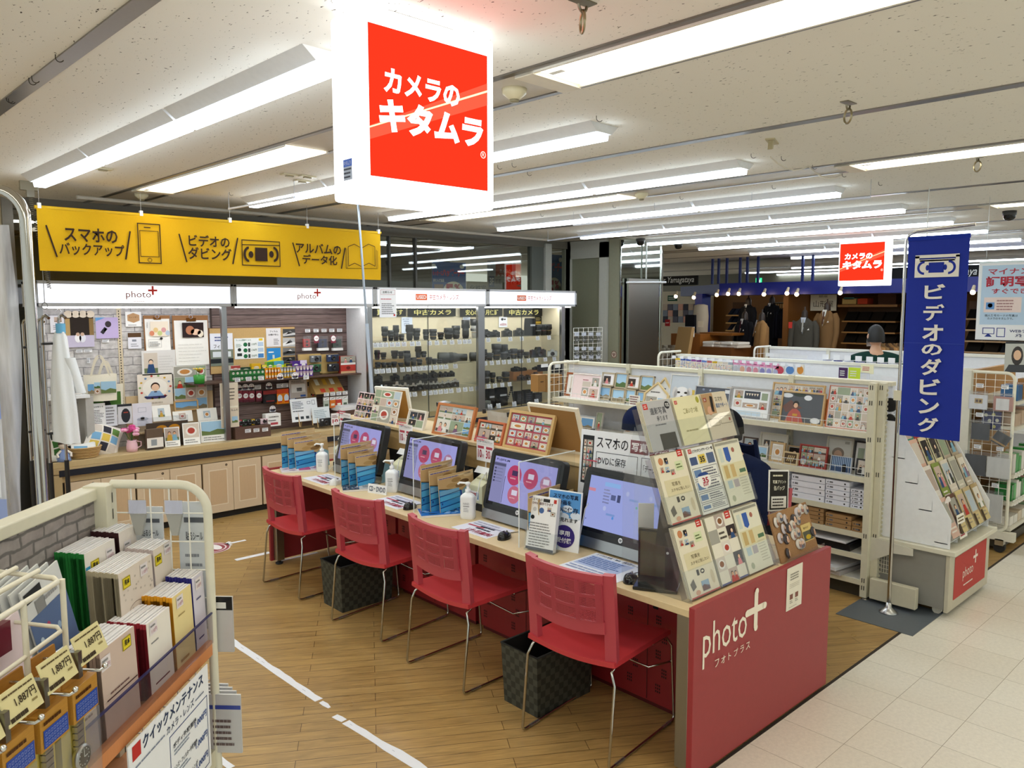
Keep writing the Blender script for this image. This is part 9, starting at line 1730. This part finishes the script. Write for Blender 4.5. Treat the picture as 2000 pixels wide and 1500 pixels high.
pack(-1.108,1.945,2.03,1.142,1.342,11,.0075,'e6dcd2','3a1a1c',lambda q,w,h:(q.r(.003,0,w*.2,h*.75,'4a2424'),ptag(q,w*.24,h*.7)),'front copy of the paper album pack with dark brown spines','paper albums on the lower left gondola')
for i in range(6):
 mb=MB().box(0,.13,0,.004,0,.21,'d6d8d6','paper')
 if i==0:q=P(mb);q.r(0,0,.13,.14,'5a6e94');q.up();q.r(.005,.175,.06,.2,'26282a');q.r(.03,.14,.06,.17,'8a8a88');q.ln(.06,.15,.12,.17,1,'9a9a9a');[q.ell(.02+.03*k_,.08+.02*(k_%2),.006,.009,c,8) for k_,c in enumerate(('b8c8d8','a84a6a','9ab0c8'))]
 mb.build('sleeve_pack',None,Bp(-1.06-.014*i,1.55-.012*i,1.142),(R(-4),R(-13),BA),label='leaning clear pack of blue grey cards, %s from the front'%ORD[i],cat='pack',group='leaning blue grey card packs')
 MB().box(0,.1,0,.004,0,.17,['e8d8dc','d8c4c8','ece4e2'][i%3],'paper').build('card_pack',None,Bp(-1.04-.014*i,1.40-.01*i,1.142),(R(-4),R(-12),BA),label='leaning pink white card pack behind the wire basket, %s from the front'%ORD[i],cat='pack',group='leaning pink card packs')
 # watch strap packs on the wire basket
t=thing('wire_basket','cream wire basket front at the lower left corner','basket',(0,0,0),BA)
mb=MB();f0,f1,yb0,yb1=.9,1.45,.945,1.08
for z,r_ in((1.40,.0055),(1.30,.0045)):mb.tube([(f0,yb0,z-.02),(f1-.02,yb0,z),(f1,yb0+.02,z),(f1,yb1,z+.012),(f0,yb1,z+.012)],r_,7,'e2dcc6','paint')
mb.tube([(f0,yb0+.05,1.405),(f1,yb0+.05,1.415)],.005,7,'e2dcc6','paint').tube([(f0,yb1-.04,1.408),(f1,yb1-.04,1.42)],.005,7,'e2dcc6','paint')
for d_ in(1.0,1.12,1.22,1.33,1.445):mb.tube([(d_,yb0,1.40),(d_,yb0,1.16)],.0055,7,'e2dcc6','paint')
mb.tube([(f0,yb0+.005,1.26),(f1,yb0+.005,1.26)],.0035,6,'d8d8d4','steel');mb.build('wire_frame',t)
def watch(d0,s,z0,style,lb,front=True):
 t=thing('watch_pack',lb,'watch pack',Bp(s,d0,z0),BA,'watch packs hanging at the lower left');W,H=.078,.235;D=.045
 MB().box(0,W,0,D,H*.58,H*.86,'b8842e','wood').prism([(0,H*.86),(W,H*.86),(W*.94,H*1.02),(W*.06,H*1.02)],D*.42,D*.5,'y','b07a2a','wood').build('carton_top',t,bevel=.001)
 mb=MB();q=P(mb,(0,-.0004,0),mat='glossy_print');q.r(W*.08,H*.6,W*.96,H*.74,'2f4fa8');q.up();r_=random.Random(1)
 for i in range(8):
  for j in range(3):q.frame(W*(.13+.1*i),H*(.615+.04*j),W*(.19+.1*i),H*(.64+.04*j),.0006,'9ab0e0')
 q.L-=1;q.ln(W*.1,H*.76,W*.9,H*.82,1,'4a2a10',4);q.L-=0;mb.build('blue_label',t)
 MB().box(.002,W-.002,.028,D,0,H*.58,'e0c860','paper').build('yellow_insert',t)
 if style=='dark':MB().box(W*.34,W*.66,.016,.026,.0,H*.56,'1f2226','rubber').build('watch_strap',t)
 else:
  mb=MB()
  for i in range(9):mb.box(W*.38,W*.66,.014,.024,H*(.06+.055*i),H*(.105+.055*i),'b4b2aa','steel')
  mb.build('watch_strap',t);mb=MB();mb.at((W*.52,.016,H*.22),(R(90),0,0)).lathe([(.021,-.006),(.024,0),(.022,.006),(.019,.007)],24,'b9b9b4','steel').lathe([(.0195,.0055),(0,.0055)],24,'3a3c34' if style=='black' else 'd9d4c0','glossy_print')
  for k_ in range(12):a=k_*pi/6;mb.box(.015*cos(a)-.001,.015*cos(a)+.001,.015*sin(a)-.001,.015*sin(a)+.001,.0055,.006,'e8e6da' if style=='black' else '3a3a34','plastic')
  mb.box(-.0008,.0008,0,.013,.0058,.0064,'e8e6da' if style=='black' else '2a2a2a','plastic').box(0,.01,-.0008,.0008,.0058,.0064,'e8e6da' if style=='black' else '2a2a2a','plastic');mb.build('watch_case',t)
 mb=MB();q=P(mb,(0,.0275,0),mat='glossy_print');q.r(W*.66,H*.26,W*.9,H*.56,'24428c');q.up();q.ell(W*.78,H*.34,W*.06,H*.04,'b85a4a');q.ln(W*.7,H*.42,W*.86,H*.52,2,'c05a4a',3);mb.build('brand_card',t)
 MB().box(-.001,W+.001,-.001,0,0,H*.57,mat='clear_wrap').box(W,W+.001,0,D,0,H*.57,mat='clear_wrap').build('clear_front',t)
 MB().tube([(W*.5,D*.46,H*.96),(W*.5,-.03,H*.955),(W*.56,-.036,H*.97)],.003,7,'c9c9c6').ball((W*.57,-.037,H*.985),.0055,'d8d8d6','chrome',8,6).build('hook',t)
watch(1.325,-.86,1.03,'black','watch pack with a black dial on a steel bracelet, lower left');watch(1.232,-.86,1.03,'white','watch pack with a cream dial on a steel bracelet, lower left');watch(1.139,-.86,1.03,'dark','watch pack with a dark strap at the left edge');watch(1.048,-.86,1.03,'black','watch pack cut off at the left edge of the picture')
for i,d_ in enumerate((1.335,1.242,1.149)):watch(d_,-.925,1.045,'dark','second watch pack behind the %s one'%['black dial','cream dial','dark strap'][i])
for i,(d_,z) in enumerate(((1.335,1.275),(1.238,1.27),(1.14,1.265),(1.045,1.26))):
 mb,q=sheet(.085,.055,.002,'dcd09a');q.ln(.006,.044,.08,.05,1,'5a4a2a',2);q.txt('1,887円',.028,.022,.078,.038,'3a2c18',.015);q.ln(.006,.004,.06,.012,1,'3a2c18',8,.9);q.ln(.062,.012,.08,.02,1,'8a7a4a')
 mb.build('price_plate',None,Bp(-.845,d_,z),(-.35,0,BA),label='cream price plate reading 1,887 yen, %s from the right above the watches'%ORD[i],cat='price tag',group='cream price plates above the watches')
 MB().box(-.008,.004,.002,.03,-.02,.03,'8a8a84','steel').build('plate_clip',None,Bp(-.845,d_,z),BA,label='steel clip behind the cream price plate, %s from the right'%ORD[i],cat='clip',group='clips of the cream price plates')
for i in range(5):
 MB().box(0,.07,0,.03,0,.06,'e8e6e4' if i%2 else '6a2434','glossy_print').build('small_box',None,Bp(-1.03,1.0+.085*i,1.27),(0,R(8*(i%3-1)),BA),label='small white or wine coloured pack inside the wire basket, %s from the left'%ORD[i],cat='pack',group='packs inside the wire basket')
 # maintenance poster
def maint(q,w,h):
 q.r(0,0,w,h,'eef0f2');q.up();q.r(w*.04,h*.85,w*.13,h*.97,'c0302a');q.txt('クイックメンテナンス',w*.15,h*.86,w*.92,h*.97,'2a3a5a',.025);q.txt('カメラ・レンズ',w*.42,h*.76,w*.78,h*.83,'2a3a5a',.01);q.ln(w*.06,h*.77,w*.4,h*.8,1,'7a8498',2);q.ln(w*.8,h*.77,w*.96,h*.8,1,'7a8498',3)
 q.frame(w*.45,h*.05,w*.97,h*.72,.0025,'2a3f7a')
 for i,s_ in enumerate(('ボディ外観清掃','レンズ・フィルター外観清掃','電気接点コーティング')):y=h*(.58-.2*i);q.txt(s_,w*.49,y,w*.8,y+h*.05,'2a2f3a',.02);q.txt('1,000円',w*.78,y-h*.05,w*.95,y+h*.02,'2a4a8a',.02);q.ln(w*.5,y-h*.07,w*.72,y-h*.01,2,'8a94a4',i)
 q.r(w*.1,h*.3,w*.38,h*.5,'2a5aa0');q.r(w*.17,h*.48,w*.28,h*.56,'2a5aa0');q.up();q.ell(w*.27,h*.39,w*.09,h*.11,'eef2f6',20);q.up();q.ring(w*.27,h*.39,w*.07,h*.085,.003,'2a5aa0');q.ell(w*.27,h*.39,w*.03,h*.04,'2a5aa0');q.L-=2;q.txt('安い',w*.1,h*.08,w*.36,h*.2,'2a5aa0',.02)
mb,q=sheet(.40,.285,.002,'eef0f2');maint(q,.40,.285);mb.build('maintenance_poster',None,Bp(-.895,1.555,.70),(0,0,BA),label='white camera maintenance poster hung from the lower left shelf',cat='poster')
for i in range(4):MB().box(0,.1,0,.004,0,.2,['dcdcde','b8bac2'][i%2],'clear_wrap').box(.01,.09,.001,.003,.01,.18,'e8e6ea','paper').build('sleeve_pack',None,Bp(-.97-.02*i,1.50+.012*i,.70),BA,label='clear packed item on the lower left shelf behind the poster, %s'%ORD[i],cat='pack',group='clear packs behind the poster')
# seal packs hung on the end panel, inside and outside
def seal(s0,s1,z0,z1,d,draw,lb,c='d3d6da'):
 W,H=s1-s0,z1-z0;t=thing('hanging_pack',lb,'pack',Bp(s0,d,z0),BA-R(90));mb=MB().box(0,W,0,.006,0,H,c,'glossy_print');draw(P(mb,mat='glossy_print'),W,H);mb.build('card',t)
 return t
def sl(q,w,h):q.r(0,0,w,h,'d3d8dc');q.up();q.r(w*.2,h*.84,w*.9,h*.88,'5a5e66');q.txt('貼るシール',w*.25,h*.7,w*.85,h*.77,'3a3e46',.01);q.ln(w*.2,h*.1,w*.85,h*.62,7,'8a8e96',4,.3)
seal(-1.14,-1.06,1.10,1.38,2.075,sl,'grey sticker pack hung outside the wire end panel, left one');seal(-1.015,-.935,1.03,1.395,2.075,sl,'grey sticker pack hung outside the wire end panel, right one')
for i,s_ in enumerate((-1.10,-1.0)):
 t=thing('hook_clip',['grey plastic price clip on the end panel, left one','grey plastic price clip on the end panel, right one'][i],'clip',Bp(s_,2.03,1.375),BA-R(90));MB().prism([(-.022,0),(.022,0),(.008,-.06),(-.008,-.06)],-.01,.0,'y','a4a49e','plastic').build('clip_body',t);MB().box(-.024,.028,-.016,-.014,.0,.04,'d3d3e4','clear_wrap').box(-.022,.026,-.014,-.013,.002,.038,'dadaea','paper').build('tag_window',t)
seal(-.935,-.865,.97,1.13,2.06,lambda q,w,h:(q.r(0,0,w,h,'c8c4c2'),q.up(),q.r(0,h*.76,w,h,'1c1c1e'),q.up(),q.r(w*.1,h*.79,w*.75,h*.9,'e4e2de')),'clear hanging pack with black top at the outside of the gondola end','c4c2c0')
for i in range(4):seal(-1.0+.02*i,-.9+.02*i,.69,.86,2.03-.02*i+.06,lambda q,w,h:(q.r(0,0,w,h,'c9c8c8'),q.up(),q.r(0,h*.75,w,h*.82,'3a4a9a'),q.ln(w*.2,h*.1,w*.8,h*.6,5,'6a5a5a',5)),'clear pack hung low on the gondola end, %s from the left'%ORD[i],'c9c9cb')
# ================================================================== VINYL CURTAIN ON TUBE FRAME
CS,CD=-1.565,2.32
t=thing('vinyl_curtain','steel tube frame with clear vinyl curtain at the left edge','screen',Bp(CS,CD,0),BA)
MB().tube([(0,0,.02),(0,0,2.20)]+[(0,.085*(1-cos(a)),2.20+.085*sin(a)) for a in [i*pi/16 for i in range(1,9)]]+[(.05,.9,2.275)],.0165,12,'b8b5ae').build('tube',t)
MB().box(-.3,.3,-.02,.8,0,.02,'9a9890','steel').build('base',t)
def cur(u,v):
 y=.03+.75*u;return(-.035+.02*sin(26*u+1.5*v)+.015*sin(11*u-3*v)+.03*(1-v)**4*sin(40*u),y+.015*sin(7*v),1.02+1.16*v-.02*sin(9*u)*(1-v))
MB().grid(cur,60,30,'e8ecf2','vinyl').build('vinyl_sheet',t)
mb=MB();mb.T=Matrix.Translation((-.075,.42,0));q=P(mb,(0,0,0),(0,-1,0),(0,0,1),e=.001)
q.r(0,1.18,.36,1.78,'c9d2e6','vinyl');q.up();q.r(.0,1.60,.36,1.75,'7f93cc');q.txt('皆さまに安心して',.03,1.68,.33,1.72,'eef2fa',.01,keep=True);q.ln(.03,1.62,.3,1.66,2,'a8b8e0');q.r(.03,1.36,.345,1.59,'e2e6ee');q.up();q.ln(.16,1.53,.33,1.575,2,'c890a0',3);q.ell(.24,1.455,.04,.045,'7c86b0',18);q.up();q.r(.21,1.425,.27,1.45,'e6e8ee');q.L-=2;q.r(.0,1.19,.36,1.355,'94a4d4');q.up();q.r(.19,1.205,.335,1.33,'e2e6ee');q.r(.03,1.205,.17,1.33,'e2e6ee');q.up();q.line(.22,1.23,.22,1.30,.008,'6a7ab0');q.line(.30,1.23,.30,1.30,.008,'6a7ab0');q.line(.22,1.265,.30,1.265,.004,'6a7ab0');mb.build('printed_notice',t)
for y in(.08,.4):MB().tube([(-.03,y,2.17),(-.01,y,2.23),(0,y,2.30)],.008,6,'e6eaee','clear_wrap').build('tie',t)
MB().grid(lambda u,v:(-.06+.1*u+.02*sin(30*v),.02+.35*v,1.02+.05*sin(17*u+9*v)-.12*u),16,30,'e8ecf2','vinyl').build('gathered_hem',t)
# ================================================================== MARKS ON THE FLOOR
def tape(a,b,w,lb,seed,name='floor_tape',rag=.004):
 a,b=Vector((*a,0)),Vector((*b,0));d=(b-a);n_=Vector((-d.y,d.x,0)).normalized();r_=random.Random(seed);k_=max(2,int(d.length/.06));L1=[a+d*i/k_+n_*(w/2+r_.uniform(-rag,rag)) for i in range(k_+1)];L2=[a+d*i/k_-n_*(w/2+r_.uniform(-rag,rag)*.5) for i in range(k_+1)]
 mb=MB();o=L1+L2[::-1];mb.prism([(p.x,p.y) for p in o][::-1],.0004,.0016,'z','eef0f6','paper');q=P(mb,(0,0,.0017),(1,0,0),(0,1,0),e=.0002)
 for i in range(k_):
  if r_.random()<.35:p=a+d*(i+.5)/k_;q.line(p.x,p.y,p.x+d.x*.03,p.y+d.y*.03,.002,'a8a8b4')
 mb.build(name,label=lb,cat='tape')
fl_=lambda px,py:(lambda p:(p.x,p.y))(at(px,py,2,0))
tape(fl_(438,1242),fl_(622,1368),.042,'long white floor tape between the gondola and the chairs',1);tape(fl_(625,1372),fl_(645,1382),.02,'curled broken bit in the middle of the floor tape',2,rag=.008);tape(fl_(654,1398),fl_(672,1408),.035,'short torn piece of white floor tape',3,rag=.006);tape(fl_(676,1410),fl_(830,1505),.045,'lower run of torn white floor tape at the bottom',4,rag=.007);tape(fl_(460,1094),fl_(527,1079),.05,'short white tape strip beside the far end of the desk',5,rag=.001);tape(fl_(541,1097),fl_(620,1079),.03,'white tape line under the far end of the desk',6,rag=.001)
mb=MB();mb.prism([fl_(430,1384),fl_(437,1390),fl_(469,1383),fl_(455,1415),fl_(432,1416)][::-1],.0004,.003,'z','f0f2f6','paper');mb.build('torn_tape',label='torn white triangular scrap of tape on the floor',cat='tape')
tape(fl_(425,1478),fl_(452,1500),.03,'bit of white tape at the foot of the lower left gondola',7)
mb=MB();q=P(mb,(0,0,.0008),(1,0,0),(0,1,0),e=.0003);c=at(412,1071,2,0);q.ell(c.x,c.y,.15,.15,'ead9d9',32);q.up();q.ell(c.x,c.y,.14,.14,'9a4a52',32);q.up();q.ell(c.x+.04,c.y+.0,.04,.08,'f0ecec',16);q.ell(c.x-.05,c.y+.0,.04,.08,'f0ecec',16);q.ring(c.x,c.y,.12,.12,.012,'e4d4d4',28)
mb.build('floor_sticker',label='round dark red footprint sticker on the wood floor',cat='sticker')
mb=MB();q=P(mb,(0,0,.0008),(1,0,0),(0,1,0),e=.0003);a,b_=at(440,1063,2,0),at(480,1055,2,0);q.line(a.x,a.y,b_.x,b_.y,.035,'f2f4f8');c,d=at(449,1058,2,0),at(452,1065,2,0);q.line(a.x,a.y,c.x,c.y,.03,'f2f4f8');q.line(a.x,a.y,d.x,d.y,.03,'f2f4f8');mb.build('floor_arrow',label='white tape arrow pointing at the round floor sticker',cat='sticker')
